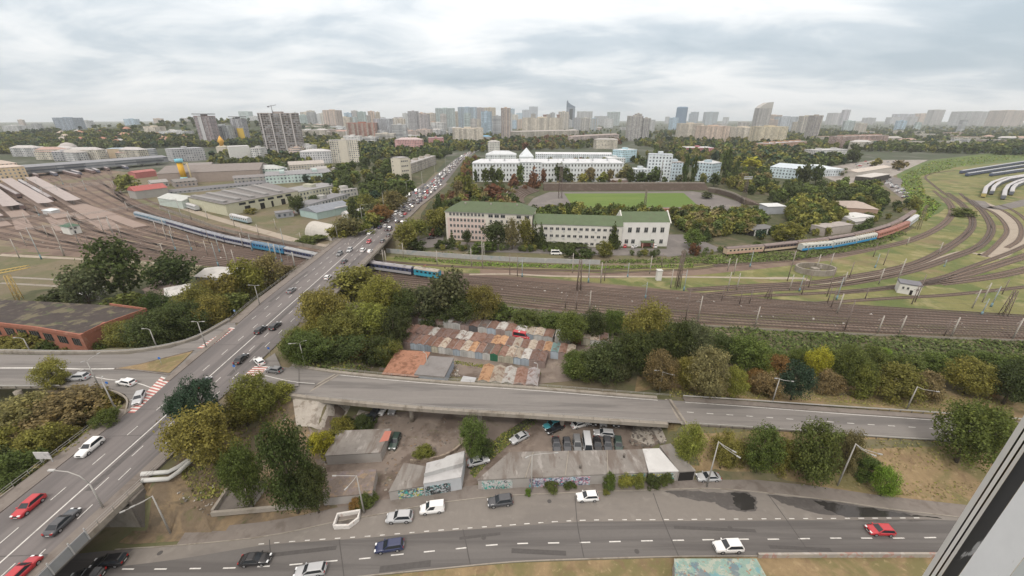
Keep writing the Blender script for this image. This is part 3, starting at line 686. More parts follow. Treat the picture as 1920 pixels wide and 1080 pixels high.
m_park = M('park_ground_mat', (0.07, 0.075, 0.035), var=0.15, scale=0.2, patches=[((0.15, 0.125, 0.085), 0.06, 0.5, 0.65, 0.7), ((0.04, 0.055, 0.022), 0.12, 0.5, 0.62, 0.7)])
drape('park_ground', pix([(775, 470), (790, 400), (862, 302), (890, 300), (1200, 330), (1440, 310), (1560, 312), (1650, 362), (1700, 402), (1640, 438), (1500, 460), (1355, 474), (1290, 482), (1000, 472)]), m_park, 0.02, 20)
drape('park_ground', pix([(600, 306), (840, 298), (790, 350), (690, 440), (620, 448), (650, 400), (618, 352)]), m_park, 0.03, 20)
drape('park_ground', pix([(-60, 585), (60, 545), (300, 520), (470, 505), (540, 520), (420, 605), (320, 650), (-60, 660)]), m_park, 0.04, 5)
# ---- tracks
m_trackbed = M('track_bed', (0.17, 0.125, 0.095), var=0.14, scale=1.2, patches=[((0.09, 0.065, 0.052), 0.5, 0.5, 0.66, 0.6)])
def track(px, sleepers=True, dz=0.07, bed=True, mat=m_trackbed, kindbed=1.15):
    l_ = smooth_line([G(x, y) for x, y in px], 5)
    l_ = [Vector((p.x, p.y, gz(p.x, p.y) + dz)) for p in l_]
    mb = MB()
    if bed: ribbon(mb, l_, -kindbed, kindbed, 0.0, 2)
    if sleepers:
        for p in resample(l_, 1.25 if p_near(l_) else 2.5):
            i = min(len(l_) - 2, max(0, min(range(len(l_)), key=lambda k: (l_[k] - p).length_squared)))
            d = (l_[i + 1] - l_[i]); d.z = 0; d = d.normalized() * .16; s_ = Vector((d.y, -d.x, 0)).normalized() * 1.35; q = p + Vector((0, 0, .05))
            mb.face([q - d + s_, q + d + s_, q + d - s_, q - d - s_], 1)
    for s_ in (-.76, .76): wall_ribbon(mb, l_, s_ - .07, s_ + .07, .03, .22, 0)
    return tag(mb.build('railway_track', [m_rail, m_sleeper, mat]), kind='structure')
def p_near(l_): return min(p.length for p in l_) < 190
TOP = [(640, 503), (760, 512), (880, 520), (1100, 539), (1300, 554), (1500, 567), (1700, 580), (1990, 597)]
BOT = [(640, 530), (790, 548), (925, 564), (1100, 583), (1300, 601), (1500, 613), (1700, 623), (1990, 634)]
for k in range(10):
    t = k / 9; track([(a_[0] + (b2[0] - a_[0]) * t, a_[1] + (b2[1] - a_[1]) * t) for a_, b2 in zip(TOP, BOT)], bed=False)
m_cess = M('cess_strip', (0.235, 0.18, 0.145), var=0.2, scale=0.9, patches=[((0.13, 0.095, 0.075), 0.35, 0.5, 0.62, 0.8, (0.4, 1, 1)), ((0.3, 0.25, 0.21), 1.5, 0.6, 0.7, 0.6)])
mb = MB()
for t in (.055, .165, .39, .5, .61, .83, .945):
    l_ = smooth_line([G(a_[0] + (b2[0] - a_[0]) * t, a_[1] + (b2[1] - a_[1]) * t) for a_, b2 in zip(TOP, BOT)], 5); ribbon(mb, l_, lambda p: -.55 + .25 * mnoise.noise(p * .05), lambda p: .55 + .3 * mnoise.noise(p * .07), .062, drape=True)
tag(mb.build('railway_cess_path', m_cess), kind='structure')
z5 = lambda l: zp(l, 1440, 290)
CURVES = [z5([(-600, 1010), (-200, 985), (330, 955), (600, 915), (900, 862), (1150, 790), (1340, 690), (1480, 590), (1525, 510), (1490, 430), (1420, 355), (1320, 290), (1230, 220), (1180, 170), (1240, 140), (1400, 120)]),
    z5([(-600, 1020), (-200, 1000), (330, 966), (600, 930), (900, 878), (1160, 806), (1360, 705), (1505, 595), (1545, 510), (1510, 425), (1440, 350), (1345, 285)]),
    z5([(-500, 1050), (0, 1005), (420, 985), (800, 925), (1100, 855), (1350, 770), (1560, 690), (1650, 600), (1655, 520), (1590, 420), (1500, 345), (1440, 290)]),
    z5([(-500, 1062), (0, 1020), (420, 998), (800, 940), (1120, 868), (1375, 782), (1580, 700), (1675, 602), (1680, 515), (1612, 415), (1525, 338)]),
    z5([(-500, 1085), (0, 1058), (500, 1033), (960, 988), (1300, 922), (1500, 850), (1800, 740), (1960, 668)]),
    z5([(500, 1045), (960, 998), (1300, 936), (1500, 880), (1800, 790), (2000, 725)]),
    z5([(1150, 975), (1500, 908), (1800, 815), (2000, 755)]),
    z5([(900, 1000), (1300, 962), (1700, 900), (2000, 830)]),
    z5([(1300, 975), (1700, 925), (2000, 860)]),
    z5([(300, 1120), (900, 1080), (1400, 1050), (2000, 985)]),
    z5([(-400, 830), (100, 790), (540, 745), (800, 700), (1050, 640), (1250, 555), (1350, 470), (1365, 400), (1310, 330), (1240, 270)]),
    z5([(-400, 840), (100, 802), (540, 757), (800, 712), (1070, 652), (1275, 562), (1378, 470), (1390, 395), (1335, 322)]),
    z5([(1620, 760), (1720, 670), (1790, 580), (1760, 500), (1680, 430), (1560, 380), (1480, 320)]),
    z5([(1790, 700), (1880, 640), (1900, 560), (1860, 490), (1760, 420), (1660, 385)]),
    z5([(1960, 520), (1900, 460), (1820, 410), (1740, 380)])]
for c in CURVES: track(c)
for q in ([(1130, 507), (1300, 498), (1360, 490), (1500, 477), (1590, 462), (1660, 440), (1705, 415), (1720, 395)], [(1130, 512), (1300, 505), (1360, 496), (1500, 483), (1590, 470), (1660, 450), (1712, 425)]): track(q, bed=False)
# western yard
UP = [(150, 310), (200, 335), (270, 372), (340, 402), (420, 430), (500, 452), (590, 473), (720, 492)]
LO = [(-120, 425), (0, 447), (60, 460), (140, 470), (220, 480), (330, 492), (450, 503), (720, 532)]
for k in range(16):
    t = k / 15; track([(a_[0] + (b2[0] - a_[0]) * t, a_[1] + (b2[1] - a_[1]) * t) for a_, b2 in zip(UP, LO)], sleepers=False, mat=m_ballast, kindbed=1.15)
for q in ([(120, 318), (170, 345), (230, 378), (260, 400), (340, 425)], [(190, 316), (222, 340), (225, 362), (245, 385), (300, 408)], [(165, 318), (195, 345), (230, 372), (330, 412), (450, 450)], [(205, 318), (215, 345), (222, 368), (262, 395), (400, 433), (560, 462)],
          [(0, 395), (60, 425), (120, 452), (200, 474)], [(0, 360), (70, 400), (150, 440), (260, 475)], [(60, 345), (130, 390), (210, 430), (330, 470)], [(40, 345), (100, 388), (180, 432), (300, 474)], [(90, 335), (160, 380), (260, 425), (380, 462)], [(560, 470), (680, 486), (800, 497), (960, 505), (1130, 509)]):
    track(q, sleepers=False, mat=m_ballast, kindbed=1.15)
# ================================================================== BUILDINGS
m_wall = M('plain_wall', None, var=0.08, scale=0.35, patches=[((0.2, 0.18, 0.16), 0.5, 0.58, 0.75, 0.35, (1, 1, 0.3))])
m_roofc = M('roof_sheet', None, rough=0.75, var=0.12, scale=0.4, patches=[((0.12, 0.1, 0.085), 0.25, 0.55, 0.72, 0.4)])
m_rusty = M('rusty_sheet', None, rough=0.85, var=0.2, scale=1.2, patches=[((0.13, 0.06, 0.035), 0.7, 0.48, 0.62, 0.65), ((0.36, 0.3, 0.25), 1.3, 0.6, 0.74, 0.4)])
m_brick = M('red_brick', (0.30, 0.125, 0.085), var=0.12, scale=0.8, patches=[((0.38, 0.25, 0.2), 0.35, 0.55, 0.7, 0.5), ((0.14, 0.075, 0.06), 0.5, 0.55, 0.7, 0.5)])
m_glass = newmat('window_glass')[0]; b_ = m_glass.node_tree.nodes['Principled BSDF']; b_.inputs['Base Color'].default_value = (0.025, 0.03, 0.036, 1); b_.inputs['Roughness'].default_value = 0.12
m_frame = M('window_frame_white', (0.5, 0.49, 0.46), var=.05)
m_dark = M('dark_opening', (0.022, 0.02, 0.019), var=.1)
FC = {'panel': facade('panel_facade', 3.2, 2.9, 0.56, 0.52, band=(0.1, (0.3, 0.29, 0.28), 0.5)), 'balcony': facade('balcony_facade', 3.6, 2.9, 0.62, 0.5, band=(0.3, (0.36, 0.36, 0.37), 0.55), vstripe=(10.8, 0.33, (0.22, 0.22, 0.23), 0.5)),
      'glass': facade('glass_facade', 2.2, 3.4, 0.9, 0.72, glass=(0.07, 0.1, 0.14)), 'brickpanel': facade('two_tone_facade', 3.4, 2.9, 0.5, 0.5, vstripe=(13.6, 0.4, (0.42, 0.37, 0.31), 0.85)),
      'bare': facade('bare_frame_facade', 4.6, 3.1, 0.84, 0.66, glass=(0.03, 0.026, 0.024)), 'low': facade('low_facade', 3.4, 3.4, 0.42, 0.52, colv=.3), 'strip': facade('strip_facade', 30, 3.3, 0.98, 0.45)}

def front(L_, R_, gzz=None):
    A = G(*L_) if gzz is None else P(*L_, gzz); B = G(*R_) if gzz is None else P(*R_, gzz)
    z = min(A.z, B.z); d = B - A; return A, math.hypot(d.x, d.y), math.atan2(d.y, d.x), z
def roof_shape(mb, w_, d_, h, kind, rh, m, ov=0.4):
    if kind == 'hip':
        i = min(d_ / 2, w_ / 2) ; a = [(-ov, -ov, h), (w_ + ov, -ov, h), (w_ + ov, d_ + ov, h), (-ov, d_ + ov, h)]; r0, r1 = (i, d_ / 2, h + rh), (w_ - i, d_ / 2, h + rh)
        mb.face([a[0], a[1], r1, r0], m); mb.face([a[1], a[2], r1], m); mb.face([a[2], a[3], r0, r1], m); mb.face([a[3], a[0], r0], m); mb.face(a[::-1], m)
    elif kind == 'gable':
        a = [(-ov, -ov, h), (w_ + ov, -ov, h), (w_ + ov, d_ + ov, h), (-ov, d_ + ov, h)]; r0, r1 = (-ov, d_ / 2, h + rh), (w_ + ov, d_ / 2, h + rh)
        mb.face([a[0], a[1], r1, r0], m); mb.face([a[2], a[3], r0, r1], m); mb.face([a[1], a[2], r1], m); mb.face([a[3], a[0], r0], m); mb.face(a[::-1], m)
    elif kind == 'gabley':   # ridge runs front to back
        a = [(-ov, -ov, h), (w_ + ov, -ov, h), (w_ + ov, d_ + ov, h), (-ov, d_ + ov, h)]; r0, r1 = (w_ / 2, -ov, h + rh), (w_ / 2, d_ + ov, h + rh)
        mb.face([a[1], a[2], r1, r0], m); mb.face([a[3], a[0], r0, r1], m); mb.face([a[0], a[1], r0], m); mb.face([a[2], a[3], r1], m); mb.face(a[::-1], m)
    elif kind == 'flat':
        mb.box(-.15, -.15, h + .003, w_ + .15, d_ + .15, h + .45, m)
    elif kind == 'shed':     # falls towards the front
        mb.face([(-ov, -ov, h), (w_ + ov, -ov, h), (w_ + ov, d_ + ov, h + rh), (-ov, d_ + ov, h + rh)], m)
        mb.face([(-ov, d_ + ov, h + rh - .12), (w_ + ov, d_ + ov, h + rh - .12), (w_ + ov, -ov, h - .12), (-ov, -ov, h - .12)], m)
        for q in (((-ov, -ov), (w_ + ov, -ov), 0, 0), ((w_ + ov, -ov), (w_ + ov, d_ + ov), 0, rh), ((w_ + ov, d_ + ov), (-ov, d_ + ov), rh, rh), ((-ov, d_ + ov), (-ov, -ov), rh, 0)):
            mb.face([(*q[0], h + q[2] - .12), (*q[1], h + q[3] - .12), (*q[1], h + q[3]), (*q[0], h + q[2])], m)
WIN = {}
def window_mesh(w_, h_, style=0):
    k = (w_, h_, style)
    if k in WIN: return WIN[k]
    mb = MB(); f = .09
    mb.box(-w_ / 2, -.05, 0, w_ / 2, .02, f, 0); mb.box(-w_ / 2, -.05, h_ - f, w_ / 2, .02, h_, 0)
    for x in (-w_ / 2, w_ / 2 - f) + ((-f / 2,) if w_ > 1 else ()): mb.box(x, -.05, f, x + f, .02, h_ - f, 0)
    if style != 2: mb.box(-w_ / 2 + f, -.05, h_ * .68, w_ / 2 - f, .02, h_ * .68 + f * .7, 0)
    mb.face([(-w_ / 2 + f, -.022, f), (w_ / 2 - f, -.022, f), (w_ / 2 - f, -.022, h_ - f), (-w_ / 2 + f, -.022, h_ - f)], 1)
    mb.box(-w_ / 2 - .12, -.16, -.1, w_ / 2 + .12, .02, -.003, 0)
    WIN[k] = mb.mesh('window', [m_frame, m_glass]); return WIN[k]
def windows(par, xs_, zs_, w_, h_, y=-.003, rot=0.0, style=0, skip=()):
    me = window_mesh(w_, h_, style); n = 0
    for j, z in enumerate(zs_):
        for i, x in enumerate(xs_):
            if (i, j) in skip: continue
            if n >= 100: return
            place('window', me, par, (x, y, z), rot); n += 1
def house(name, label, cat, L_, R_, ytop, depth, col, roof='flat', rcol=(0.2, 0.2, 0.2), rh=2.0, fac=None, h=None, gzz=None, group=None, base=True, ov=0.4, ordl=False, yaw=0.0, wallmat=None, roofmat=None):
    A, w_, ang, z = front(L_, R_, gzz)
    mid = A + Vector((math.cos(ang), math.sin(ang), 0)) * w_ / 2
    if h is None: h = max(2.0, ZT(mid.y, ytop) - z)
    o = empty(name, (A.x, A.y, z), ang + rad(yaw)); (ordtag if ordl else tag)(o, label, cat, group)
    mb = MB(); mb.box(0, 0, -1.5, w_, depth, h)
    for i in range(len(mb.f)):
        if i in mb.uv and mb.uv[i][0] != (-5, -5): mb.uv[i] = tuple((u, v - 1.5) for u, v in mb.uv[i])
    mb.build('wall', wallmat or (FC[fac] if fac else m_wall), o, color=col)
    mb = MB(); roof_shape(mb, w_, depth, h, roof, rh, 0, ov); mb.build('roof', roofmat or m_roofc, o, color=rcol)
    if roof == 'flat' and fac in ('panel', 'balcony', 'brickpanel', 'low', 'glass') and w_ > 14:
        mb = MB(); k = max(1, int(w_ // 28))
        for i in range(k):
            x = w_ * (i + .5) / k; mb.box(x - 2.5, depth * .3, h + .455, x + 2.5, depth * .7, h + 3.0)
        mb.build('roof_house', m_wall, o, color=tuple(c * .85 for c in col))
    o['dims'] = (w_, depth, h); return o
def rng(a, b, n): return [a + (b - a) * (i + .5) / n for i in range(n)]

# ---- green roofed institute by the railway
GR = (0.095, 0.125, 0.07)
o = house('institute_building', 'cream and pink five storey building with green hipped roof by the tracks', 'building', (838, 449), (997, 457), 399, 16, (0.62, 0.58, 0.51), 'hip', GR, 4.6, ov=.7)
w_, d_, h = o['dims']; fl = h / 5
mb = MB(); mb.box(1.0, -.06, -.5, w_ * .47, -.004, h - 3.4); mb.build('pink_wall_panel', m_wall, o, color=(0.62, 0.5, 0.45))
windows(o, rng(2.0, w_ * .47 - .4, 10), [fl * k + 1.1 for k in range(5)], 1.35, 1.7, y=-.07)
windows(o, [w_ * .53, w_ * .6, w_ * .67, w_ * .85, w_ * .94], [fl * 4 + .7], 2.6, 1.8); windows(o, rng(w_ * .5, w_, 8), [fl * k + 1.1 for k in range(4)], 1.4, 1.7)
mb = MB()
for x in (w_ * .2, w_ * .5, w_ * .8): mb.box(x, d_ * .35, h + 2.2, x + .9, d_ * .35 + .9, h + 4.2)
mb.build('chimney', m_wall, o, color=(.3, .28, .25))
for z in (h - .5,): mb = MB(); mb.box(-.35, -.35, z, w_ + .35, -.008, z + .42); mb.build('cornice', m_wall, o, color=(.62, .6, .55))
o = house('institute_wing', 'long white three storey wing with plain green gabled roof', 'building', (1000, 459), (1163, 465), 422, 13, (0.62, 0.6, 0.55), 'gable', (0.1, 0.135, 0.075), 4.2)
w_, d_, h = o['dims']; fl = h / 3
windows(o, rng(5, w_ - 1, 13), [fl * k + .9 for k in range(3)], 1.9, 1.5)
mb = MB(); [mb.box(x, -.5, z, x + .8, -.02, z + .55) for x in (9, 16, 24, 33) for z in (fl + .2, 2 * fl + .2)]; mb.build('air_conditioner', m_wall, o, color=(.5, .5, .5))
o = house('institute_hall', 'white two storey entrance hall with stepped gable ends and canopy', 'building', (1163, 462), (1250, 462), 417, 14, (0.64, 0.63, 0.6), 'gable', (0.1, 0.135, 0.075), 4.4, ov=.05)
w_, d_, h = o['dims']
windows(o, rng(2.0, w_ - 1.5, 5), [h * .58], 2.1, 2.9); windows(o, [3, 6.6, w_ - 8.2, w_ - 3.5], [h * .12], 2.0, 2.4)
for x in (-.45, w_ - .05):
    mb = MB(); mb.face([(x, -.6, h - .3), (x, d_ + .6, h - .3), (x, d_ / 2, h + 5.2)]); mb.face([(x + .5, d_ + .6, h - .3), (x + .5, -.6, h - .3), (x + .5, d_ / 2, h + 5.2)])
    mb.face([(x, -.6, h - .3), (x, d_ / 2, h + 5.2), (x + .5, d_ / 2, h + 5.2), (x + .5, -.6, h - .3)]); mb.face([(x, d_ / 2, h + 5.2), (x, d_ + .6, h - .3), (x + .5, d_ + .6, h - .3), (x + .5, d_ / 2, h + 5.2)])
    mb.build('gable_parapet', m_wall, o, color=(.62, .61, .57))
mb = MB(); mb.box(w_ * .42, -3.4, 2.9, w_ * .68, -.01, 3.3, 0); mb.build('canopy', m_roofc, o, color=GR)
for x in (w_ * .43, w_ * .66): mb = MB(); mb.box(x, -3.3, 0, x + .35, -2.95, 2.89); mb.build('canopy_post', m_wall, o, color=(.5, .28, .24))
mb = MB(); mb.box(w_ * .44, -.06, 0, w_ * .66, -.006, 2.6); mb.build('entrance_door', m_wall, o, color=(.33, .13, .1))
drape('forecourt', pix([(815, 462), (838, 452), (1000, 462), (1255, 467), (1290, 478), (1250, 480), (1130, 479), (1000, 475), (880, 472)]), m_lot, 0.07, 6)
drape('forecourt', pix([(775, 432), (800, 420), (832, 442), (830, 462), (790, 466), (770, 452)]), m_lot, 0.07, 6)
drape('forecourt', pix([(1250, 440), (1290, 440), (1360, 470), (1250, 482)]), m_lot, 0.075, 6)

# ---- white academy around its court
WA = (0.66, 0.69, 0.70); WR_ = (0.56, 0.58, 0.6)
o = house('academy_building', 'very long white four storey academy with pale hipped roof behind the stadium', 'building', (887, 341), (1166, 341), 305.5, 17, WA, 'hip', WR_, 3.6, fac=None)
w_, d_, h = o['dims']; fl = h / 4
W3 = rng(1, w_ - 1, 46)
me = window_mesh(1.4, 2.3, 2)
zs_ = [fl * k + fl * .25 for k in range(4)]; n = 0
for z in zs_[2:]:
    for x in W3: place('window', me, o, (x, -.004, z)); n += 1
mb = MB()
for z in zs_[:2]:
    for x in W3: mb.box(x - .7, -.03, z, x + .7, -.006, z + 2.3, 0)
q = mb.build('lower_windows', m_glass, o); tag(q, kind='stuff')
mb = MB(); mb.box(-.5, -.5, h * .985 - .5, w_ + .5, -.008, h * .985); mb.box(-.2, -.25, h * .74, w_ + .2, -.008, h * .74 + .35); mb.build('cornice', m_wall, o, color=(.68, .7, .71))
mb = MB(); k = w_ * .31; mb.box(k, -1.2, 0, k + 24, -.01, h + .8); mb.build('middle_block', FC['low'], o, color=(.62, .65, .66))
mb = MB(); mb.face([(k - .5, -1.7, h + .85), (k + 24.5, -1.7, h + .85), (k + 12, 4, h + 4.4)]); mb.face([(k + 24.5, -1.7, h + .85), (k + 12, 8, h + 4.4), (k + 12, 4, h + 4.4)]); mb.face([(k - .5, -1.7, h + .85), (k + 12, 4, h + 4.4), (k + 12, 8, h + 4.4)]); mb.build('middle_roof', m_roofc, o, color=WR_)
mb = MB(); [mb.box(x, 3.6, h + 2.0, x + 1.6, 5.4, h + 3.8) for x in rng(10, w_ - 10, 9)]; mb.build('roof_dormers', m_wall, o, color=(.5, .52, .54))
A, w2, ang, z = front((970, 319), (1004, 319))
o = house('academy_chapel_block', 'white domed block with pointed roof at the academy court', 'building', (974, 312), (1000, 312), 294, 20, (.64, .68, .7), 'hip', (.62, .66, .69), 12)
house('academy_rear_wing', 'white rear wing with long pale roof beyond the academy court', 'building', (1004, 300), (1146, 301), 289.5, 16, (.62, .66, .69), 'gable', (.58, .6, .62), 3, fac='low')
house('academy_side_wing', 'low white wing with pale roof left of the pointed block', 'building', (911, 309), (968, 309), 290, 24, (.63, .67, .68), 'hip', (.55, .58, .6), 5, fac='low')
house('academy_link_wing', 'low white wing with flat pale roof before the rear wing', 'building', (1140, 306), (1172, 306), 297, 30, (.64, .66, .66), 'flat', (.6, .62, .63), fac='low')
house('pale_blue_block', 'pale blue cubic block on the far side of the academy', 'building', (1166, 305), (1192, 303), 281, 22, (.47, .64, .7), 'flat', (.6, .65, .68), fac='low')
o = house('angular_tower_block', 'white eight storey block with blue glass stair beside two poplars', 'building', (1211, 341), (1252, 341), 290, 16, (.62, .67, .7), 'flat', (.42, .46, .5), fac='low', yaw=-14)
o = house('office_block', 'grey white office block with blue bays right of the angular block', 'building', (1252, 338), (1277, 338), 305, 18, (.52, .61, .67), 'flat', (.36, .33, .31), fac='low')
house('office_block', 'light blue stepped office block behind the poplars', 'building', (1296, 338), (1330, 342), 306, 20, (.5, .6, .65), 'flat', (.5, .52, .53), fac='low')
house('orange_side_block', 'blue and orange block peeping out between tall trees', 'building', (1328, 322), (1346, 322), 304, 20, (.55, .3, .22), 'flat', (.5, .5, .5), fac='low')
house('annex_building', 'low white annex with pale roof between academy and angular block', 'building', (1188, 342), (1213, 342), 318, 14, (.6, .65, .68), 'flat', (.62, .66, .69), fac='low')
house('pale_villa', 'small pale corner building by the jammed road', 'building', (915, 285), (937, 285), 266, 16, (.55, .54, .5), 'hip', (.4, .39, .37), 3, fac='low')
house('cream_school', 'cream block with dark window rows beyond the academy', 'building', (1112, 279), (1156, 280), 262, 20, (.55, .5, .41), 'hip', (.36, .35, .33), 3, fac='panel')
house('pink_hall', 'long pink hall with white flat roof among trees', 'building', (1286, 290), (1336, 290), 277, 30, (.5, .22, .24), 'flat', (.6, .6, .6), fac='low')
# ---- stadium
st = empty('stadium_stand', P(1100, 352, PLAT)); tag(st, 'dark tiered stand along the far side of the green pitch', 'stand')
def stand(nm, px, depth, h, par, mat, tiers=7):
    l_ = smooth_line([P(x, y, PLAT) for x, y in px], 4); mb = MB()
    for k in range(tiers):
        wall_ribbon(mb, l_, k * depth / tiers, depth, k * h / tiers - .2 if k else -.5, (k + 1) * h / tiers)
    mb2 = MB(); wall_ribbon(mb2, l_, depth + .01, depth + .5, -.5, h + 1.2)
    a_ = mb.build('terrace', mat, par); b2 = mb2.build('back_wall', m_conc, par)
    for q in (a_, b2): q.parent = par; q.matrix_parent_inverse = Matrix.Translation(par.location).inverted()
m_stand = M('stand_rows', (0.115, 0.088, 0.072), var=.15, scale=.8, patches=[((.17, .14, .12), .2, .5, .66, .6)])
stand('far', [(1330, 357), (1230, 357), (1120, 358), (1020, 358)], 12, 5, st, m_stand)
st2 = empty('stadium_stand', P(985, 375, PLAT)); tag(st2, 'curved terrace behind the left end of the green pitch', 'stand')
stand('l', [(1012, 358), (990, 366), (982, 373), (984, 381)], 15, 4, st2, m_stand)
st3 = empty('stadium_stand', P(1390, 368, PLAT)); tag(st3, 'curved terrace behind the right end of the green pitch', 'stand')
stand('r', [(1426, 385), (1400, 372), (1365, 362), (1338, 358)], -13, 4, st3, m_stand)
o = house('commentary_box', 'small dark roofed box on the far stadium stand', 'stand', (1145, 345), (1177, 345), 338, 8, (.28, .2, .18), 'shed', (.35, .33, .31), 1.2)
sheet('football_pitch', [P(x, y, PLAT) for x, y in [(1058, 363), (1282, 362), (1311, 388), (1076, 391)]], m_lawn, 0.12)
drape('running_track', pix([(1000, 372), (1030, 360), (1300, 359), (1345, 366), (1390, 380), (1400, 396), (1020, 400), (985, 390)]), m_lot, 0.06, 12)
tag(house('stadium_front_wall', 'low red brick wall along the near side of the pitch', 'wall', (1100, 397), (1310, 397), 392, 1.0, (.3, .13, .09), 'flat', (.35, .2, .15), wallmat=m_brick), kind='structure')
def lattice(name, label, base, ytop, wb, wt, col, cat='mast', group=None, lights=False, gzz=None, arms=()):
    b0 = G(*base) if gzz is None else P(*base, gzz); h = ZT(b0.y, ytop) - b0.z
    o = empty(name, b0); ordtag(o, label, cat, group); mb = MB(); n = max(4, int(h / 3))
    cs = [(-1, -1), (1, -1), (1, 1), (-1, 1)]
    for s_ in cs: mb.tube([(s_[0] * wb, s_[1] * wb, 0), (s_[0] * wt, s_[1] * wt, h)], .13, 4)
    for k in range(n):
        z0, z1 = h * k / n, h * (k + 1) / n; r0, r1 = wb + (wt - wb) * k / n, wb + (wt - wb) * (k + 1) / n
        for i in range(4):
            a_, b2 = cs[i], cs[(i + 1) % 4]
            mb.tube([(a_[0] * r0, a_[1] * r0, z0), (b2[0] * r1, b2[1] * r1, z1)], .07, 3, cap=False); mb.tube([(a_[0] * r1, a_[1] * r1, z1), (b2[0] * r1, b2[1] * r1, z1)], .06, 3, cap=False)
    mb.build('lattice_frame', m_obj_metal, o, color=col)
    if lights:
        mb = MB(); mb.box(-3.2, -.5, h, 3.2, .5, h + .25); 
        for x in rng(-3, 3, 6):
            for z in (.7, 1.9): mb.box(x - .4, -.75, h + z - .35, x + .4, -.3, h + z + .35)
        mb.box(-3.2, -.25, h + .25, -3.0, .1, h + 2.4); mb.box(3.0, -.25, h + .25, 3.2, .1, h + 2.4)
        mb.build('floodlight_bank', m_obj_metal, o, color=(.45, .45, .45))
    for z, l_ in arms: mb = MB(); mb.box(-l_, -.1, h * z, l_, .1, h * z + .3); mb.build('cross_arm', m_obj_metal, o, color=col)
    return o
m_obj_metal = M('painted_metal', None, rough=.6, var=.08, scale=1.0, spec=.4)
lattice('floodlight_mast', 'tall lattice floodlight mast before the academy at the stadium left corner', (1050, 372), 312, 1.6, .7, (.16, .12, .11), lights=True)
lattice('floodlight_mast', 'dark lattice floodlight mast at the stadium right corner', (1392, 382), 336, 1.5, .6, (.12, .09, .085), lights=True)
lattice('floodlight_mast', 'thin lattice mast behind the far stand of the stadium', (1236, 352), 300, .5, .25, (.3, .3, .3))

# ---- depot halls on the west side
o = house('long_shed', 'long dark grey shed roof with skylight strips behind the depot', 'shed', (318, 365), (560, 340), 350, 10, (.4, .41, .42), 'gable', (.16, .16, .17), 2.0, fac='low')
house('rear_shed', 'grey shed with pale green side wall behind the depot roofs', 'shed', (500, 346), (625, 338), 327, 40, (.45, .55, .53), 'flat', (.25, .25, .26), fac='low')
house('old_roundhouse', 'wide brown grey shed with strip roof beside the yellow tower', 'shed', (300, 345), (490, 336), 322, 70, (.3, .25, .22), 'gable', (.21, .185, .17), 5)
house('red_roof_shed', 'low shed with dull red roof near the tracks and lone tree', 'shed', (258, 374), (318, 366), 355, 14, (.33, .32, .3), 'gable', (.36, .11, .10), 3.5)
house('red_roof_shed', 'small far shed with bright red sides', 'shed', (256, 335), (295, 330), 322, 10, (.42, .16, .15), 'gable', (.38, .15, .14), 2)
house('red_flat_shed', 'dark red shed end beside the brown striped roof', 'shed', (400, 334), (433, 332), 322, 30, (.34, .15, .15), 'flat', (.33, .16, .16))
house('mint_villa', 'mint green old villa with white trim behind the depot', 'house', (466, 332), (527, 331), 317, 18, (.5, .62, .57), 'hip', (.42, .44, .43), 4, fac='low')
house('pale_gable_house', 'pale gabled house by the depot trees', 'house', (545, 322), (610, 318), 308, 16, (.52, .48, .42), 'gable', (.4, .37, .34), 4, fac='low')
o = house('small_workshop', 'small grey and mint workshop with barrel roof by the poplar', 'workshop', (596, 412), (660, 398), 392, 20, (.36, .47, .45), 'gable', (.22, .24, .27), 3)
house('flat_workshop', 'low grey flat roofed workshop behind the mint workshop', 'workshop', (583, 402), (655, 380), 374, 14, (.42, .42, .4), 'flat', (.2, .2, .21), fac='low')
house('shed_cluster', 'pale mint shed with broken white wall by the railway fence', 'shed', (300, 385), (345, 392), 374, 16, (.46, .52, .48), 'gable', (.45, .47, .45), 2.5)
# arched storage hangar
A, w_, ang, z = front((572, 440), (622, 452)); hg = empty('storage_hangar', (A.x, A.y, z), ang); tag(hg, 'white half barrel storage hangar beside the flyover', 'hangar')
mb = MB(); D_ = 13.0; n = 12; pr = [(math.cos(math.pi * k / n), math.sin(math.pi * k / n)) for k in range(n + 1)]
for k in range(n):
    (c0, s0), (c1, s1) = pr[k], pr[k + 1]; mb.face([(0, D_ / 2 - c0 * D_ / 2, s0 * 7), (w_, D_ / 2 - c0 * D_ / 2, s0 * 7), (w_, D_ / 2 - c1 * D_ / 2, s1 * 7), (0, D_ / 2 - c1 * D_ / 2, s1 * 7)], 0, smooth=True)
mb.build('barrel_roof', M('hangar_sheet', (.46, .44, .4), var=.08, scale=.5, patches=[((.3, .28, .26), .3, .55, .7, .4, (3, 1, .2))]), hg)
for x, nm in ((.02, 'end_wall'), (w_ - .02, 'end_wall')): mb = MB(); pts = [(x, D_ / 2 - c * D_ / 2, s_ * 6.97) for c, s_ in pr]; mb.face(pts if x < 1 else pts[::-1]); mb.build(nm, m_wall, hg, color=(.3, .29, .3))
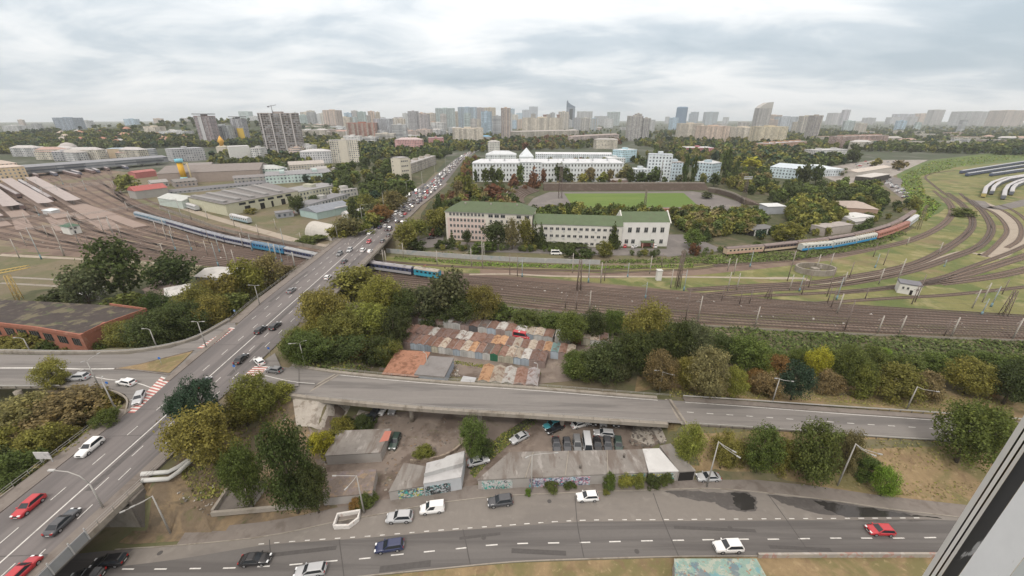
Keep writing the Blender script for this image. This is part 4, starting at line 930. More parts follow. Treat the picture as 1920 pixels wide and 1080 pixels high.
for i, (a_, b2, yt, dp, c, rf, rc) in enumerate([((400, 322), (452, 320), 312, 16, (.46, .44, .4), 'gable', (.3, .29, .28)), ((500, 330), (540, 328), 318, 14, (.5, .5, .48), 'flat', (.4, .4, .4)), ((540, 338), (580, 334), 324, 20, (.45, .5, .48), 'gable', (.36, .37, .37)), ((585, 330), (640, 327), 316, 18, (.5, .47, .42), 'hip', (.35, .34, .33)), ((350, 318), (398, 316), 309, 20, (.4, .36, .32), 'gable', (.24, .22, .21)), ((440, 345), (500, 341), 333, 16, (.36, .35, .33), 'gable', (.21, .2, .2)), ((640, 372), (672, 366), 356, 14, (.5, .49, .46), 'flat', (.36, .35, .34)), ((286, 352), (318, 349), 342, 16, (.42, .4, .38), 'gable', (.3, .29, .28)), ((330, 352), (372, 348), 340, 18, (.34, .3, .28), 'gable', (.2, .19, .18)), ((632, 404), (660, 398), 388, 10, (.5, .52, .5), 'flat', (.42, .42, .42)), ((655, 415), (690, 408), 400, 9, (.55, .55, .53), 'gable', (.5, .5, .49)), ((520, 410), (552, 406), 399, 8, (.3, .31, .33), 'flat', (.2, .2, .21))]):
    house('workshop_shed', 'pale workshop shed around the depot halls', 'shed', a_, b2, yt, dp, c, rf, rc, 2.2, fac='low', ordl=True, group='sheds around the depot')
# yellow and blue silo tower
A = G(348, 343); t_ = empty('water_tower', A); tag(t_, 'slender yellow and light blue tower among depot sheds', 'tower'); h = ZT(A.y, 298) - A.z
mb = MB(); mb.tube([(0, 0, 0), (0, 0, h * .25)], 3.2, 12); mb.build('tower_base', m_wall, t_, color=(.3, .55, .62)); mb = MB(); mb.tube([(0, 0, h * .25), (0, 0, h * .86)], 2.7, 12); mb.build('tower_shaft', m_wall, t_, color=(.72, .42, .05))
mb = MB(); mb.tube([(0, 0, h * .86), (0, 0, h)], [3.6, 3.9], 12); mb.build('tower_head', m_wall, t_, color=(.22, .5, .6)); mb = MB(); mb.box(0, -.6, h * .82, 9, .6, h * .85); mb.tube([(8, 0, 0), (8, 0, h * .82)], .7, 6); mb.build('side_stair', m_wall, t_, color=(.5, .42, .25))
# white signal box with green roof, white signal hut, pump pit
o = house('signal_box', 'white signal box with dark green roof in the western yard', 'signal box', (134, 441), (155, 437), 424, 9, (.62, .62, .58), 'hip', (.07, .13, .09), 1.6, ov=.6)
windows(o, [1.2, 3.0], [3.2], 1.3, 1.2); windows(o, [2.2], [.4], 1.0, 2.0)
o = house('signal_hut', 'small white railway hut with grey flat roof on the meadow', 'hut', (1681, 549), (1722, 556), 535, 5.5, (.6, .59, .55), 'flat', (.17, .17, .19))
w_, d_, h = o['dims']; windows(o, [w_ * .2, w_ * .42, w_ * .85], [h * .5], .8, 1.1)
mb = MB(); mb.box(w_ * .55, -.06, 0, w_ * .68, -.01, 2.0); mb.build('door', m_dark, o)
A = G(1527, 510); pt = empty('pump_pit', A); tag(pt, 'round roofless concrete ring wall with posts on the meadow', 'pit wall')
mb = MB(); ring = [Vector((8.2 * math.cos(a_ * math.pi / 8), 5.5 * math.sin(a_ * math.pi / 8), 0)) for a_ in range(17)]; wall_ribbon(mb, ring, -.35, .35, 0, 2.6); mb.build('ring_wall', m_conc, pt)
mb = MB(); mb.box(-1.5, -1.2, 0, 1.2, 1.5, 2.0); mb.tube([(3, 1, 0), (3, 1, 3)], .5, 8); mb.build('pump_block', m_conc, pt)
A = G(1234, 525); t2 = empty('white_kiosk', A); tag(t2, 'narrow white upright kiosk on the grass between tracks', 'kiosk'); mb = MB(); mb.box(-1, -1, 0, 1, 1, 4.4); mb.build('wall', m_wall, t2, color=(.62, .61, .58)); mb = MB(); mb.box(-1.2, -1.2, 4.41, 1.2, 1.2, 4.7); mb.build('roof', m_roofc, t2, color=(.5, .5, .48))
# concrete wall and hedge north of the railway
def wallrun(name, label, px, h, th, mat, cat='wall', col=None, posts=False):
    l_ = smooth_line([G(x, y) for x, y in px], 4); mb = MB(); wall_ribbon(mb, l_, -th / 2, th / 2, -.4, h); o = mb.build(name, mat); tag(o, label, cat)
    if col: o.color = (*col, 1)
    return o
wallrun('boundary_wall', 'long pale concrete boundary wall with faded graffiti along the railway', [(725, 474), (800, 480), (900, 487), (1000, 492), (1125, 496)], 2.3, .3, M('graffiti_wall', (.36, .36, .35), var=.1, patches=[((.2, .27, .3), .25, .55, .66, .6), ((.5, .48, .44), .4, .55, .7, .6)]))
wallrun('boundary_fence', 'grey slab fence between depot lane and western tracks', [(300, 392), (345, 407), (420, 433), (500, 450), (570, 463), (625, 472)], 2.0, .15, m_conc, 'fence')
wallrun('railing_fence', 'low pale railing along the southern edge of the tracks', [(925, 574), (1100, 592), (1300, 611), (1500, 623), (1700, 632), (1960, 642)], .7, .12, m_conc, 'fence')
# ---- buildings along the eastern curve
o = house('brick_depot', 'old brick depot with worn pale roof by the eastern curve', 'depot', (1580, 410), (1640, 414), 391, 26, (.34, .235, .18), 'hip', (.37, .31, .27), 3)
w_, d_, h = o['dims']; windows(o, rng(1, w_ - 1, 7), [h * .3], 1.3, 2.6)
house('flat_shed', 'low shed with white flat roof before the brick depot', 'shed', (1592, 425), (1634, 421), 408, 12, (.4, .4, .4), 'flat', (.56, .56, .55))
house('steel_cabin', 'grey metal cabin on an orange base by the right terrace', 'cabin', (1437, 402), (1470, 401), 387, 9, (.36, .38, .41), 'shed', (.58, .6, .6), .6)
o = house('open_garage', 'long dark open garage with white posts near the eastern siding', 'garage', (1408, 443), (1453, 439), 430, 9, (.03, .028, .026), 'flat', (.16, .16, .16), wallmat=m_dark)
w_, d_, h = o['dims']
for x in rng(0, w_, 4): mb = MB(); mb.box(x - .35, -.4, 0, x + .35, -.02, h); mb.build('post', m_wall, o, color=(.55, .55, .52))
house('ruined_shed', 'crumbling whitish shed wall beside the siding trains', 'ruin', (1542, 443), (1595, 436), 425, 8, (.4, .36, .33), 'flat', (.33, .3, .28))
house('rubble_yard', 'pale low workshop roofs beside the parked siding train', 'workshop', (1600, 428), (1632, 424), 414, 10, (.42, .4, .37), 'gable', (.42, .41, .4), 1.5)
house('white_hall', 'large white and pale blue hall with vaulted roof among eastern trees', 'hall', (1440, 332), (1500, 338), 315, 50, (.52, .62, .66), 'gable', (.5, .57, .61), 3, fac='low')
house('white_hall', 'white flat hall next to the vaulted hall', 'hall', (1505, 332), (1580, 330), 318, 40, (.5, .55, .57), 'hip', (.55, .6, .63), 4, fac='low')
house('long_market_shed', 'long pale shed beside the parking rows at the curve', 'shed', (1605, 333), (1668, 322), 318, 16, (.45, .42, .38), 'gable', (.48, .43, .38), 2)
house('dark_gate_shed', 'pale flat shed with black opening near parked cars', 'shed', (1630, 344), (1665, 337), 330, 14, (.06, .055, .05), 'flat', (.5, .48, .45))
house('brick_hospital', 'wide brick block overgrown by red creeper far right', 'building', (1575, 278), (1660, 274), 255, 30, (.4, .28, .24), 'flat', (.42, .36, .33), fac='panel')
house('white_long_wall_hall', 'white long hall with a row of small windows', 'hall', (1528, 293), (1586, 291), 281, 24, (.55, .54, .53), 'flat', (.5, .5, .5), fac='low')
house('orange_block', 'low orange and grey block before the eastern housing', 'building', (1438, 283), (1510, 277), 267, 26, (.46, .29, .21), 'flat', (.42, .42, .43), fac='low')
drape('parking_lane', pix([(1655, 345), (1665, 330), (1690, 335), (1700, 360), (1690, 372), (1668, 355)]), m_lot, .1, 10)
drape('market_ground', pix([(1540, 330), (1560, 312), (1640, 300), (1740, 300), (1700, 318), (1668, 334), (1640, 345), (1590, 350)]), M('market_ground_mat', (.3, .275, .25), var=.15, scale=.1, patches=[((.15, .13, .12), .12, .5, .6, .7)]), .1, 15)
# ---- station on the far left
o = house('station_building', 'cream station building with arched gallery at the platforms', 'station', (-60, 348), (57, 338), 316, 40, (.58, .47, .31), 'flat', (.5, .42, .36), fac='low')
house('station_pavilion', 'tall cream station pavilion with three dark arches', 'station', (-30, 330), (40, 325), 308, 20, (.58, .45, .33), 'hip', (.45, .38, .33), 4, fac='low')
bo = house('elevated_concourse', 'long grey elevated concourse bridge over the station tracks', 'footbridge', (45, 333), (318, 308), None, 24, (.25, .26, .27), 'gable', (.24, .25, .27), 2.2, h=6.0, fac='strip')
bo.location.z += 5
for k in range(8):
    w_ = bo['dims'][0]; mb = MB(); x = w_ * (k + .5) / 8; mb.box(x - .8, 9, -6, x + .8, 12, -1.52); mb.build('support_pier', m_conc, bo)
PLATS = [((-30, 347), (28, 398), 9, 17), ((14, 343), (92, 392), 9, 30), ((60, 340), (143, 387), 9, 40), ((-60, 380), (-5, 420), 9, 10)]
m_platf = M('platform_top', (.275, .215, .185), var=.08, scale=.3, patches=[((.22, .17, .145), .1, .5, .65, .6)])
for (a_, b2, wd, ext) in PLATS:
    A, B = G(*a_), G(*b2); d = B - A; L_ = d.length; ang = math.atan2(d.y, d.x)
    o = empty('station_platform', A, ang); ordtag(o, 'station platform with long pale canopy roof', 'platform', 'station platforms')
    mb = MB(); mb.box(0, -wd / 2, -.5, L_ + ext * 1.9, wd / 2, 1.1); mb.build('platform_slab', m_platf, o)
    mb = MB(); roofw = wd * .48; mb.face([(0, -roofw, 5.0), (L_, -roofw, 5.0), (L_, 0, 4.6), (0, 0, 4.6)]); mb.face([(0, 0, 4.6), (L_, 0, 4.6), (L_, roofw, 5.0), (0, roofw, 5.0)]); mb.build('canopy_roof', m_roofc, o, color=(.36, .315, .3))
    mb = MB(); [mb.box(x - .2, -.2, 1.1, x + .2, .2, 4.6) for x in rng(0, L_, max(3, int(L_ / 9)))]; mb.build('canopy_posts', m_steel, o)
for a_, b2, wd in (((142, 383), (208, 406), 7), ((205, 406), (265, 428), 7)):
    A, B = G(*a_), G(*b2); d = B - A; o = empty('station_platform', A, math.atan2(d.y, d.x)); ordtag(o, 'bare open station platform without a roof', 'platform', 'station platforms'); mb = MB(); mb.box(0, -wd / 2, -.5, d.length, wd / 2, 1.1); mb.build('platform_slab', m_platf, o)
for l_ in ([(20, 408), (45, 402), (64, 428), (30, 432)], [(85, 408), (115, 404), (140, 432), (105, 434)], [(130, 400), (165, 396), (185, 408), (150, 412)], [(160, 412), (200, 408), (230, 428), (190, 432)]): drape('platform_ground', pix(l_), m_platf, .2, 12)
o = house('platform_kiosk', 'small white kiosk at the end of a platform roof', 'kiosk', (82, 402), (98, 404), 395, 5, (.5, .5, .5), 'shed', (.6, .65, .67), .6)
# ---- old brick factory on the left
A = G(0, 632)
fb = empty('brick_factory', P(-200, 640, 0.3)); tag(fb, 'low red brick factory with mossy bitumen roof on the left', 'factory')
R_Z = 8.2
poly = [P(-260, 606, R_Z), P(0, 606, R_Z), P(70, 614, R_Z), P(152, 628, R_Z), P(195, 607, R_Z), P(272, 580, R_Z), P(205, 571, R_Z), P(100, 565, R_Z), P(0, 560, R_Z), P(-260, 545, R_Z)]
def local(o, mb, nm, mat, col=None):
    q = mb.build(nm, mat, o, color=col); q.matrix_parent_inverse = Matrix.Translation(o.location).inverted(); return q
mb = MB(); mb.prism([(p.x, p.y) for p in poly], -.3, R_Z - .55); local(fb, mb, 'wall', m_brick)
mb = MB(); mb.prism([(p.x, p.y) for p in poly], R_Z - .54, R_Z - .3); local(fb, mb, 'roof', M('mossy_roof', (.06, .05, .046), var=.25, scale=.5, patches=[((.14, .125, .08), .22, .5, .6, .9), ((.17, .14, .115), .5, .58, .7, .6), ((.09, .11, .05), .3, .58, .68, .7)]))
mb = MB(); pl = [Vector((p.x, p.y, R_Z)) for p in poly[:7]]; wall_ribbon(mb, pl, -.02, .42, -.7, .35); local(fb, mb, 'parapet', m_brick)
ln = poly[:4]
def wall_openings(a_, b2, n, w0, z0, z1, nm='window', mat=m_glass):
    d = b2 - a_; L_ = math.hypot(d.x, d.y); d = Vector((d.x, d.y, 0)).normalized(); s_ = Vector((d.y, -d.x, 0)) * .06
    for i in range(n):
        c = Vector((a_.x, a_.y, 0)) + d * (L_ * (i + .5) / n); mb = MB(); p0, p1 = c - d * w0 / 2 + s_, c + d * w0 / 2 + s_
        mb.face([(p0.x, p0.y, z0), (p1.x, p1.y, z0), (p1.x, p1.y, z1), (p0.x, p0.y, z1)])
        for t in (.25, .5, .75):
            q = p0.lerp(p1, t); e_ = d * .08; qs = s_ * .5; mb.face([(q.x - e_.x + qs.x, q.y - e_.y + qs.y, z0), (q.x + e_.x + qs.x, q.y + e_.y + qs.y, z0), (q.x + e_.x + qs.x, q.y + e_.y + qs.y, z1), (q.x - e_.x + qs.x, q.y - e_.y + qs.y, z1)], 1)
        local(fb, mb, nm, [mat, m_concdark])
wall_openings(poly[0], poly[1], 6, 4.6, R_Z - 4.0, R_Z - 1.4); wall_openings(poly[1], poly[2], 3, 3.8, R_Z - 4.0, R_Z - 1.4); wall_openings(poly[2], poly[3], 3, 3.8, R_Z - 4.0, R_Z - 1.6); wall_openings(poly[4], poly[5], 2, 3.6, 1, 4.5)
for p in (poly[3], poly[4]): mb = MB(); mb.box(p.x - .5, p.y - .5, -.3, p.x + .5, p.y + .5, R_Z + .36); local(fb, mb, 'corner_pier', m_brick)
# sheds behind the trees
house('grey_shed', 'low pale grey shed roof behind the left trees', 'shed', (372, 538), (428, 541), 520, 12, (.33, .32, .3), 'gable', (.46, .45, .43), 1.6)
house('white_shed', 'white roofed shed between the left trees and the flyover', 'shed', (318, 575), (362, 566), 552, 11, (.3, .26, .24), 'gable', (.55, .54, .52), 1.8)
house('brown_shed', 'shed with brown roof in the shadow of left trees', 'shed', (275, 560), (312, 570), 548, 10, (.25, .2, .18), 'gable', (.22, .17, .15), 1.8)
house('broken_cabin', 'small broken pale cabin behind the brick factory', 'cabin', (145, 568), (188, 562), 554, 6, (.35, .34, .32), 'shed', (.4, .4, .4), .7)

# ---- garages
RUST = [(.235, .135, .1), (.21, .12, .095), (.27, .155, .11), (.185, .12, .1), (.3, .19, .13)]
RC = {'r': RUST[0], 'd': RUST[3], 'o': (.45, .25, .12), 'g': (.42, .41, .38), 'b': (.4, .34, .265), 't': (.14, .25, .24), 'w': (.58, .57, .55), 'k': (.13, .11, .1), 'p': (.36, .33, .33)}
WC = {'w': (.5, .5, .48), 'b': (.36, .43, .5), 'c': (.46, .43, .33), 'g': (.03, .19, .1), 'r': (.32, .09, .07), 'k': (.12, .12, .13), 'l': (.3, .36, .42), 'p': (.35, .26, .23)}
CN = {'r': 'rusty', 'd': 'dark rusty', 'o': 'orange rusty', 'g': 'pale grey', 'b': 'beige', 't': 'teal', 'w': 'white', 'k': 'black brown', 'p': 'grey'}
WN = {'w': 'white', 'b': 'pale blue', 'c': 'cream', 'g': 'green', 'r': 'red', 'k': 'dark', 'l': 'blue grey', 'p': 'pinkish'}
def shade(c, a, b):
    k = rnd.uniform(a, b) * .94; g = sum(c) / 3; return [(v * .82 + g * .18) * k for v in c]
def garage_row(Lp, Rp, roofs, walls, depth, rowname, face=1, hgt=2.3, rise=.65, tilt=0.0):
    A, B = G(*Lp), G(*Rp); d = B - A; L_ = math.hypot(d.x, d.y); ang = math.atan2(d.y, d.x); n = len(roofs); w_ = L_ / n - .06
    for i in range(n):
        p = A.lerp(B, i / n); p.z = gz(p.x, p.y); hh = hgt + rnd.uniform(-.15, .15)
        o = empty('garage', p, ang + tilt)
        ordtag(o, f'{WN[walls[i]]} garage with {CN[roofs[i]]} roof, {rowname}', 'garage', 'metal garages, ' + rowname)
        mb = MB(); mb.box(0, 0, -.3, w_, depth, hh); mb.face([(0, 0, hh), (w_, 0, hh), (w_ / 2, 0, hh + rise * .62)]); mb.face([(w_, depth, hh), (0, depth, hh), (w_ / 2, depth, hh + rise * .62)]); mb.build('wall', m_wall, o, color=shade(WC[walls[i]], .75, 1.05))
        mb = MB(); e_ = .02; f_ = .2
        for s_ in (0, 1):
            x0, z0 = (-e_, hh - .02) if s_ == 0 else (w_ + e_, hh - .02)
            a_ = [(x0, -f_, z0), (w_ / 2, -f_, hh + rise * .62 + .03), (w_ / 2, depth + .05, hh + rise * .62 + .03), (x0, depth + .05, z0)]
            mb.face(a_ if s_ == 1 else a_[::-1])
        mb.build('roof', m_rusty, o, color=shade(RC[roofs[i]], .8, 1.15))
        mb = MB()
        if face == 1:
            mb.box(w_ * .12, -.05, 0, w_ * .88, -.006, hh * .86); mb.box(w_ * .495, -.065, 0, w_ * .51, -.052, hh * .86, 1); mb.build('garage_door', [m_wall, m_dark], o, color=shade(WC[walls[i]], .7, 1.1))
garage_row((754, 603), (1036, 644), 'ddrrrgkkdkrgrwbbr', 'ppwwpwwpkwbpwwbww', 5, 'back row', rise=.55)
garage_row((1040, 641), (1140, 652), 'wkrbbd', 'wwrcww', 5, 'end of back row', rise=.5)
garage_row((757, 653), (1022, 691), 'ddrrrbrrborkrrbbgdd', 'pbblcwwlwwbwgccbbpp', 5.4, 'front half of middle row', rise=.6)
Rr = 'ddgdddggrrdoodbrbrot'
A, B = G(757, 653), G(1022, 691); nrm = Vector((-(B - A).y, (B - A).x, 0)).normalized() * 5.6
mA, mB_ = PX(A + nrm), PX(B + nrm)
garage_row((mA[0] - 20, mA[1] - 3), (mB_[0] + 48, mB_[1] + 7), 'dr' + Rr + 'rb', 'pppppppppppppppwwwpwpbpc', 5.2, 'rear half of middle row', face=0, hgt=2.45, rise=.55)
garage_row((896, 727), (1008, 738), 'obgrp', 'cccpp', 7.4, 'front row by the ramp', rise=1.1)
house('rusty_shed', 'wide rusty striped shed roof tight against the ramp', 'shed', (722, 716), (784, 721), 695, 10, (.3, .2, .16), 'shed', (.31, .16, .105), 1.0, h=2.8, roofmat=m_rusty)
house('grey_flat_shed', 'grey flat roofed shed with blue front beside the rusty shed', 'shed', (780, 720), (834, 725), 700, 9, (.32, .36, .42), 'flat', (.21, .2, .195), h=2.8)
house('pale_cabin', 'small pale cabin roof below the ramp parapet', 'cabin', (866, 727), (886, 730), 706, 2.0, (.4, .4, .4), 'shed', (.4, .41, .42), .3, h=1.8)
# ---- workshops along the lower street
m_slab = M('slab_roof', (.215, .2, .183), var=.14, scale=.7, patches=[((.14, .115, .098), .3, .48, .62, .85, (1, .25, 1)), ((.36, .34, .32), .6, .54, .66, .6, (1, .4, 1)), ((.1, .085, .07), 1.6, .62, .7, .6)])
m_graf = newmat('graffiti_paint')
def graffiti_mat(name, cols, scale, seedoff):
    m, nt, b = newmat(name); geo = nt.nodes.new('ShaderNodeNewGeometry').outputs['Position']
    mp = nt.nodes.new('ShaderNodeMapping'); mp.inputs['Location'].default_value = (seedoff, 0, 0); nt.links.new(geo, mp.inputs[0])
    c = cols[0]; 
    for i, cc in enumerate(cols[1:]):
        n = nt.nodes.new('ShaderNodeTexNoise'); n.inputs['Scale'].default_value = scale * (1 + .35 * i); n.inputs['Detail'].default_value = 1.5; n.inputs['Distortion'].default_value = 1.6
        mp2 = nt.nodes.new('ShaderNodeMapping'); mp2.inputs['Location'].default_value = (13.1 * i, 5.7 * i, 0); nt.links.new(mp.outputs[0], mp2.inputs[0]); nt.links.new(mp2.outputs[0], n.inputs['Vector'])
        c = _mix(nt, _ramp(nt, n.outputs['Fac'], .53, .545), c, cc)
    nt.links.new(c, b.inputs['Base Color']); b.inputs['Roughness'].default_value = .7; return m
gA = graffiti_mat('graffiti_teal', [(.42, .42, .4), (.08, .08, .09), (.03, .33, .28), (.5, .5, .5)], 1.1, 0)
gB = graffiti_mat('graffiti_mixed', [(.36, .36, .37), (.05, .4, .46), (.5, .18, .24), (.5, .52, .58), (.1, .1, .16)], .8, 7)
gC = graffiti_mat('graffiti_yellow', [(.1, .11, .12), (.5, .44, .05), (.05, .32, .3), (.45, .47, .45)], .9, 3)
def strip_shop(name, label, Fpx, Bpx, h, zg=0.05, wall=None, wcol=(.33, .31, .29), roofm=m_slab, rcol=(.3, .29, .27), cat='garage'):
    """flat-roofed run given by its front foot line (ground) and back roof line (roof height) in the photo"""
    a_, b2 = P(*Fpx[0], zg), P(*Fpx[1], zg); c, d = P(*Bpx[1], zg + h), P(*Bpx[0], zg + h)
    o = empty(name, a_); tag(o, label, cat); pl = [(p.x, p.y) for p in (a_, b2, c, d)]
    mb = MB(); mb.prism(pl, -.3, zg + h - .22); local(o, mb, 'wall', wall or m_wall, wcol)
    cx_, cy_ = sum(p[0] for p in pl) / 4, sum(p[1] for p in pl) / 4
    mb = MB(); mb.prism([(cx_ + (x - cx_) * 1.01, cy_ + (y - cy_) * 1.03) for x, y in pl], zg + h - .215, zg + h); local(o, mb, 'roof', roofm, rcol); return o, a_, b2
def front_panel(o, a_, b2, t0, t1, z0, z1, nm, mat, col=None, off=.05):
    d = b2 - a_; s_ = Vector((d.y, -d.x, 0)).normalized() * off; p0, p1 = a_.lerp(b2, t0) + s_, a_.lerp(b2, t1) + s_
    mb = MB(); q0, q1 = p0 - s_ * .9, p1 - s_ * .9
    mb.face([(p0.x, p0.y, z0), (p1.x, p1.y, z0), (p1.x, p1.y, z1), (p0.x, p0.y, z1)]); mb.face([(p0.x, p0.y, z1), (p1.x, p1.y, z1), (q1.x, q1.y, z1), (q0.x, q0.y, z1)]); mb.face([(p1.x, p1.y, z0), (q1.x, q1.y, z0), (q1.x, q1.y, z1), (p1.x, p1.y, z1)]); mb.face([(q0.x, q0.y, z0), (p0.x, p0.y, z0), (p0.x, p0.y, z1), (q0.x, q0.y, z1)])
    local(o, mb, nm, mat, col)
o, a_, b2 = strip_shop('garage_block', 'long flat concrete garage block with colourful graffiti along the street', [(897, 918), (1210, 904)], [(956, 848), (1204, 843)], 2.7)
front_panel(o, a_, b2, .02, .2, .1, 2.3, 'graffiti_panel', gA); front_panel(o, a_, b2, .3, .66, .1, 2.3, 'graffiti_panel', gB, off=.06); front_panel(o, a_, b2, .85, .99, .1, 2.3, 'graffiti_panel', gC, off=.055)
for q in (((1060, 892), (1066, 846)), ((985, 896), (1000, 848)), ((1140, 890), (1138, 845))): mb = MB(); wall_ribbon(mb, [P(*p, 2.76) for p in q], -.1, .1, 0, .12); local(o, mb, 'roof_seam', m_conc)
mb = MB(); [mb.tube([P(*p, 2.75), P(*p, 2.75) + Vector((0, 0, .8))], .25, 8) for p in ((1170, 857), (1088, 877))]; local(o, mb, 'roof_vent', m_concdark)
o, a_, b2 = strip_shop('depot_hall', 'pale green locomotive depot hall with dark doors and window strips', [(428, 405), (562, 377)], [(352, 369), (500, 343)], 8.6, zg=1.5, wcol=(.5, .49, .37), rcol=(.19, .18, .175), roofm=m_roofc, cat='depot')
for t0, t1 in ((.22, .29), (.42, .48), (.575, .605), (.72, .78)): front_panel(o, a_, b2, t0, t1, 1.5, 6.0, 'depot_door', m_dark, off=.07)
for t in (.16, .28, .41, .54, .67, .8): front_panel(o, a_, b2, t, t + .085, 7.2, 8.9, 'window', m_glass, off=.06)
for t in (.05, .24, .43, .62, .81):
    q0, q1 = P(428 + 134 * t, 405 - 28 * t, 1.5), P(352 + 148 * t, 369 - 26 * t, 10.1); mb = MB(); ln = [Vector((q.x, q.y, 10.1)) for q in (q0.lerp(q1, .08), q0.lerp(q1, .5), q0.lerp(q1, .95))]; wall_ribbon(mb, ln, -1.6, 1.6, .01, 1.3); local(o, mb, 'roof_lantern', m_roofc, (.26, .255, .25))
house('depot_annex', 'pale green annex at the far end of the depot hall', 'depot', (564, 377), (640, 361), 353, 26, (.5, .5, .4), 'flat', (.27, .27, .27), fac='low')
o, a_, b2 = strip_shop('white_roof_garage', 'garage with bright white sheet roof at the end of the graffiti block', [(1213, 904), (1268, 902)], [(1205, 842), (1236, 841)], 2.75, roofm=m_roofc, rcol=(.52, .52, .51)); front_panel(o, a_, b2, .1, .9, .1, 2.2, 'graffiti_panel', gC)
o, a_, b2 = strip_shop('grey_roof_garage', 'grey roofed garage with black door next to the white roof', [(1269, 902), (1300, 900)], [(1237, 836), (1258, 832)], 2.6); front_panel(o, a_, b2, .05, .95, .05, 2.3, 'garage_door', m_dark)
o, a_, b2 = strip_shop('graffiti_garage', 'low concrete garage with yellow graffiti by the dirt driveway', [(732, 939), (797, 928)], [(757, 868), (800, 875)], 2.5); front_panel(o, a_, b2, .25, .98, .1, 2.2, 'graffiti_panel', gC)
o, a_, b2 = strip_shop('metal_workshop', 'two tier workshop with light metal roofs and dark mural front', [(797, 930), (866, 918)], [(800, 868), (872, 850)], 3.4, roofm=m_roofc, rcol=(.42, .42, .42), wcol=(.42, .44, .46), cat='workshop'); front_panel(o, a_, b2, .02, .7, .1, 2.4, 'mural_panel', graffiti_mat('mural_dark', [(.07, .075, .08), (.1, .3, .3), (.03, .03, .03), (.4, .43, .45)], .9, 11))
c, d = P(797, 897, 3.45), P(870, 876, 3.45); mb = MB(); e0, e1 = P(838, 855, 4.6), P(871, 845, 4.6); f0 = P(795, 888, 4.4); f1 = P(868, 868, 4.4)
pl = [f0, f1, e1, e0]; mb.face(pl); mb.face([p - Vector((0, 0, .15)) for p in pl[::-1]])
for i in range(4): a3, b3 = pl[i], pl[(i + 1) % 4]; lo0, lo1 = Vector((a3.x, a3.y, 3.41)), Vector((b3.x, b3.y, 3.41)); mb.face([lo0, lo1, b3, a3])
local(o, mb, 'upper_roof', m_roofc, (.4, .4, .395))
o, a_, b2 = strip_shop('concrete_garage', 'flat concrete garage with cracked roof and red patch under the ramp', [(614, 872), (716, 866)], [(634, 808), (732, 804)], 2.7)
mb = MB(); mb.face([P(*p, 2.79) for p in ((711, 829), (728, 826), (734, 808), (722, 808))]); local(o, mb, 'red_roof_patch', m_wall, (.42, .17, .13))
o, a_, b2 = strip_shop('overgrown_garage', 'sunken garage roof covered with brown leaves behind the picket wall', [(608, 948), (700, 940)], [(612, 886), (706, 880)], 2.2, roofm=M('leafy_roof', (.17, .14, .12), var=.25, scale=2, patches=[((.28, .2, .12), .8, .5, .65, .7), ((.2, .17, .2), .5, .5, .65, .5)]))
o, a_, b2 = strip_shop('ruined_foundation', 'roofless concrete foundation walls beside the dark poplar', [(398, 968), (470, 958)], [(432, 905), (500, 902)], 1.3, roofm=m_concdark)
mb = MB(); [wall_ribbon(mb, [P(*p, 1.4) for p in q], -.25, .25, -.1, .8) for q in (((400, 962), (436, 908)), ((455, 938), (470, 908)), ((398, 966), (600, 948)))]; local(o, mb, 'ruin_wall', m_conc)
o, a_, b2 = strip_shop('rusted_garage', 'rusty green and blue metal garage roof at the near street edge', [(1262, 1120), (1440, 1120)], [(1265, 1048), (1418, 1048)], 2.4, roofm=M('peeling_roof', (.21, .3, .26), rough=.8, var=.15, scale=1.5, patches=[((.34, .36, .3), .6, .48, .54, .8), ((.12, .27, .31), .5, .56, .58, .7), ((.12, .15, .18), .25, .52, .54, .75), ((.3, .14, .08), 1.6, .6, .63, .8), ((.42, .42, .38), 1.2, .62, .66, .6)]))
wallrun('graffiti_parapet', 'low concrete parapet with red and black scrawls along the street', [(1420, 1045), (1600, 1044), (1760, 1044), (1900, 1045)], .9, .35, graffiti_mat('parapet_paint', [(.32, .29, .25), (.37, .34, .31), (.31, .2, .17), (.29, .265, .24)], .35, 5))
o = empty('works_barrier', P(653, 985, .05)); tag(o, 'ring of white plastic barriers around a dug pit at the kerb', 'barrier')
pb = [P(*q, .05) for q in ((627, 990), (634, 969), (676, 962), (672, 977), (655, 990), (627, 991))]; mb = MB(); wall_ribbon(mb, pb, -.18, .18, 0, .85); local(o, mb, 'barrier_panel', M('barrier_white', (.6, .58, .55), var=.15, scale=3, patches=[((.3, .12, .08), 2.5, .62, .68, .6)]))
mb = MB(); mb.face([(p.x, p.y, .055) for p in (P(632, 988, .05), P(638, 973, .05), P(669, 967, .05), P(655, 988, .05))]); local(o, mb, 'pit_floor', m_concdark)
wallrun('retaining_wall', 'curved low retaining wall of rubble beside the yard tree', [(770, 868), (800, 866), (838, 856), (866, 836), (884, 806), (890, 790)], .9, .4, M('rubble_wall', (.3, .25, .2), var=.25, scale=2, patches=[((.16, .12, .1), 1.2, .5, .6, .8)]))
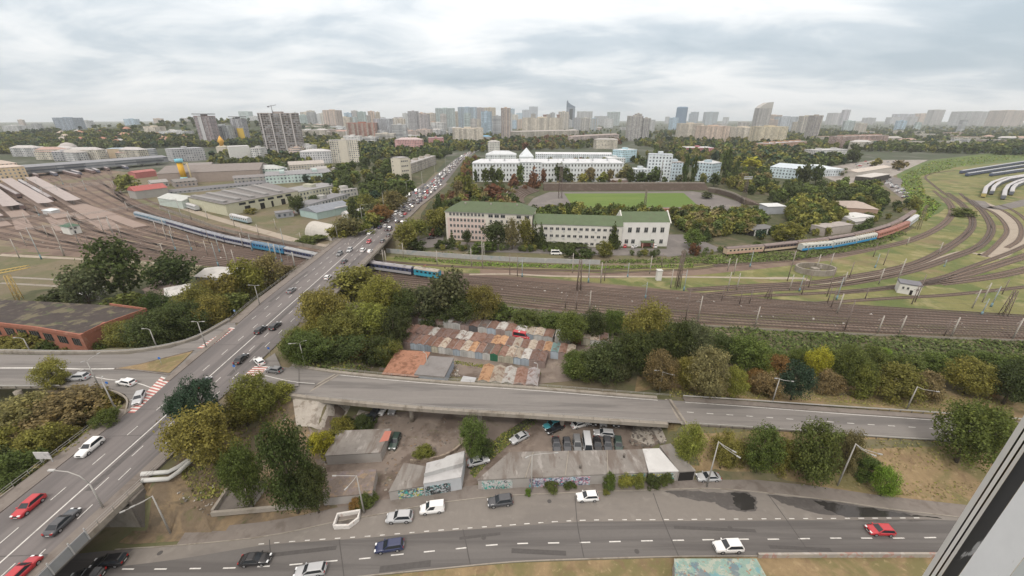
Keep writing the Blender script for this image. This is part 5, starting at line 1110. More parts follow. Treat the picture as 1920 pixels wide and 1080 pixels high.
def scatter(name, label, poly, n, s0, s1, cols, seed, cat='rubble'):
    r_ = random.Random(seed); mb = MB(); kp = [[q for q in (r_.uniform(0, 99),)][0] for _ in range(3)]
    for _ in range(n):
        while True:
            x, y = r_.uniform(min(p[0] for p in poly), max(p[0] for p in poly)), r_.uniform(min(p[1] for p in poly), max(p[1] for p in poly)); c = False
            for i in range(len(poly)):
                (x0, y0), (x1, y1) = poly[i], poly[(i + 1) % len(poly)]
                if (y0 > y) != (y1 > y) and x < (x1 - x0) * (y - y0) / (y1 - y0) + x0: c = not c
            if c: break
        p = G(x, y); a_ = r_.uniform(s0, s1); M_ = Matrix.Translation(p + Vector((0, 0, a_ * .2))) @ Matrix.Rotation(r_.uniform(0, 6), 4, Vector((r_.random() - .5, r_.random() - .5, r_.random())).normalized()); mb.box(-a_, -a_ * r_.uniform(.3, .9), -a_ * .3, a_, a_ * .6, a_ * .3, r_.randrange(len(cols)), M_)
    o = mb.build(name, cols); tag(o, label, cat, kind='stuff')
m_deb = [m_conc, m_concdark, M('junk_wood', (.22, .16, .11), var=.3, scale=3), M('junk_pale', (.45, .43, .4), var=.2, scale=3)]
scatter('rubble', 'scattered debris across the dirt yard', [(640, 800), (760, 775), (900, 790), (890, 800), (850, 840), (780, 850), (730, 930), (715, 930), (735, 800), (640, 805)], 170, .06, .3, [m_concdark, m_concdark, m_deb[2], m_conc], 1)
scatter('rubble', 'broken concrete on the slope at the ramp end', [(1185, 800), (1215, 794), (1240, 802), (1250, 830), (1205, 840), (1180, 832)], 110, .12, .5, [m_conc, m_concdark, m_concdark], 2)
scatter('rubble', 'junk beside the cracked concrete garage', [(600, 845), (618, 820), (632, 812), (620, 860), (606, 880)], 120, .1, .4, m_deb, 3)
scatter('rubble', 'junk heap beside the grey flat shed', [(836, 706), (842, 684), (856, 684), (860, 706)], 120, .1, .5, m_deb, 4)
scatter('rubble', 'bits of concrete and stones on the flyover bank', [(300, 940), (380, 900), (470, 870), (540, 760), (560, 860), (480, 900), (440, 970), (330, 1005)], 220, .06, .25, m_deb, 5)
scatter('litter', 'litter and stones on the dry slope and verge', [(1262, 905), (1500, 860), (1800, 900), (1780, 950), (1500, 910)], 200, .04, .16, m_deb, 6, 'litter')
scatter('litter', 'stones and boxes lying between the tracks', [(940, 560), (940, 530), (1300, 560), (1900, 595), (1900, 630), (1500, 615)], 160, .12, .4, m_deb, 7, 'litter')
scatter('litter', 'stones and boxes lying in the western yard', [(0, 440), (150, 380), (400, 440), (540, 480), (400, 490), (100, 470)], 160, .15, .6, m_deb, 8, 'litter')
# heating pipes
pp = empty('heating_pipe', P(300, 905, 4)); tag(pp, 'pair of fat white insulated heating pipes entering the flyover bank', 'pipes')
for off in (0, 1):
    pts = [G(*q, .8) for q in ((268, 908 - off * 12), (318, 904 - off * 13), (336, 892 - off * 10), (362, 868 - off * 4), (380, 850 - off * 3))]
    mb = MB(); mb.tube(pts, .4, 10); q = local(pp, mb, 'pipe', M('pipe_wrap', (.5, .5, .48), var=.06, scale=2, rough=.5))
# abutment wing wall
mb = MB(); a_, b2, c = P(297, 890, 7.2), P(222, 1022, 0), P(240, 1020, 0)
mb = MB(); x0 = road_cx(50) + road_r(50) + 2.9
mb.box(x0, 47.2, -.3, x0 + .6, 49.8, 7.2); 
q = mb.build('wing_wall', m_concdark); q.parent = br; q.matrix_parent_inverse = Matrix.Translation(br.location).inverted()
# ================================================================== VEHICLES
m_car = newmat('car_paint')[0]; _nt = m_car.node_tree; b_ = _nt.nodes['Principled BSDF']; _oi = _nt.nodes.new('ShaderNodeObjectInfo'); _nt.links.new(_oi.outputs['Color'], b_.inputs['Base Color'])
b_.inputs['Roughness'].default_value = .32; b_.inputs['Coat Weight'].default_value = .5; b_.inputs['Coat Roughness'].default_value = .1
m_tyre = M('tyre', (.018, .018, .018), var=.05); m_rim = M('rim', (.4, .4, .41), rough=.35, metal=.6); m_lamp = M('headlamp_lens', (.75, .77, .78), rough=.15); m_plate = M('number_plate_white', (.6, .6, .58), rough=.5); m_tail = M('tail_lamp_lens', (.35, .02, .02), rough=.2)
# kind: L, W, H, clearance, [(x, top height) of the lower body from rear to front], cabin (rear belt, rear roof, front roof, front belt), belt height
CARS = {
 'sedan': (4.6, 1.8, 1.44, [(-2.3, .62), (-2.24, .9), (-1.45, .97), (.85, .94), (1.9, .84), (2.22, .7), (2.3, .5)], (-1.75, -1.05, .15, .95), .93),
 'hatchback': (4.1, 1.75, 1.5, [(-2.05, .6), (-2.0, .95), (-1.5, .98), (.8, .95), (1.7, .86), (1.98, .7), (2.05, .5)], (-1.95, -1.6, .1, .9), .95),
 'estate': (4.65, 1.8, 1.5, [(-2.32, .6), (-2.28, .96), (-1.5, .98), (.9, .95), (1.9, .85), (2.24, .7), (2.32, .5)], (-2.25, -1.95, .15, .98), .95),
 'suv': (4.6, 1.88, 1.7, [(-2.3, .7), (-2.26, 1.05), (-1.5, 1.08), (.85, 1.06), (1.85, .98), (2.2, .82), (2.3, .6)], (-2.2, -1.85, .15, .95), 1.05),
 'van': (4.4, 1.82, 1.86, [(-2.2, .7), (-2.18, 1.1), (-1.5, 1.12), (1.0, 1.08), (1.75, .95), (2.1, .8), (2.2, .55)], (-2.16, -2.1, .35, 1.15), 1.08),
 'minibus': (5.8, 2.0, 2.4, [(-2.9, .8), (-2.88, 1.25), (-2, 1.28), (1.9, 1.25), (2.5, 1.1), (2.82, .85), (2.9, .6)], (-2.86, -2.8, 1.4, 2.05), 1.22)}
CM = {}
def car_meshes(k):
    if k in CM: return CM[k]
    L_, W_, H_, top, cab, belt = CARS[k]; w = W_ / 2; r = .33 if k not in ('suv', 'minibus') else .37; wb = L_ * .29
    mb = MB(); rings = []
    for i, (x, z) in enumerate(top):
        e_ = 1 - .12 * (abs(x) / (L_ / 2)) ** 4; ww = w * e_; lo = .15 + (.16 if i in (0, len(top) - 1) else 0)
        rings.append([(x, -ww * .9, lo), (x, -ww, .4), (x, -ww, min(z - .1, .62)), (x, -ww * .93, z - .03), (x, -ww * .7, z), (x, ww * .7, z), (x, ww * .93, z - .03), (x, ww, min(z - .1, .62)), (x, ww, .4), (x, ww * .9, lo)])
    b0 = len(mb.v)
    for r_ in rings: mb.v.extend(r_)
    n = 10
    for i in range(len(rings) - 1):
        for j in range(n):
            a_, c = b0 + i * n + j, b0 + (i + 1) * n + j; j2 = (j + 1) % n
            mb.f.append((a_, b0 + i * n + j2, b0 + (i + 1) * n + j2, c)); mb.m.append(0); mb.sm.add(len(mb.f) - 1)
    mb.f.append(tuple(b0 + j for j in reversed(range(n)))); mb.m.append(0); mb.f.append(tuple(b0 + (len(rings) - 1) * n + j for j in range(n))); mb.m.append(0)
    # cabin
    x0, x1, x2, x3 = cab; wl, wt = w * .93, w * .74; bz = belt
    A = [(x0, -wl, bz), (x3, -wl, bz), (x3, wl, bz), (x0, wl, bz)]; T = [(x1, -wt, H_ - .05), (x2, -wt, H_ - .05), (x2, wt, H_ - .05), (x1, wt, H_ - .05)]
    T2 = [(x1 + .12, -wt * .85, H_), (x2 - .15, -wt * .85, H_), (x2 - .15, wt * .85, H_), (x1 + .12, wt * .85, H_)]
    for i in range(4):
        j = (i + 1) % 4; mb.face([A[i], A[j], T[j], T[i]]); mb.face([T[i], T[j], T2[j], T2[i]])
    mb.face(T2)
    panes = {}
    for nm, i, s0 in (('side_window', 0, .08), ('windshield', 1, .07), ('side_window', 2, .08), ('rear_window', 3, .09)):
        j = (i + 1) % 4; q = [Vector(p) for p in (A[i], A[j], T[j], T[i])]; c = sum(q, Vector()) / 4; nrm = (q[1] - q[0]).cross(q[3] - q[0]).normalized()
        lo = [q[0].lerp(q[1], .05), q[0].lerp(q[1], .95)]; hi = [q[3].lerp(q[2], .07), q[3].lerp(q[2], .93)]
        p4 = [lo[0].lerp(hi[0], .06), lo[1].lerp(hi[1], .06), lo[1].lerp(hi[1], .9), lo[0].lerp(hi[0], .9)]
        if k == 'van' and nm == 'side_window': p4 = [p4[0].lerp(p4[1], .58), p4[1], p4[2], p4[3].lerp(p4[2], .58)] if i == 0 else [p4[0], p4[0].lerp(p4[1], .42), p4[3].lerp(p4[2], .42), p4[3]]
        m2 = MB(); m2.face([p + nrm * .018 for p in p4]); panes.setdefault(nm, []).append(m2)
    wheels = []
    mw = MB(); mw.tube([(0, -.11, 0), (0, .11, 0)], r, 14); mr = MB(); mr.tube([(0, -.125, 0), (0, .125, 0)], r * .62, 10)
    d = dict(body=mb, panes=panes, wheel=mw.mesh('tyre', [m_tyre]), rim=mr.mesh('rim', [m_rim]), pos=[(sx * wb, sy * (w - .09), r) for sx in (-1, 1) for sy in (-1, 1)], L=L_, W=W_)
    # simple far version: everything in one mesh
    fb = MB(); fb.v = list(mb.v); fb.f = list(mb.f); fb.m = list(mb.m); fb.sm = set(mb.sm)
    for nm, l in panes.items():
        for q in l: fb.face(q.v, 1)
    for p in d['pos']: fb.tube([(p[0], p[1] - .12, p[2]), (p[0], p[1] + .12, p[2])], r, 8, 2)
    for sy in (-1, 1):
        fb.box(L_ / 2 - .3, sy * w * .62 - .2, .58, L_ / 2 - .02, sy * w * .62 + .2, .74, 3); fb.box(-L_ / 2 + .0, sy * w * .68 - .16, .62, -L_ / 2 + .2, sy * w * .68 + .16, .86, 4)
    d['far'] = fb.mesh('car', [m_car, m_glass, m_tyre, m_lamp, m_tail])
    d['body'] = mb.mesh('body', [m_car]); d['panes'] = {nm: [q.mesh(nm, [m_glass]) for q in l] for nm, l in panes.items()}
    ml = MB(); ml.box(-.14, -.2, -.08, .14, .2, .08); d['head'] = ml.mesh('headlight', [m_lamp]); ml = MB(); ml.box(-.1, -.16, -.13, .1, .16, .13); d['tail'] = ml.mesh('tail_light', [m_tail])
    ml = MB(); ml.box(-.02, -.27, -.06, .02, .27, .06); d['plate'] = ml.mesh('number_plate', [m_plate]); ml = MB(); ml.box(-.04, -w * .42, -.11, .04, w * .42, .11); d['grille'] = ml.mesh('grille', [m_dark]); ml = MB(); ml.box(-.09, -.1, -.07, .09, .1, .07); d['mirror'] = ml.mesh('side_mirror', [m_car])
    d['xm'], d['zb'] = cab[3] - .18, belt + .06
    CM[k] = d; return d
CC = {'white': (.74, .74, .73), 'black': (.018, .018, .02), 'red': (.44, .025, .035), 'silver': (.42, .43, .44), 'grey': (.16, .165, .17), 'dark grey': (.06, .063, .07), 'navy': (.025, .035, .09), 'blue': (.06, .14, .3), 'teal': (.06, .26, .31), 'beige': (.42, .38, .3), 'dark green': (.035, .06, .05)}
def car(kind, col, p, ang, label, detail=True, cat='car', group=None, ordl=False, key='x'):
    d = car_meshes(kind)
    if not detail:
        o = place('parked_car' if 'park' in label else 'car', d['far'], None, p, ang, color=CC[col])
        (ordtag(o, label, cat, group, key) if ordl else tag(o, label, cat, group)); return o
    o = empty('van' if kind in ('van', 'minibus') else 'car', p, ang); (ordtag(o, label, cat, group, key) if ordl else tag(o, label, cat, group))
    place('body', d['body'], o, color=CC[col])
    for nm, l in d['panes'].items():
        for me in l: place(nm, me, o)
    for q in d['pos']:
        wq = place('wheel', d['wheel'], o, q); place('rim', d['rim'], wq)
    L_, w = d['L'], d['W'] / 2
    for sy in (-1, 1): place('headlight', d['head'], o, (L_ / 2 - .12, sy * w * .62, .68)); place('tail_light', d['tail'], o, (-L_ / 2 + .09, sy * w * .68, .76))
    place('number_plate', d['plate'], o, (L_ / 2 + .015, 0, .4)); place('number_plate', d['plate'], o, (-L_ / 2 - .015, 0, .5)); place('grille', d['grille'], o, (L_ / 2 - .015, 0, .58))
    for sy in (-1, 1): place('side_mirror', d['mirror'], o, (d['xm'], sy * (w + .07), d['zb']), color=CC[col])
    return o
def carpx(kind, col, at, ahead, z, label, detail=True, cat=None, **k):
    """a car whose middle stands at one pixel of a plane and that points towards another"""
    p, q = P(*at, z), P(*ahead, z); d = q - p
    if z < 3 : pass
    return car(kind, col, p, math.atan2(d.y, d.x), label, detail, cat or ('van' if kind in ('van', 'minibus') else 'car'), **k)
S = .045
# street
carpx('suv', 'white', (1364, 1029), (1300, 1031), S, 'white crossover driving on the street above the rusty garage roof')
carpx('hatchback', 'red', (1648, 998), (1600, 996), S, 'red hatchback driving past the long puddle on the street')
carpx('sedan', 'silver', (1327, 898), (1290, 899), S, 'silver sedan parked on the pavement by the black garage door')
carpx('hatchback', 'white', (1101, 935), (1060, 937), S, 'white hatchback parked before the graffiti garage block')
carpx('suv', 'dark grey', (938, 944), (900, 949), S, 'dark grey offroad car parked at the kerb by the driveway mouth')
carpx('van', 'white', (811, 957), (770, 962), S, 'white delivery van parked below the mural workshop')
carpx('suv', 'silver', (750, 974), (710, 976), S, 'silver offroad car parked beside the white works barrier')
carpx('estate', 'navy', (731, 1028), (690, 1034), S, 'navy blue estate driving on the street below the works barrier')
carpx('sedan', 'black', (480, 1053), (520, 1050), S, 'black sedan driving on the street beyond the flyover shadow')
carpx('estate', 'silver', (583, 1074), (540, 1080), S, 'silver estate with roof rails driving at the dry verge')
carpx('estate', 'black', (207, 1057), (170, 1062), S, 'black estate coming out from under the flyover')
carpx('sedan', 'black', (165, 1084), (130, 1090), S, 'black car mostly hidden below the flyover edge')
# near flyover
D7 = DECK + .02
def fly(kind, col, at, label, up=True, detail=True, z=None, **k):
    z = D7 if z is None else z; p = P(*at, z); dY = 10 if up else -10
    d = Vector((road_cx(p.y + dY) - road_cx(p.y), dY, 0)); return car(kind, col, p, math.atan2(d.y, d.x), label, detail, 'van' if kind in ('van', 'minibus') else 'car', **k)
fly('hatchback', 'red', (57, 953), 'red hatchback with dark roof glass driving towards the bottom left on the flyover', False)
fly('sedan', 'dark grey', (120, 983), 'dark grey sedan driving on the flyover next to the red hatchback')
fly('hatchback', 'red', (45, 1075), 'red car at the near end of the flyover by the railing')
fly('suv', 'white', (171, 843), 'white offroad car driving on the flyover beside the bushy bank', False)
fly('sedan', 'black', (382, 722), 'black sedan half hidden by the dark roadside tree', True)
fly('sedan', 'black', (453, 676), 'black car crossing the flyover just before the junction', True)
fly('estate', 'black', (490, 621), 'black estate on the flyover level with the olive trees')
fly('estate', 'black', (517, 614), 'black offroad car leading the other black estate on the flyover')
carpx('hatchback', 'white', (487, 681), (470, 664), D7, 'white car turning off the ramp across the red crossing')
carpx('hatchback', 'grey', (515, 697), (480, 692), D7, 'grey hatchback waiting at the mouth of the ramp')
carpx('estate', 'white', (238, 720), (210, 715), D7, 'white estate driving on the western slip road')
carpx('estate', 'silver', (262, 750), (255, 764), D7, 'silver estate standing on the red and white crossing')
carpx('suv', 'silver', (148, 711), (120, 712), D7, 'white car half hidden behind the roadside tree on the slip road')
mid = [('sedan', 'grey', (547, 547), 1), ('hatchback', 'white', (575, 561), 1), ('hatchback', 'white', (615, 522), 1), ('sedan', 'dark grey', (646, 492), 1), ('suv', 'grey', (637, 478), 0), ('suv', 'silver', (656, 471), 0), ('suv', 'white', (681, 471), 1), ('hatchback', 'white', (694, 473), 1), ('hatchback', 'red', (692, 455), 0), ('suv', 'dark grey', (718, 454), 1), ('sedan', 'white', (693, 439), 0),
       ('suv', 'black', (702, 426), 0), ('sedan', 'dark grey', (725, 432), 1), ('sedan', 'dark grey', (732, 432), 1), ('suv', 'black', (729, 443), 1), ('sedan', 'white', (722, 425), 0), ('hatchback', 'silver', (728, 416), 0), ('sedan', 'black', (735, 407), 0), ('sedan', 'black', (746, 417), 1), ('sedan', 'white', (759, 418), 1), ('hatchback', 'grey', (755, 417), 1)]
for k, c, at, up in mid:
    p = P(*at, D7)
    fly(k, c, at, f'{c} {k} on the flyover above the railway' if k != 'suv' else f'{c} offroad car on the flyover above the railway', bool(up), True, z=road_z(p.y) + .02, group='cars on the flyover span', ordl=True)
# the jam
jam = random.Random(5); JC = ['white', 'white', 'white', 'silver', 'silver', 'grey', 'dark grey', 'black', 'black', 'red', 'navy', 'beige']; njam = 0
for lane, up in ((-8.6, 0), (-5.3, 0), (-2.0, 0), (1.6, 1), (4.8, 1), (7.9, 1)):
    y = 222 + jam.uniform(0, 8)
    while y < 905:
        if y > 430 and abs(lane) > 7: break
        pk = jam.random(); k = 'sedan' if pk < .4 else 'hatchback' if pk < .6 else 'suv' if pk < .85 else 'van' if pk < .95 else 'minibus'; c = jam.choice(JC)
        X = road_cx(y) + lane * (1 if y < 430 else .9) + jam.uniform(-.3, .3); d = Vector((road_cx(y + 6) - road_cx(y - 6), 12, 0)) * (1 if up else -1)
        seg = 'beside the institute' if y < 300 else 'beside the wooded bank' if y < 430 else 'towards the academy' if y < 620 else 'at the far bend'
        nm = {'sedan': 'saloon', 'hatchback': 'small car', 'suv': 'offroad car', 'van': 'van', 'minibus': 'white minibus'}[k]
        if k == 'minibus': c = 'white'; nm = 'minibus'
        o = place('car' if k not in ('van', 'minibus') else 'van', car_meshes(k)['far'], None, (X, y, road_z(y) + .02), math.atan2(d.y, d.x), color=CC[c])
        ordtag(o, f'{c} {nm} in the jam {seg}', 'car' if k not in ('van', 'minibus') else 'van', 'cars in the traffic jam', 'y'); njam += 1
        y += (1.35 if y > 430 else 1.1) * jam.uniform(7.5, 15) if (up and y > 250) or y > 330 else jam.uniform(10, 26)
# dirt yard under the ramp
yz = lambda at: G(*at).z + .07
def yard(kind, col, at, ahead, label, **k): return carpx(kind, col, at, ahead, yz(at), label, **k)
yard('sedan', 'silver', (897, 868), (930, 860), 'silver sedan on the track between workshop and graffiti block')
yard('sedan', 'silver', (974, 824), (955, 834), 'silver sedan alone on the grassy track edge of the yard')
yard('suv', 'teal', (1036, 800), (1015, 808), 'teal offroad car half under the ramp edge')
yard('sedan', 'black', (1040, 807), (1020, 816), 'black scrap car close beside the teal offroad car')
yard('sedan', 'white', (1088, 798), (1110, 792), 'white sedan with black roof glass at the ramp edge')
yard('estate', 'silver', (1132, 816), (1100, 813), 'silver estate parked behind the row of vans')
for kx, (k, c, x, nm) in enumerate([('sedan', 'dark grey', 1043, 'dark grey sedan'), ('hatchback', 'dark grey', 1063, 'rounded black car'), ('van', 'grey', 1082, 'long grey van'), ('minibus', 'silver', 1101, 'silver minibus'), ('sedan', 'black', 1120, 'black sedan'), ('estate', 'dark grey', 1139, 'dark estate'), ('estate', 'dark green', 1159, 'dark green estate')]):
    yard(k, c, (x, 838 if k != 'minibus' else 840), (x + 3, 860), nm + ' in the nose-in row behind the graffiti block', cat=None, group='cars parked behind the graffiti block')
for (k, c, at, ah, lb) in [('sedan', 'black', (1112, 788), (1112, 800), 'dark car in the shade below the ramp'), ('sedan', 'silver', (1130, 790), (1131, 800), 'pale car in the shade below the ramp'), ('hatchback', 'dark grey', (1154, 792), (1155, 804), 'grey hatchback in the shade by the rubble slope'), ('sedan', 'white', (719, 769), (712, 780), 'white old sedan parked near the ramp pier'), ('estate', 'silver', (738, 768), (733, 780), 'silver estate parked right beside the ramp pier'), ('suv', 'black', (702, 781), (690, 796), 'black offroad car parked at the slab slope'), ('sedan', 'dark green', (686, 792), (672, 806), 'dark green old sedan beside ivy at the slab slope'), ('estate', 'dark green', (741, 831), (735, 846), 'dark green estate beside the cracked concrete garage'), ('minibus', 'red', (978, 634), (995, 637), 'red van standing among the metal garages')]:
    yard(k, c, at, ah, lb)
# institute forecourt and other parked cars
for (k, c, at, ah, lb) in [('sedan', 'white', (797, 424), (800, 418), 'white car in the lane beside the institute'), ('sedan', 'red', (812, 441), (830, 440), 'red car parked at the institute corner'), ('sedan', 'black', (809, 447), (830, 446), 'black car parked at the institute corner'), ('minibus', 'white', (1043, 477), (1060, 477), 'white minibus parked by the hedge'), ('sedan', 'white', (1190, 464), (1197, 462), 'white car left of the entrance canopy'), ('suv', 'white', (1225, 463), (1219, 460), 'white car right of the entrance canopy'), ('sedan', 'white', (1094, 461), (1096, 455), 'white car before the institute wing'), ('sedan', 'silver', (1073, 462), (1073, 456), 'silver car before the institute wing'), ('sedan', 'grey', (1038, 461), (1038, 455), 'grey car before the institute wing'), ('sedan', 'red', (1172, 463), (1174, 458), 'red car at the corner of the entrance hall'), ('sedan', 'red', (546, 400), (556, 399), 'red car before the depot doors')]:
    yard(k, c, at, ah, lb, detail=False)
pk = random.Random(11)
for i in range(34):
    t = i / 33; at = (1662 + 38 * t + pk.uniform(-6, 6), 340 + 28 * t + pk.uniform(-5, 5)); c = pk.choice(['white', 'white', 'silver', 'grey', 'black']); yard('sedan', c, at, (at[0] + 8, at[1] - 1), f'{c} car parked in the lane by the curve', detail=False, ordl=True, group='cars parked by the eastern curve')
for i in range(40):
    at = (pk.uniform(1600, 1690), pk.uniform(303, 322)); c = pk.choice(['white', 'silver', 'red', 'grey', 'black', 'beige']); yard('suv', c, at, (at[0] + 8, at[1] + pk.uniform(-1, 1)), f'{c} vehicle parked at the far market ground', detail=False, ordl=True, group='vehicles at the market ground')

# ---- trains
def train(name, label, px, n, cols, z0=1.0, gap=.6, w_=2.9, h_=3.6, front_col=None, cat='train', wincol=None, maxlen=None):
    line = smooth_line([G(x, y) for x, y in px], 3); tot = [0]
    for i in range(1, len(line)): tot.append(tot[-1] + (line[i] - line[i - 1]).length)
    L_ = tot[-1] / n
    def at(s_):
        i = min(len(tot) - 2, max(0, int(np.searchsorted(tot, s_)) - 1)); t = (s_ - tot[i]) / max(1e-6, tot[i + 1] - tot[i]); return line[i].lerp(line[i + 1], t)
    o = empty(name, at(0)); tag(o, label, cat)
    for k in range(n):
        a_, b2 = at(k * L_ + gap / 2), at((k + 1) * L_ - gap / 2); d = b2 - a_; l_ = d.length; body, stripe, roof = cols[k % len(cols)][:3]
        M_ = Matrix.Translation(a_ - o.location) @ Matrix.Rotation(math.atan2(d.y, d.x), 4, 'Z')
        c = empty('carriage'); c.parent = o; c.matrix_local = M_
        mb = MB(); mb.box(0, -w_ / 2, z0, l_, w_ / 2, z0 + h_ * .74); q = mb.build('carriage_body', m_obj_metal, c, color=body)
        mb = MB(); n_ = 6; pts = [(-math.cos(math.pi * i / n_) * w_ / 2, z0 + h_ * .742 + math.sin(math.pi * i / n_) * h_ * .22) for i in range(n_ + 1)]
        for i in range(n_): mb.face([(0, pts[i][0], pts[i][1]), (0, pts[i + 1][0], pts[i + 1][1]), (l_, pts[i + 1][0], pts[i + 1][1]), (l_, pts[i][0], pts[i][1])][::-1], smooth=True)
        mb.face([(0, *p) for p in pts]); mb.face([(l_, *p) for p in pts[::-1]])
        for xx in rng(1, l_ - 1, 4): mb.box(xx - .5, -.45, z0 + h_ * .955, xx + .5, .45, z0 + h_ * 1.0)
        mb.build('carriage_roof', m_roofc, c, color=roof)
        mb = MB()
        for s_ in (-1, 1):
            for xx in rng(.8, l_ - .8, max(3, int(l_ / 2.3))): y_ = s_ * (w_ / 2 + .012); f_ = [(xx - .55, y_, z0 + h_ * .4), (xx + .55, y_, z0 + h_ * .4), (xx + .55, y_, z0 + h_ * .62), (xx - .55, y_, z0 + h_ * .62)]; mb.face(f_ if s_ < 0 else f_[::-1])
        mb.build('window_row', m_glass, c)
        if stripe:
            mb = MB()
            for s_ in (-1, 1): y_ = s_ * (w_ / 2 + .008); f_ = [(.02, y_, z0 + .02), (l_ - .02, y_, z0 + .02), (l_ - .02, y_, z0 + h_ * .33), (.02, y_, z0 + h_ * .33)]; mb.face(f_ if s_ < 0 else f_[::-1])
            mb.build('side_stripe', m_obj_metal, c, color=stripe)
        mb = MB()
        for xx in (2.6, l_ - 2.6): mb.box(xx - 1.7, -w_ * .42, .28, xx + 1.7, w_ * .42, z0 - .01)
        mb.box(l_ * .3, -w_ * .35, z0 - .5, l_ * .7, w_ * .35, z0 - .02); mb.build('bogies', m_dark, c)
    return o
NAVY = (.035, .045, .11); BLUE = (.03, .16, .34); LB = (.17, .28, .37); WT = (.36, .36, .38)
train('passenger_train', 'long blue and white passenger train curving towards the flyover from the west', [(258, 408), (310, 422), (360, 437), (420, 454), (480, 467), (540, 478), (600, 491)], 8, [(LB, WT, (.27, .3, .33)), (LB, WT, (.26, .29, .31)), (NAVY, WT, (.27, .28, .3)), (NAVY, WT, (.29, .3, .32)), (NAVY, WT, (.25, .26, .29)), (NAVY, WT, (.27, .28, .3)), (BLUE, (.04, .2, .34), (.13, .2, .27)), (NAVY, WT, (.32, .33, .34))])
train('passenger_train', 'dark blue carriage coming out from below the flyover', [(690, 505), (735, 511), (776, 517)], 1, [(NAVY, WT, (.3, .29, .31))])
lo = train('locomotive', 'turquoise electric locomotive leading the train out from the flyover', [(779, 517), (826, 524)], 1, [((.03, .25, .36), (.05, .33, .45), (.36, .33, .29))], cat='locomotive')
mb = MB(); mb.tube([(4, -.8, 4.6), (5, -.8, 5.4), (6, -.8, 4.6)], .06, 4); mb.tube([(4, .8, 4.6), (5, .8, 5.4), (6, .8, 4.6)], .06, 4); mb.box(4.8, -1, 5.4, 5.2, 1, 5.5); q = mb.build('pantograph', m_obj_metal, lo.children[0], color=(.3, .1, .06))
CRM = (.5, .4, .29)
train('commuter_train', 'long cream and dark commuter train parked on the rear siding', [(1357, 479), (1430, 473), (1500, 465), (1580, 454), (1640, 440), (1680, 425), (1710, 405)], 9, [(CRM, (.5, .33, .25), (.2, .16, .15)), ((.09, .06, .06), CRM, (.22, .18, .17))])
train('parked_coaches', 'blue and white coaches parked on the near siding', [(1497, 472), (1545, 468), (1595, 459), (1637, 450)], 3, [((.45, .48, .46), (.03, .25, .5), (.45, .45, .41)), ((.42, .46, .46), (.05, .26, .48), (.4, .4, .37))])
train('parked_coaches', 'rust red coaches parked beyond the blue and white coaches', [(1639, 449), (1668, 440), (1698, 427)], 2, [((.36, .13, .1), (.45, .22, .17), (.3, .15, .12))])
train('parked_coaches', 'single white coach at the far end of the near siding', [(1699, 426), (1706, 421), (1715, 414)], 1, [((.5, .52, .54), None, (.5, .52, .53))])
SV = (.07, .09, .16)
for i, (a_, b2, nn, lb) in enumerate([((1800, 326), (1990, 296), 9, 'first'), ((1811, 331), (1990, 303), 9, 'second'), ((1856, 331), (2000, 311), 7, 'third')]):
    train('parked_coaches', f'{["long dark blue coach rake at the back of the eastern yard", "long dark blue coach rake with its end standing nearest the path", "shorter dark blue coach rake at the front of the three"][i]}', [a_, ((a_[0] + b2[0]) / 2, (a_[1] + b2[1]) / 2 - .5), b2], nn, [(SV, None, (.36, .38, .41))])
for i, px in enumerate([[(1842, 371), (1846, 358), (1860, 347), (1890, 338), (1990, 325)], [(1857, 366), (1862, 355), (1876, 346), (1905, 338), (1990, 329)], [(1879, 375), (1884, 358), (1899, 348), (1930, 339), (1990, 333)], [(1894, 367), (1898, 356), (1912, 348), (1940, 341), (1990, 336)]]):
    train('parked_coaches', ['curved white coach rake with a yellow front at the yard lane', 'curved white coach rake right beside the yellow fronted one', 'curved white coach rake reaching furthest towards the pale lane', 'curved white coach rake at the inside of the bend'][i], px, 6, [((.13, .14, .17) if i else (.4, .33, .12), None, (.46, .46, .47)), ((.16, .17, .2), None, (.47, .47, .48))])
ytr = [((-40, 352), (45, 395)), ((-10, 346), (38, 372)), ((40, 344), (98, 378)), ((48, 323), (72, 334)), ((75, 320), (107, 331)), ((90, 318), (150, 333)), ((105, 315), (152, 329)), ((125, 313), (178, 326)), ((150, 311), (187, 325)), ((170, 310), (205, 321)), ((200, 308), (240, 318))]
for i, (a_, b2) in enumerate(ytr):
    t_ = train('station_train', 'pale roofed train standing at the station', [a_, ((a_[0] + b2[0]) / 2, (a_[1] + b2[1]) / 2), b2], 3 if i > 2 else 4, [((.14, .15, .2), None, (.4, .39, .4)), ((.2, .14, .13), None, (.34, .31, .31))][i % 2:] ); ORD.append((t_, 'pale roofed train standing at the station', 'x')); t_['group'] = 'trains at the station'
train('railcar', 'small silver railcar on the lane side track by the workshop', [(349, 389), (358, 392), (372, 396)], 1, [((.45, .47, .48), None, (.5, .5, .5))], cat='railcar')
train('railcar', 'silver tank wagon before the depot doors', [(436, 412), (452, 416), (470, 420)], 1, [((.42, .45, .46), (.25, .35, .38), (.5, .5, .5))], cat='railcar')
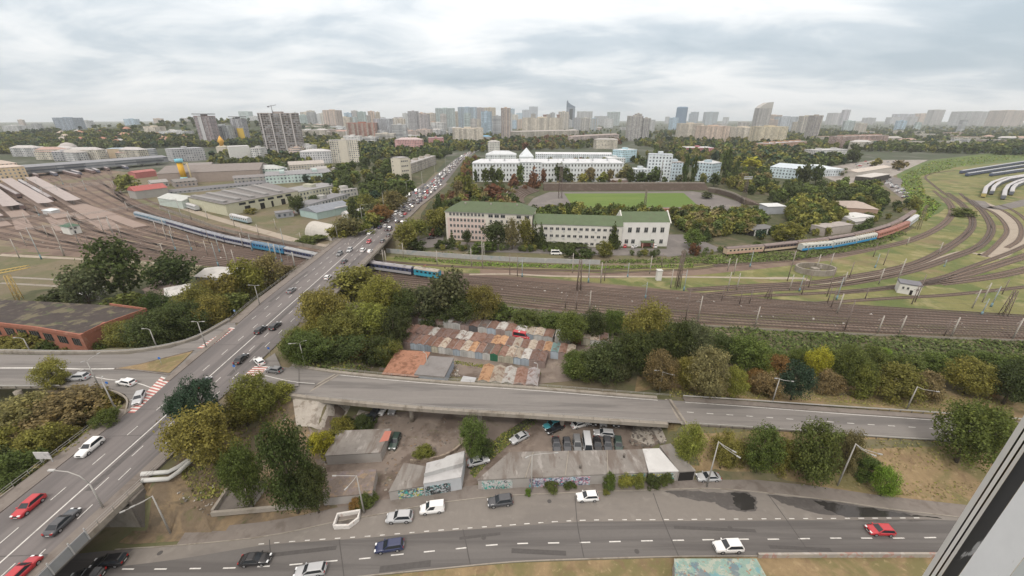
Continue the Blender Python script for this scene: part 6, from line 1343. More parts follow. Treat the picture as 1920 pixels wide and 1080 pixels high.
# ================================================================== LAMPS, MASTS, SIGNS
def lamp(label, base, ytop, arms, z=None, r=.11, col=(.36, .35, .33)):
    """arms: end points of each lamp arm in the photo"""
    b0 = G(*base) if z is None else P(*base, z); h = ZT(b0.y, ytop) - b0.z; o = empty('street_lamp', b0); tag(o, label, 'street lamp', 'street lamps')
    mb = MB(); mb.tube([(0, 0, 0), (0, 0, h)], [r * 1.5, r * .8], 8); mb.build('pole', m_obj_metal, o, color=col)
    for ax, ay in arms:      # arm as metres: sideways, rise
        dx, dy, dz_ = ax[0], ax[1], ay; mb = MB(); mb.tube([(0, 0, h - .05), (dx * .35, dy * .35, h + dz_ * .7), (dx, dy, h + dz_)], .06, 6); mb.build('lamp_arm', m_obj_metal, o, color=col)
        hd = MB(); a_ = math.atan2(dy, dx); R_ = Matrix.Translation((dx, dy, h + dz_)) @ Matrix.Rotation(a_, 4, 'Z'); hd.box(-.1, -.12, -.08, .6, .12, .06, M=R_); hd.build('lamp_head', m_obj_metal, o, color=(.33, .33, .32))
    return o
lamp('street lamp with two arms on the ramp before the brown tree', (1236, 738), 697, [((-1.6, 0), .4), ((2.0, -.8), -.3)])
lamp('street lamp with two arms beside the dark green bush on the ramp', (1447, 757), 710, [((2.6, -.3), -.5), ((-.6, 0), .1)])
lamp('street lamp with one long arm at the right end of the ramp', (1699, 769), 725, [((4.2, -.6), -.9)])
lamp('grey street lamp at the ramp mouth by the olive trees', (573, 690), 643, [((-2.0, -.3), .0), ((.9, .5), .3)])
lamp('thin street lamp on the ramp parapet before the garages', (1007, 724), 683, [((-.4, .2), .2)])
lamp('thin street lamp on the ramp parapet by the rusty shed', (803, 704), 664, [((-.5, .4), .3)])
lamp('street lamp with V shaped arms right of the silver parked sedan', (1325, 913), 828, [((2.2, -2.6), -.8), ((1.7, -1.9), -.3)])
lamp('street lamp with V shaped arms before the dry field bush', (1570, 911), 832, [((2.0, -1.6), -1.0), ((3.6, -1.2), -1.2)])
lamp('concrete lamp post with a long horizontal arm before the graffiti block', (996, 923), 853, [((-.8, -.5), .1), ((4.2, .3), .2)])
lamp('concrete lamp post with crossed arms beside the overgrown garage', (683, 962), 892, [((-3.6, 0), .0), ((-.9, -2.0), -.4)])
lamp('street lamp with V shaped arms below the flyover abutment', (320, 1000), 930, [((-2.8, -2.2), -.6), ((-1.6, -1.6), -.2)])
lamp('dark tall lamp post leaning over the western slip road', (187, 727), 678, [((-.2, -.3), .3), ((.3, 2.4), .5)], z=DECK)
lamp('pale tall lamp post on the bushy bank by the slip road', (218, 770), 716, [((-.6, .8), .5)], z=DECK - .2)
lamp('lamp post on the traffic island between junction stripes', (387, 652), 604, [((-1, 0), .2), ((1.4, 0), .2)], z=DECK)
lamp('lamp post on the slip road edge behind the green railing', (294, 651), 618, [((-1.5, 0), .3)], z=DECK)
lamp('lamp post at the left end of the slip road', (57, 659), 635, [((-2, 0), .3)], z=DECK)
lamp('pale lamp post on the left pavement of the flyover', (487, 571), 536, [((-1.6, 0), .3), ((1.0, 0), .2)], z=DECK)
o = lamp('curved street lamp arching over the near flyover lanes', (194, 953), 906, [], z=DECK); h_ = 9.0
mb = MB(); hh = max(c.dimensions.z for c in o.children) if o.children else 7
b0 = P(194, 953, DECK); h_ = ZT(b0.y, 906) - DECK
mb = MB(); mb.tube([(0, 0, h_), (-1.0, .1, h_ + 1.4), (-2.6, .2, h_ + 2.2), (-4.8, .3, h_ + 2.4)], .08, 6); mb.build('lamp_arm', m_obj_metal, o, color=(.36, .35, .33)); mb = MB(); mb.box(-5.7, .15, h_ + 2.3, -4.7, .5, h_ + 2.5); mb.build('lamp_head', m_obj_metal, o, color=(.45, .45, .44))
for q in [(681, 425, 385), (722, 406, 360), (633, 446, 420), (765, 380, 340), (793, 357, 322), (816, 333, 305), (836, 318, 292)]:
    p = P(q[0], q[1], DECK); z = road_z(p.y); p = P(q[0], q[1], z); o = lamp('x', (q[0], q[1]), q[2], [((2.2, 0), .6)], z=z); ORD.append((o, 'pale lamp post on the left side of the flyover', 'x'))
# signs
def sign(label, base, z, col, w_=.7, h_=.7, post=2.3, shape='round'):
    b0 = P(*base, z); o = empty('traffic_sign', b0); tag(o, label, 'traffic sign', 'traffic signs'); mb = MB(); mb.tube([(0, 0, 0), (0, 0, post)], .04, 6); mb.build('post', m_obj_metal, o, color=(.4, .4, .4))
    mb = MB()
    if shape == 'round': mb.tube([(0, -.06, post - .1), (0, -.03, post - .1)], w_ / 2, 14)
    else: mb.box(-w_ / 2, -.07, post - h_ / 2, w_ / 2, -.03, post + h_ / 2)
    mb.build('sign_plate', m_obj_metal, o, color=col)
sign('small blue round sign on the bushy corner of the slip road', (207, 732), DECK, (.04, .16, .5)); sign('small blue round sign on the grass traffic island', (304, 685), DECK, (.04, .16, .5)); sign('small blue sign at the ramp corner by the white car', (507, 666), DECK + .13, (.04, .12, .4)); sign('small blue and white sign on the flyover edge beyond the stripes', (443, 594), DECK, (.2, .3, .5)); sign('small blue sign in the lane before the black flyover car', (443, 700), DECK, (.05, .17, .5))
b0 = P(88, 868, DECK); o = empty('roadside_panel', b0); tag(o, 'weathered white panel sign on the left flyover railing', 'sign'); mb = MB(); mb.box(-1.4, -.06, 1.0, 1.4, .06, 2.6); mb.build('sign_plate', M('faded_panel', (.5, .49, .48), var=.1, scale=2, patches=[((.3, .29, .3), 1.2, .5, .65, .7)]), o)
for x in (-1.1, 1.0): mb = MB(); mb.box(x, .07, 0, x + .12, .19, 2.5); mb.build('post', m_obj_metal, o, color=(.4, .4, .4))
b0 = P(128, 1052, DECK); o = empty('mesh_screen', b0); tag(o, 'grey mesh safety screen on the near flyover edge', 'screen'); mb = MB(); mb.box(-.08, -5, .1, .0, 3.2, 1.9); mb.build('screen_panel', m_obj_metal, o, color=(.25, .26, .27))
for y in (-4.9, -2, .8, 3.1): mb = MB(); mb.box(.01, y, .1, .14, y + .14, 2.5); mb.build('post', m_obj_metal, o, color=(.4, .4, .4))
# catenary masts
def mast(base, ytop, kind=0, lean=0):
    b0 = G(*base); h = ZT(b0.y, ytop) - b0.z; o = empty('catenary_mast', b0)
    col = [(.40, .37, .33), (.2, .16, .14), (.3, .34, .34)][kind]
    ordtag(o, ['pale concrete overhead line mast', 'dark steel overhead line mast', 'blue grey footed overhead line mast'][kind] + ' by the tracks', 'mast', 'overhead line masts')
    mb = MB(); mb.tube([(0, 0, 0), (0, 0, h)], [.24, .16] if kind == 0 else [.2, .12], 6); mb.build('mast_pole', m_obj_metal, o, color=col)
    mb = MB(); mb.tube([(0, 0, h * .78), (-2.2, -.6, h * .8)], .05, 4); mb.tube([(0, 0, h * .92), (-2.2, -.6, h * .8)], .035, 4); mb.build('cantilever', m_obj_metal, o, color=col)
    if kind == 2: mb = MB(); mb.tube([(0, 0, 0), (0, 0, h * .2)], [.36, .27], 8); mb.build('mast_foot', m_obj_metal, o, color=(.16, .26, .3))
for b_2, t_, k in [((820, 497), 470, 0), ((884, 499), 466, 0), ((905, 502), 452, 0), ((908, 487), 455, 0), ((956, 515), 475, 1), ((979, 519), 486, 2), ((970, 518), 480, 1), ((1073, 512), 475, 0), ((1103, 530), 488, 2), ((1126, 530), 492, 0), ((1133, 527), 490, 1), ((1218, 514), 480, 0), ((1257, 540), 505, 0), ((1270, 537), 470, 1), ((1282, 545), 506, 2), ((1364, 545), 510, 0), ((1381, 544), 512, 0), ((1364, 508), 484, 0), ((1480, 545), 515, 0), ((1476, 527), 470, 1), ((1485, 498), 470, 0), ((1503, 552), 518, 1), ((1568, 562), 520, 2), ((1582, 532), 510, 0), ((1550, 556), 500, 1), ((1530, 507), 477, 0), ((1555, 502), 474, 0), ((1682, 528), 485, 0), ((1770, 500), 487, 2), ((1622, 560), 540, 1), ((1840, 590), 560, 2), ((1715, 567), 515, 1), ((1700, 460), 445, 0),
              ((1105, 583), 545, 0), ((1308, 603), 555, 0), ((1415, 614), 575, 0), ((1645, 625), 592, 0), ((1685, 627), 592, 0), ((1783, 631), 595, 0), ((1898, 636), 597, 0), ((1060, 578), 548, 1), ((1285, 600), 542, 1), ((1583, 620), 563, 1), ((1770, 630), 600, 1), ((1080, 580), 548, 1),
              ((37, 484), 448, 0), ((78, 486), 440, 2), ((122, 480), 425, 0), ((120, 480), 462, 0), ((50, 462), 435, 0), ((196, 438), 405, 0), ((228, 445), 420, 0), ((295, 436), 415, 0), ((313, 450), 425, 0), ((330, 470), 432, 2), ((360, 470), 440, 2), ((410, 500), 455, 2), ((430, 500), 458, 0), ((443, 503), 468, 0), ((535, 470), 428, 2), ((518, 430), 410, 0), ((440, 425), 400, 0), ((390, 412), 392, 0), ((240, 395), 378, 0), ((485, 440), 420, 0), ((565, 455), 436, 0), ((657, 480), 455, 0),
              ((720, 498), 468, 0), ((757, 484), 455, 0), ((725, 500), 470, 0)]: mast(b_2, t_, k)
mr_ = random.Random(3)
for i in range(34):
    t = mr_.random(); x = mr_.uniform(40, 560); a_ = np.interp(x, [q[0] for q in UP], [q[1] for q in UP]); b2 = np.interp(x, [q[0] for q in LO], [q[1] for q in LO]); y = a_ + (b2 - a_) * t; mast((x, y), y - mr_.uniform(22, 30) * (y - 200) / 240, mr_.choice([0, 0, 1, 2]))
for i in range(26):
    x = mr_.uniform(1150, 1900); y = mr_.uniform(470, 590); mast((x, y), y - mr_.uniform(26, 34) * (y - 200) / 330, mr_.choice([0, 1, 1, 2]))
for (b_2, t_, lb) in [((1085, 545), 487, 'leaning rusty lattice gantry post'), ((1270, 540), 470, 'dark lattice mast on the meadow edge'), ((1208, 392), 355, 'thin lattice mast behind the pitch'), ((1720, 430), 385, 'dark lattice mast on the green curve bank'), ((1880, 592), 545, 'dark lattice gantry leg far right'), ((1440, 560), 540, 'short lattice mast between the meadow tracks')]:
    lattice('lattice_mast', lb + ' by the railway', b_2, t_, .8, .4, (.17, .13, .11))
o = lattice('crane', 'yellow lattice crane rising at the left edge by the meadow', (37, 562), 516, .8, .6, (.5, .36, .12), cat='crane')
mb = MB()
for s_ in (-.5, .5): mb.tube([(-14, s_, 9), (10, s_, 13.5)], .14, 4); mb.tube([(-14, s_, 10.2), (10, s_, 14.4)], .1, 4)
for k in range(12): mb.tube([(-14 + 2 * k, -.5, 9 + .375 * k), (-13 + 2 * k, .5, 10.3 + .36 * k)], .07, 3)
mb.build('crane_boom', m_obj_metal, o, color=(.5, .36, .12))
# overhead line gantries and wires
def gantry(p0, p1, ytop, lb):
    a_, b2 = G(*p0), G(*p1); h = ZT(a_.y, ytop) - a_.z; o = empty('line_gantry', a_); ordtag(o, lb, 'gantry', 'overhead line gantries'); d = b2 - a_; d.z = 0
    for v in (Vector((0, 0, 0)), d): mb = MB(); mb.tube([v, v + Vector((0, 0, h + .5))], .17, 6); mb.build('gantry_post', m_obj_metal, o, color=(.36, .35, .33))
    mb = MB()
    for dz in (0, .8): mb.tube([Vector((0, 0, h - dz)), d + Vector((0, 0, h - dz))], .07, 4)
    n = max(4, int(d.length / 2.5))
    for i in range(n): mb.tube([d * (i / n) + Vector((0, 0, h - .8 * (i % 2))), d * ((i + 1) / n) + Vector((0, 0, h - .8 * ((i + 1) % 2)))], .05, 3)
    mb.build('gantry_beam', m_obj_metal, o, color=(.38, .37, .35))
gantry((0, 445), (140, 428), 412, 'pale gantry beam across the western yard'); gantry((70, 470), (215, 445), 428, 'pale gantry beam across the western yard'); gantry((85, 372), (215, 362), 352, 'pale gantry beam across the western yard'); gantry((150, 460), (345, 420), 405, 'pale gantry beam across the western yard')
gantry((137, 358), (215, 352), 345, 'pale gantry beam across the western yard')
mb = MB()
for t in (.12, .35, .6, .85):
    l_ = [G(a_[0] + (b2[0] - a_[0]) * t, a_[1] + (b2[1] - a_[1]) * t) + Vector((0, 0, 6.2)) for a_, b2 in zip(TOP, BOT)]; mb.tube(l_, .022, 3, cap=False)
tag(mb.build('contact_wire', m_obj_metal, color=(.1, .1, .1)), 'thin overhead contact wires strung above the tracks', 'wire', kind='stuff')
# guard rails on ramp and slip road
def rail(label, line, off, h=.75, step=2.5, col=(.42, .41, .39)):
    sd = side_dirs(line); o = empty('guard_rail', line[0]); tag(o, label, 'guard rail'); pts = [p + sd[i] * off for i, p in enumerate(line)]
    l2 = resample(pts, step); mb = MB(); wall_ribbon(mb, pts, -.04, .04, h - .3, h); local(o, mb, 'rail_beam', m_obj_metal, col)
    mb = MB(); [mb.box(p.x - .06, p.y - .06, p.z - .2, p.x + .06, p.y + .06, p.z + h - .31) for p in l2]; q = local(o, mb, 'rail_posts', m_obj_metal, (.12, .11, .1)); return o
rail('steel guard rail along the near side of the ramp bank', [p for p in rl if p.x > 40], 4.3); rail('steel guard rail along the far side of the ramp bank', [p for p in rl if p.x > 40], -5.2)
rail('guard rail with dark posts along the north edge of the slip road', nedge, -.5, step=3.5); rail('guard rail on the south edge of the western slip road', [p for p in sedge if p.x < -105], .4, step=3.5)
# the window jamb and outer sill beside the camera
def jamb():
    """vertical profile of the open window at the right of the viewpoint, in metres around the camera"""
    o = empty('window_jamb', (.9, .5, 64)); tag(o, 'worn white window frame edge with dark gap at the right', 'window frame')
    D0 = 1.0
    def at(px_, r=D0):  # ground-plan position on the line of sight through a pixel column at the frame bottom
        v = 540; fy = F * CP - v * SP; t = r / math.hypot(px_ - CX, fy); return Vector(((px_ - CX) * t, fy * t))
    segs = [(1729, 1741, 1.05, 1.03, (.62, .61, .59), 'outer_bead'), (1741.4, 1744.6, 1.08, 1.08, (.06, .055, .05), 'drip_groove'), (1745, 1753, 1.02, 1.0, (.72, .71, .69), 'outer_frame'), (1753.4, 1757, 1.06, 1.06, (.045, .04, .035), 'rubber_seal'), (1757.4, 1765, 1.0, 1.0, (.6, .58, .55), 'frame_lip'), (1765.4, 1797, 1.04, 1.06, (.03, .03, .033), 'dark_gap'), (1797.5, 1893, .97, .9, (.78, .8, .82), 'inner_sash'), (1894, 2500, .89, .8, (.5, .53, .53), 'glass_edge')]
    for x0, x1, r0, r1, c, nm in segs:
        a_, b2 = at(x0, r0), at(x1, r1); out_ = (a_ + b2).normalized() * .06; mb = MB(); mb.prism([tuple(a_), tuple(b2), tuple(b2 + out_), tuple(a_ + out_)], 63.5, 66.6); q = local(o, mb, nm, m_scuff, c)
m_scuff = M('scuffed_paint', None, rough=.45, var=.05, scale=14, patches=[((.5, .5, .5), 22, .66, .7, .5, (1, 1, .3)), ((.2, .18, .15), 30, .66, .72, .35, (1, 1, .2))])
jamb()
# ================================================================== VEGETATION
def leafmat(name):
    m, nt, b = newmat(name)
    oc = nt.nodes.new('ShaderNodeObjectInfo'); geo = nt.nodes.new('ShaderNodeNewGeometry')
    f = _noise(nt, .7, 4, .65); k = _math(nt, 'ADD', _math(nt, 'MULTIPLY', geo.outputs['Random Per Island'], .9), .5)
    k = _math(nt, 'MULTIPLY', k, _math(nt, 'ADD', _math(nt, 'MULTIPLY', f, 1.3), .35))
    sv = nt.nodes.new('ShaderNodeVectorMath'); sv.operation = 'SCALE'; nt.links.new(oc.outputs['Color'], sv.inputs[0]); nt.links.new(k, sv.inputs['Scale'])
    warm = nt.nodes.new('ShaderNodeVectorMath'); warm.operation = 'MULTIPLY'; nt.links.new(sv.outputs[0], warm.inputs[0]); warm.inputs[1].default_value = (1.4, 1.2, .8)
    g = _ramp(nt, _noise(nt, .28, 3, .6), .52, .68); c = _mix(nt, _math(nt, 'MULTIPLY', g, .36), sv.outputs[0], warm.outputs[0])
    nt.links.new(c, b.inputs['Base Color']); b.inputs['Roughness'].default_value = .75; b.inputs['Specular IOR Level'].default_value = .2
    tr = nt.nodes.new('ShaderNodeBsdfTranslucent'); nt.links.new(c, tr.inputs['Color']); mxs = nt.nodes.new('ShaderNodeMixShader'); mxs.inputs[0].default_value = .36
    nt.links.new(b.outputs[0], mxs.inputs[1]); nt.links.new(tr.outputs[0], mxs.inputs[2]); nt.links.new(mxs.outputs[0], nt.nodes['Material Output'].inputs['Surface'])
    return m
m_leaf = leafmat('leaves'); m_bark = M('bark', (.085, .07, .055), var=.2, scale=3)
def leaf_cloud(rs, centers, radii, n, size, squash=1.0, inner=.55):
    """n small leaf sprays scattered through lobes; returns vertex array of quads"""
    wts = np.array(radii) ** 2; idx = rs.choice(len(centers), n, p=wts / wts.sum())
    d = rs.normal(size=(n, 3)); d /= np.linalg.norm(d, axis=1)[:, None]
    rr = (inner + (1 - inner) * rs.random(n) ** .6)[:, None] * np.array(radii)[idx][:, None] * (1 + .16 * rs.normal(size=(n, 1)))
    c = np.array(centers)[idx] + d * rr * np.array([1, 1, squash])
    if n > 1000:   # thin spots and gaps in the crown
        ph = rs.random(3) * 6; g = np.sin(17 * c[:, 0] + ph[0]) * np.sin(19 * c[:, 1] + ph[1]) * np.sin(15 * c[:, 2] + ph[2]) + .25 * rs.normal(size=n); kp = g > -.22; c, d = c[kp], d[kp]; n = len(c)
    nrm = d + .75 * rs.normal(size=(n, 3)); nrm[:, 2] += .35; nrm /= np.linalg.norm(nrm, axis=1)[:, None]
    u = np.cross(nrm, rs.normal(size=(n, 3))); u /= np.linalg.norm(u, axis=1)[:, None]; v = np.cross(nrm, u)
    s_ = size * (.6 + .8 * rs.random(n))[:, None]
    q = np.stack([c + u * s_, c + v * s_ * .62, c - u * s_ * .95, c - v * s_ * .62], axis=1); return q
def quads_mesh(name, q, mat, tint=None):
    n = len(q); me = bpy.data.meshes.new(name); me.vertices.add(n * 4); me.vertices.foreach_set('co', q.reshape(-1).astype(np.float32)); me.loops.add(n * 4); me.loops.foreach_set('vertex_index', np.arange(n * 4, dtype=np.int32))
    me.polygons.add(n); me.polygons.foreach_set('loop_start', np.arange(0, n * 4, 4, dtype=np.int32)); me.materials.append(mat)
    if tint is not None:
        at = me.attributes.new('tint', 'FLOAT_COLOR', 'FACE'); at.data.foreach_set('color', np.concatenate([tint, np.ones((n, 1))], axis=1).reshape(-1).astype(np.float32))
    me.update(); return me
def crown_quads(kind, rs, n, size):
    """unit crown: height 1, half width .5"""
    C, R_ = [], []
    if kind in ('round', 'bush'):
        z0, z1 = (.22, .86) if kind == 'round' else (.12, .74); k = (46 if n > 9000 else 30) if kind == 'round' else (34 if n > 9000 else 18)
        for i in range(k):
            a_ = rs.random() * 6.283; zz = rs.random(); prof = math.sin(math.pi * min(1, .18 + .82 * (1 - zz) * .9 + .0)) if kind == 'round' else (1 - zz * .75)
            prof = (math.sin(math.pi * (.12 + .76 * zz)) if kind == 'round' else math.sqrt(max(0, 1 - zz ** 2)) + .1); rr = .34 * prof * (.55 + .5 * rs.random())
            C.append((math.cos(a_) * rr, math.sin(a_) * rr, z0 + (z1 - z0) * zz)); R_.append(.1 + .09 * rs.random())
        C.append((0, 0, (z0 + z1) / 2)); R_.append(.2)
    elif kind == 'poplar':
        for i in range(16): zz = i / 15; C.append((rs.normal() * .07, rs.normal() * .07, .1 + .82 * zz)); R_.append((.34 * math.sin(math.pi * (.16 + .76 * zz)) + .07) * .75)
        q = leaf_cloud(rs, C, R_, n, size, squash=.5); return q
    elif kind == 'conifer':
        for i in range(14): zz = i / 13; C.append((rs.normal() * .02, rs.normal() * .02, .08 + .86 * zz)); R_.append(.44 * (1 - zz) + .05)
        return leaf_cloud(rs, C, R_, n, size, squash=.22, inner=.3)
    return leaf_cloud(rs, C, R_, n, size)
def trunk_mesh(rs, kind):
    mb = MB(); n = 6; mb.tube([(0, 0, -.03), (.01, 0, .2), (.0, .01, .45), (0, 0, .72)], [.028, .021, .015, .006], 6)
    if kind != 'conifer':
        for i in range(6):
            a_ = i * 1.05 + rs.random(); z = .2 + .07 * i; l_ = .3 * (1 - .1 * i); mb.tube([(0, 0, z), (math.cos(a_) * l_ * .5, math.sin(a_) * l_ * .5, z + .1), (math.cos(a_) * l_, math.sin(a_) * l_, z + .24)], [.012, .008, .003], 4)
    return mb.mesh('trunk', [m_bark])
TV = {}
def tree_mesh(kind, lod):
    k = (kind, lod)
    if k not in TV:
        rs = np.random.RandomState(hash(kind) % 1 + len(TV) * 17 + 3); l = []
        n, s_ = {('round', 0): (15000, .0155), ('bush', 0): (11000, .02), ('poplar', 0): (7000, .018), ('conifer', 0): (7000, .02), ('round', 1): (3600, .03), ('bush', 1): (2600, .04), ('poplar', 1): (900, .05), ('conifer', 1): (900, .055), ('round', 2): (420, .085), ('bush', 2): (300, .11), ('poplar', 2): (300, .085), ('conifer', 2): (300, .09)}[k]
        for i in range(3 if lod else 4): l.append((quads_mesh('crown', crown_quads(kind, rs, n, s_), m_leaf), trunk_mesh(rs, kind)))
        TV[k] = l
    return TV[k]
TC = {'dark': (.07, .092, .031), 'green': (.105, .138, .037), 'grey': (.11, .12, .06), 'olive': (.18, .18, .046), 'yolive': (.2, .2, .048), 'brown': (.19, .162, .072), 'yellow': (.32, .32, .04), 'orange': (.22, .14, .05), 'red': (.16, .085, .05), 'bright': (.14, .22, .035), 'blue': (.04, .07, .042)}
CW = {'dark': 'dark green', 'green': 'green', 'grey': 'grey green', 'olive': 'olive', 'yolive': 'yellowish olive', 'brown': 'brownish', 'yellow': 'bright yellow', 'orange': 'orange tinged', 'red': 'russet', 'bright': 'fresh green', 'blue': 'bluish green'}
tr_ = random.Random(21)
def tree_at(kind, p, h, r, col, label, lod, group=None, ordl=True, key='x'):
    o = empty('shrub' if kind == 'bush' else {'round': 'tree', 'poplar': 'poplar_tree', 'conifer': 'spruce_tree'}[kind], p, tr_.uniform(0, 6.28))
    cr_, tk = tr_.choice(tree_mesh(kind, lod)); c = TC[col]; j = tr_.uniform(.95, 1.3)
    u_ = tr_.uniform(.88, 1.14); place('crown', cr_, o, (0, 0, 0), 0, (2 * r * u_, 2 * r / u_, h), [v * j * tr_.uniform(.93, 1.07) for v in c])
    if kind != 'bush': place('trunk', tk, o, (0, 0, 0), 0, (min(h, 2.2 * r), min(h, 2.2 * r), h))
    (ordtag(o, label, 'shrub' if kind == 'bush' else 'tree', group, key) if ordl else tag(o, label, 'shrub' if kind == 'bush' else 'tree', group)); return o
def tree(kind, base, ytop, wpx, col, where, **k):
    p = G(*base); h = max(1.0, ZT(p.y, ytop) - p.z)
    zc_ = p.y * CP + (HC - p.z - h * .5) * SP; r = wpx / 2 * zc_ / F
    lod = 0 if p.y < 125 else 1 if p.y < 330 else 2
    nm = {'round': 'tree', 'bush': 'bush', 'poplar': 'columnar poplar', 'conifer': 'dark spruce'}[kind]
    return tree_at(kind, p, h * 1.02, r * (1.0 if p.y < 185 else 1.2), col, f'{CW[col] if kind != "conifer" else "tall"} {nm} {where}', lod, **k)
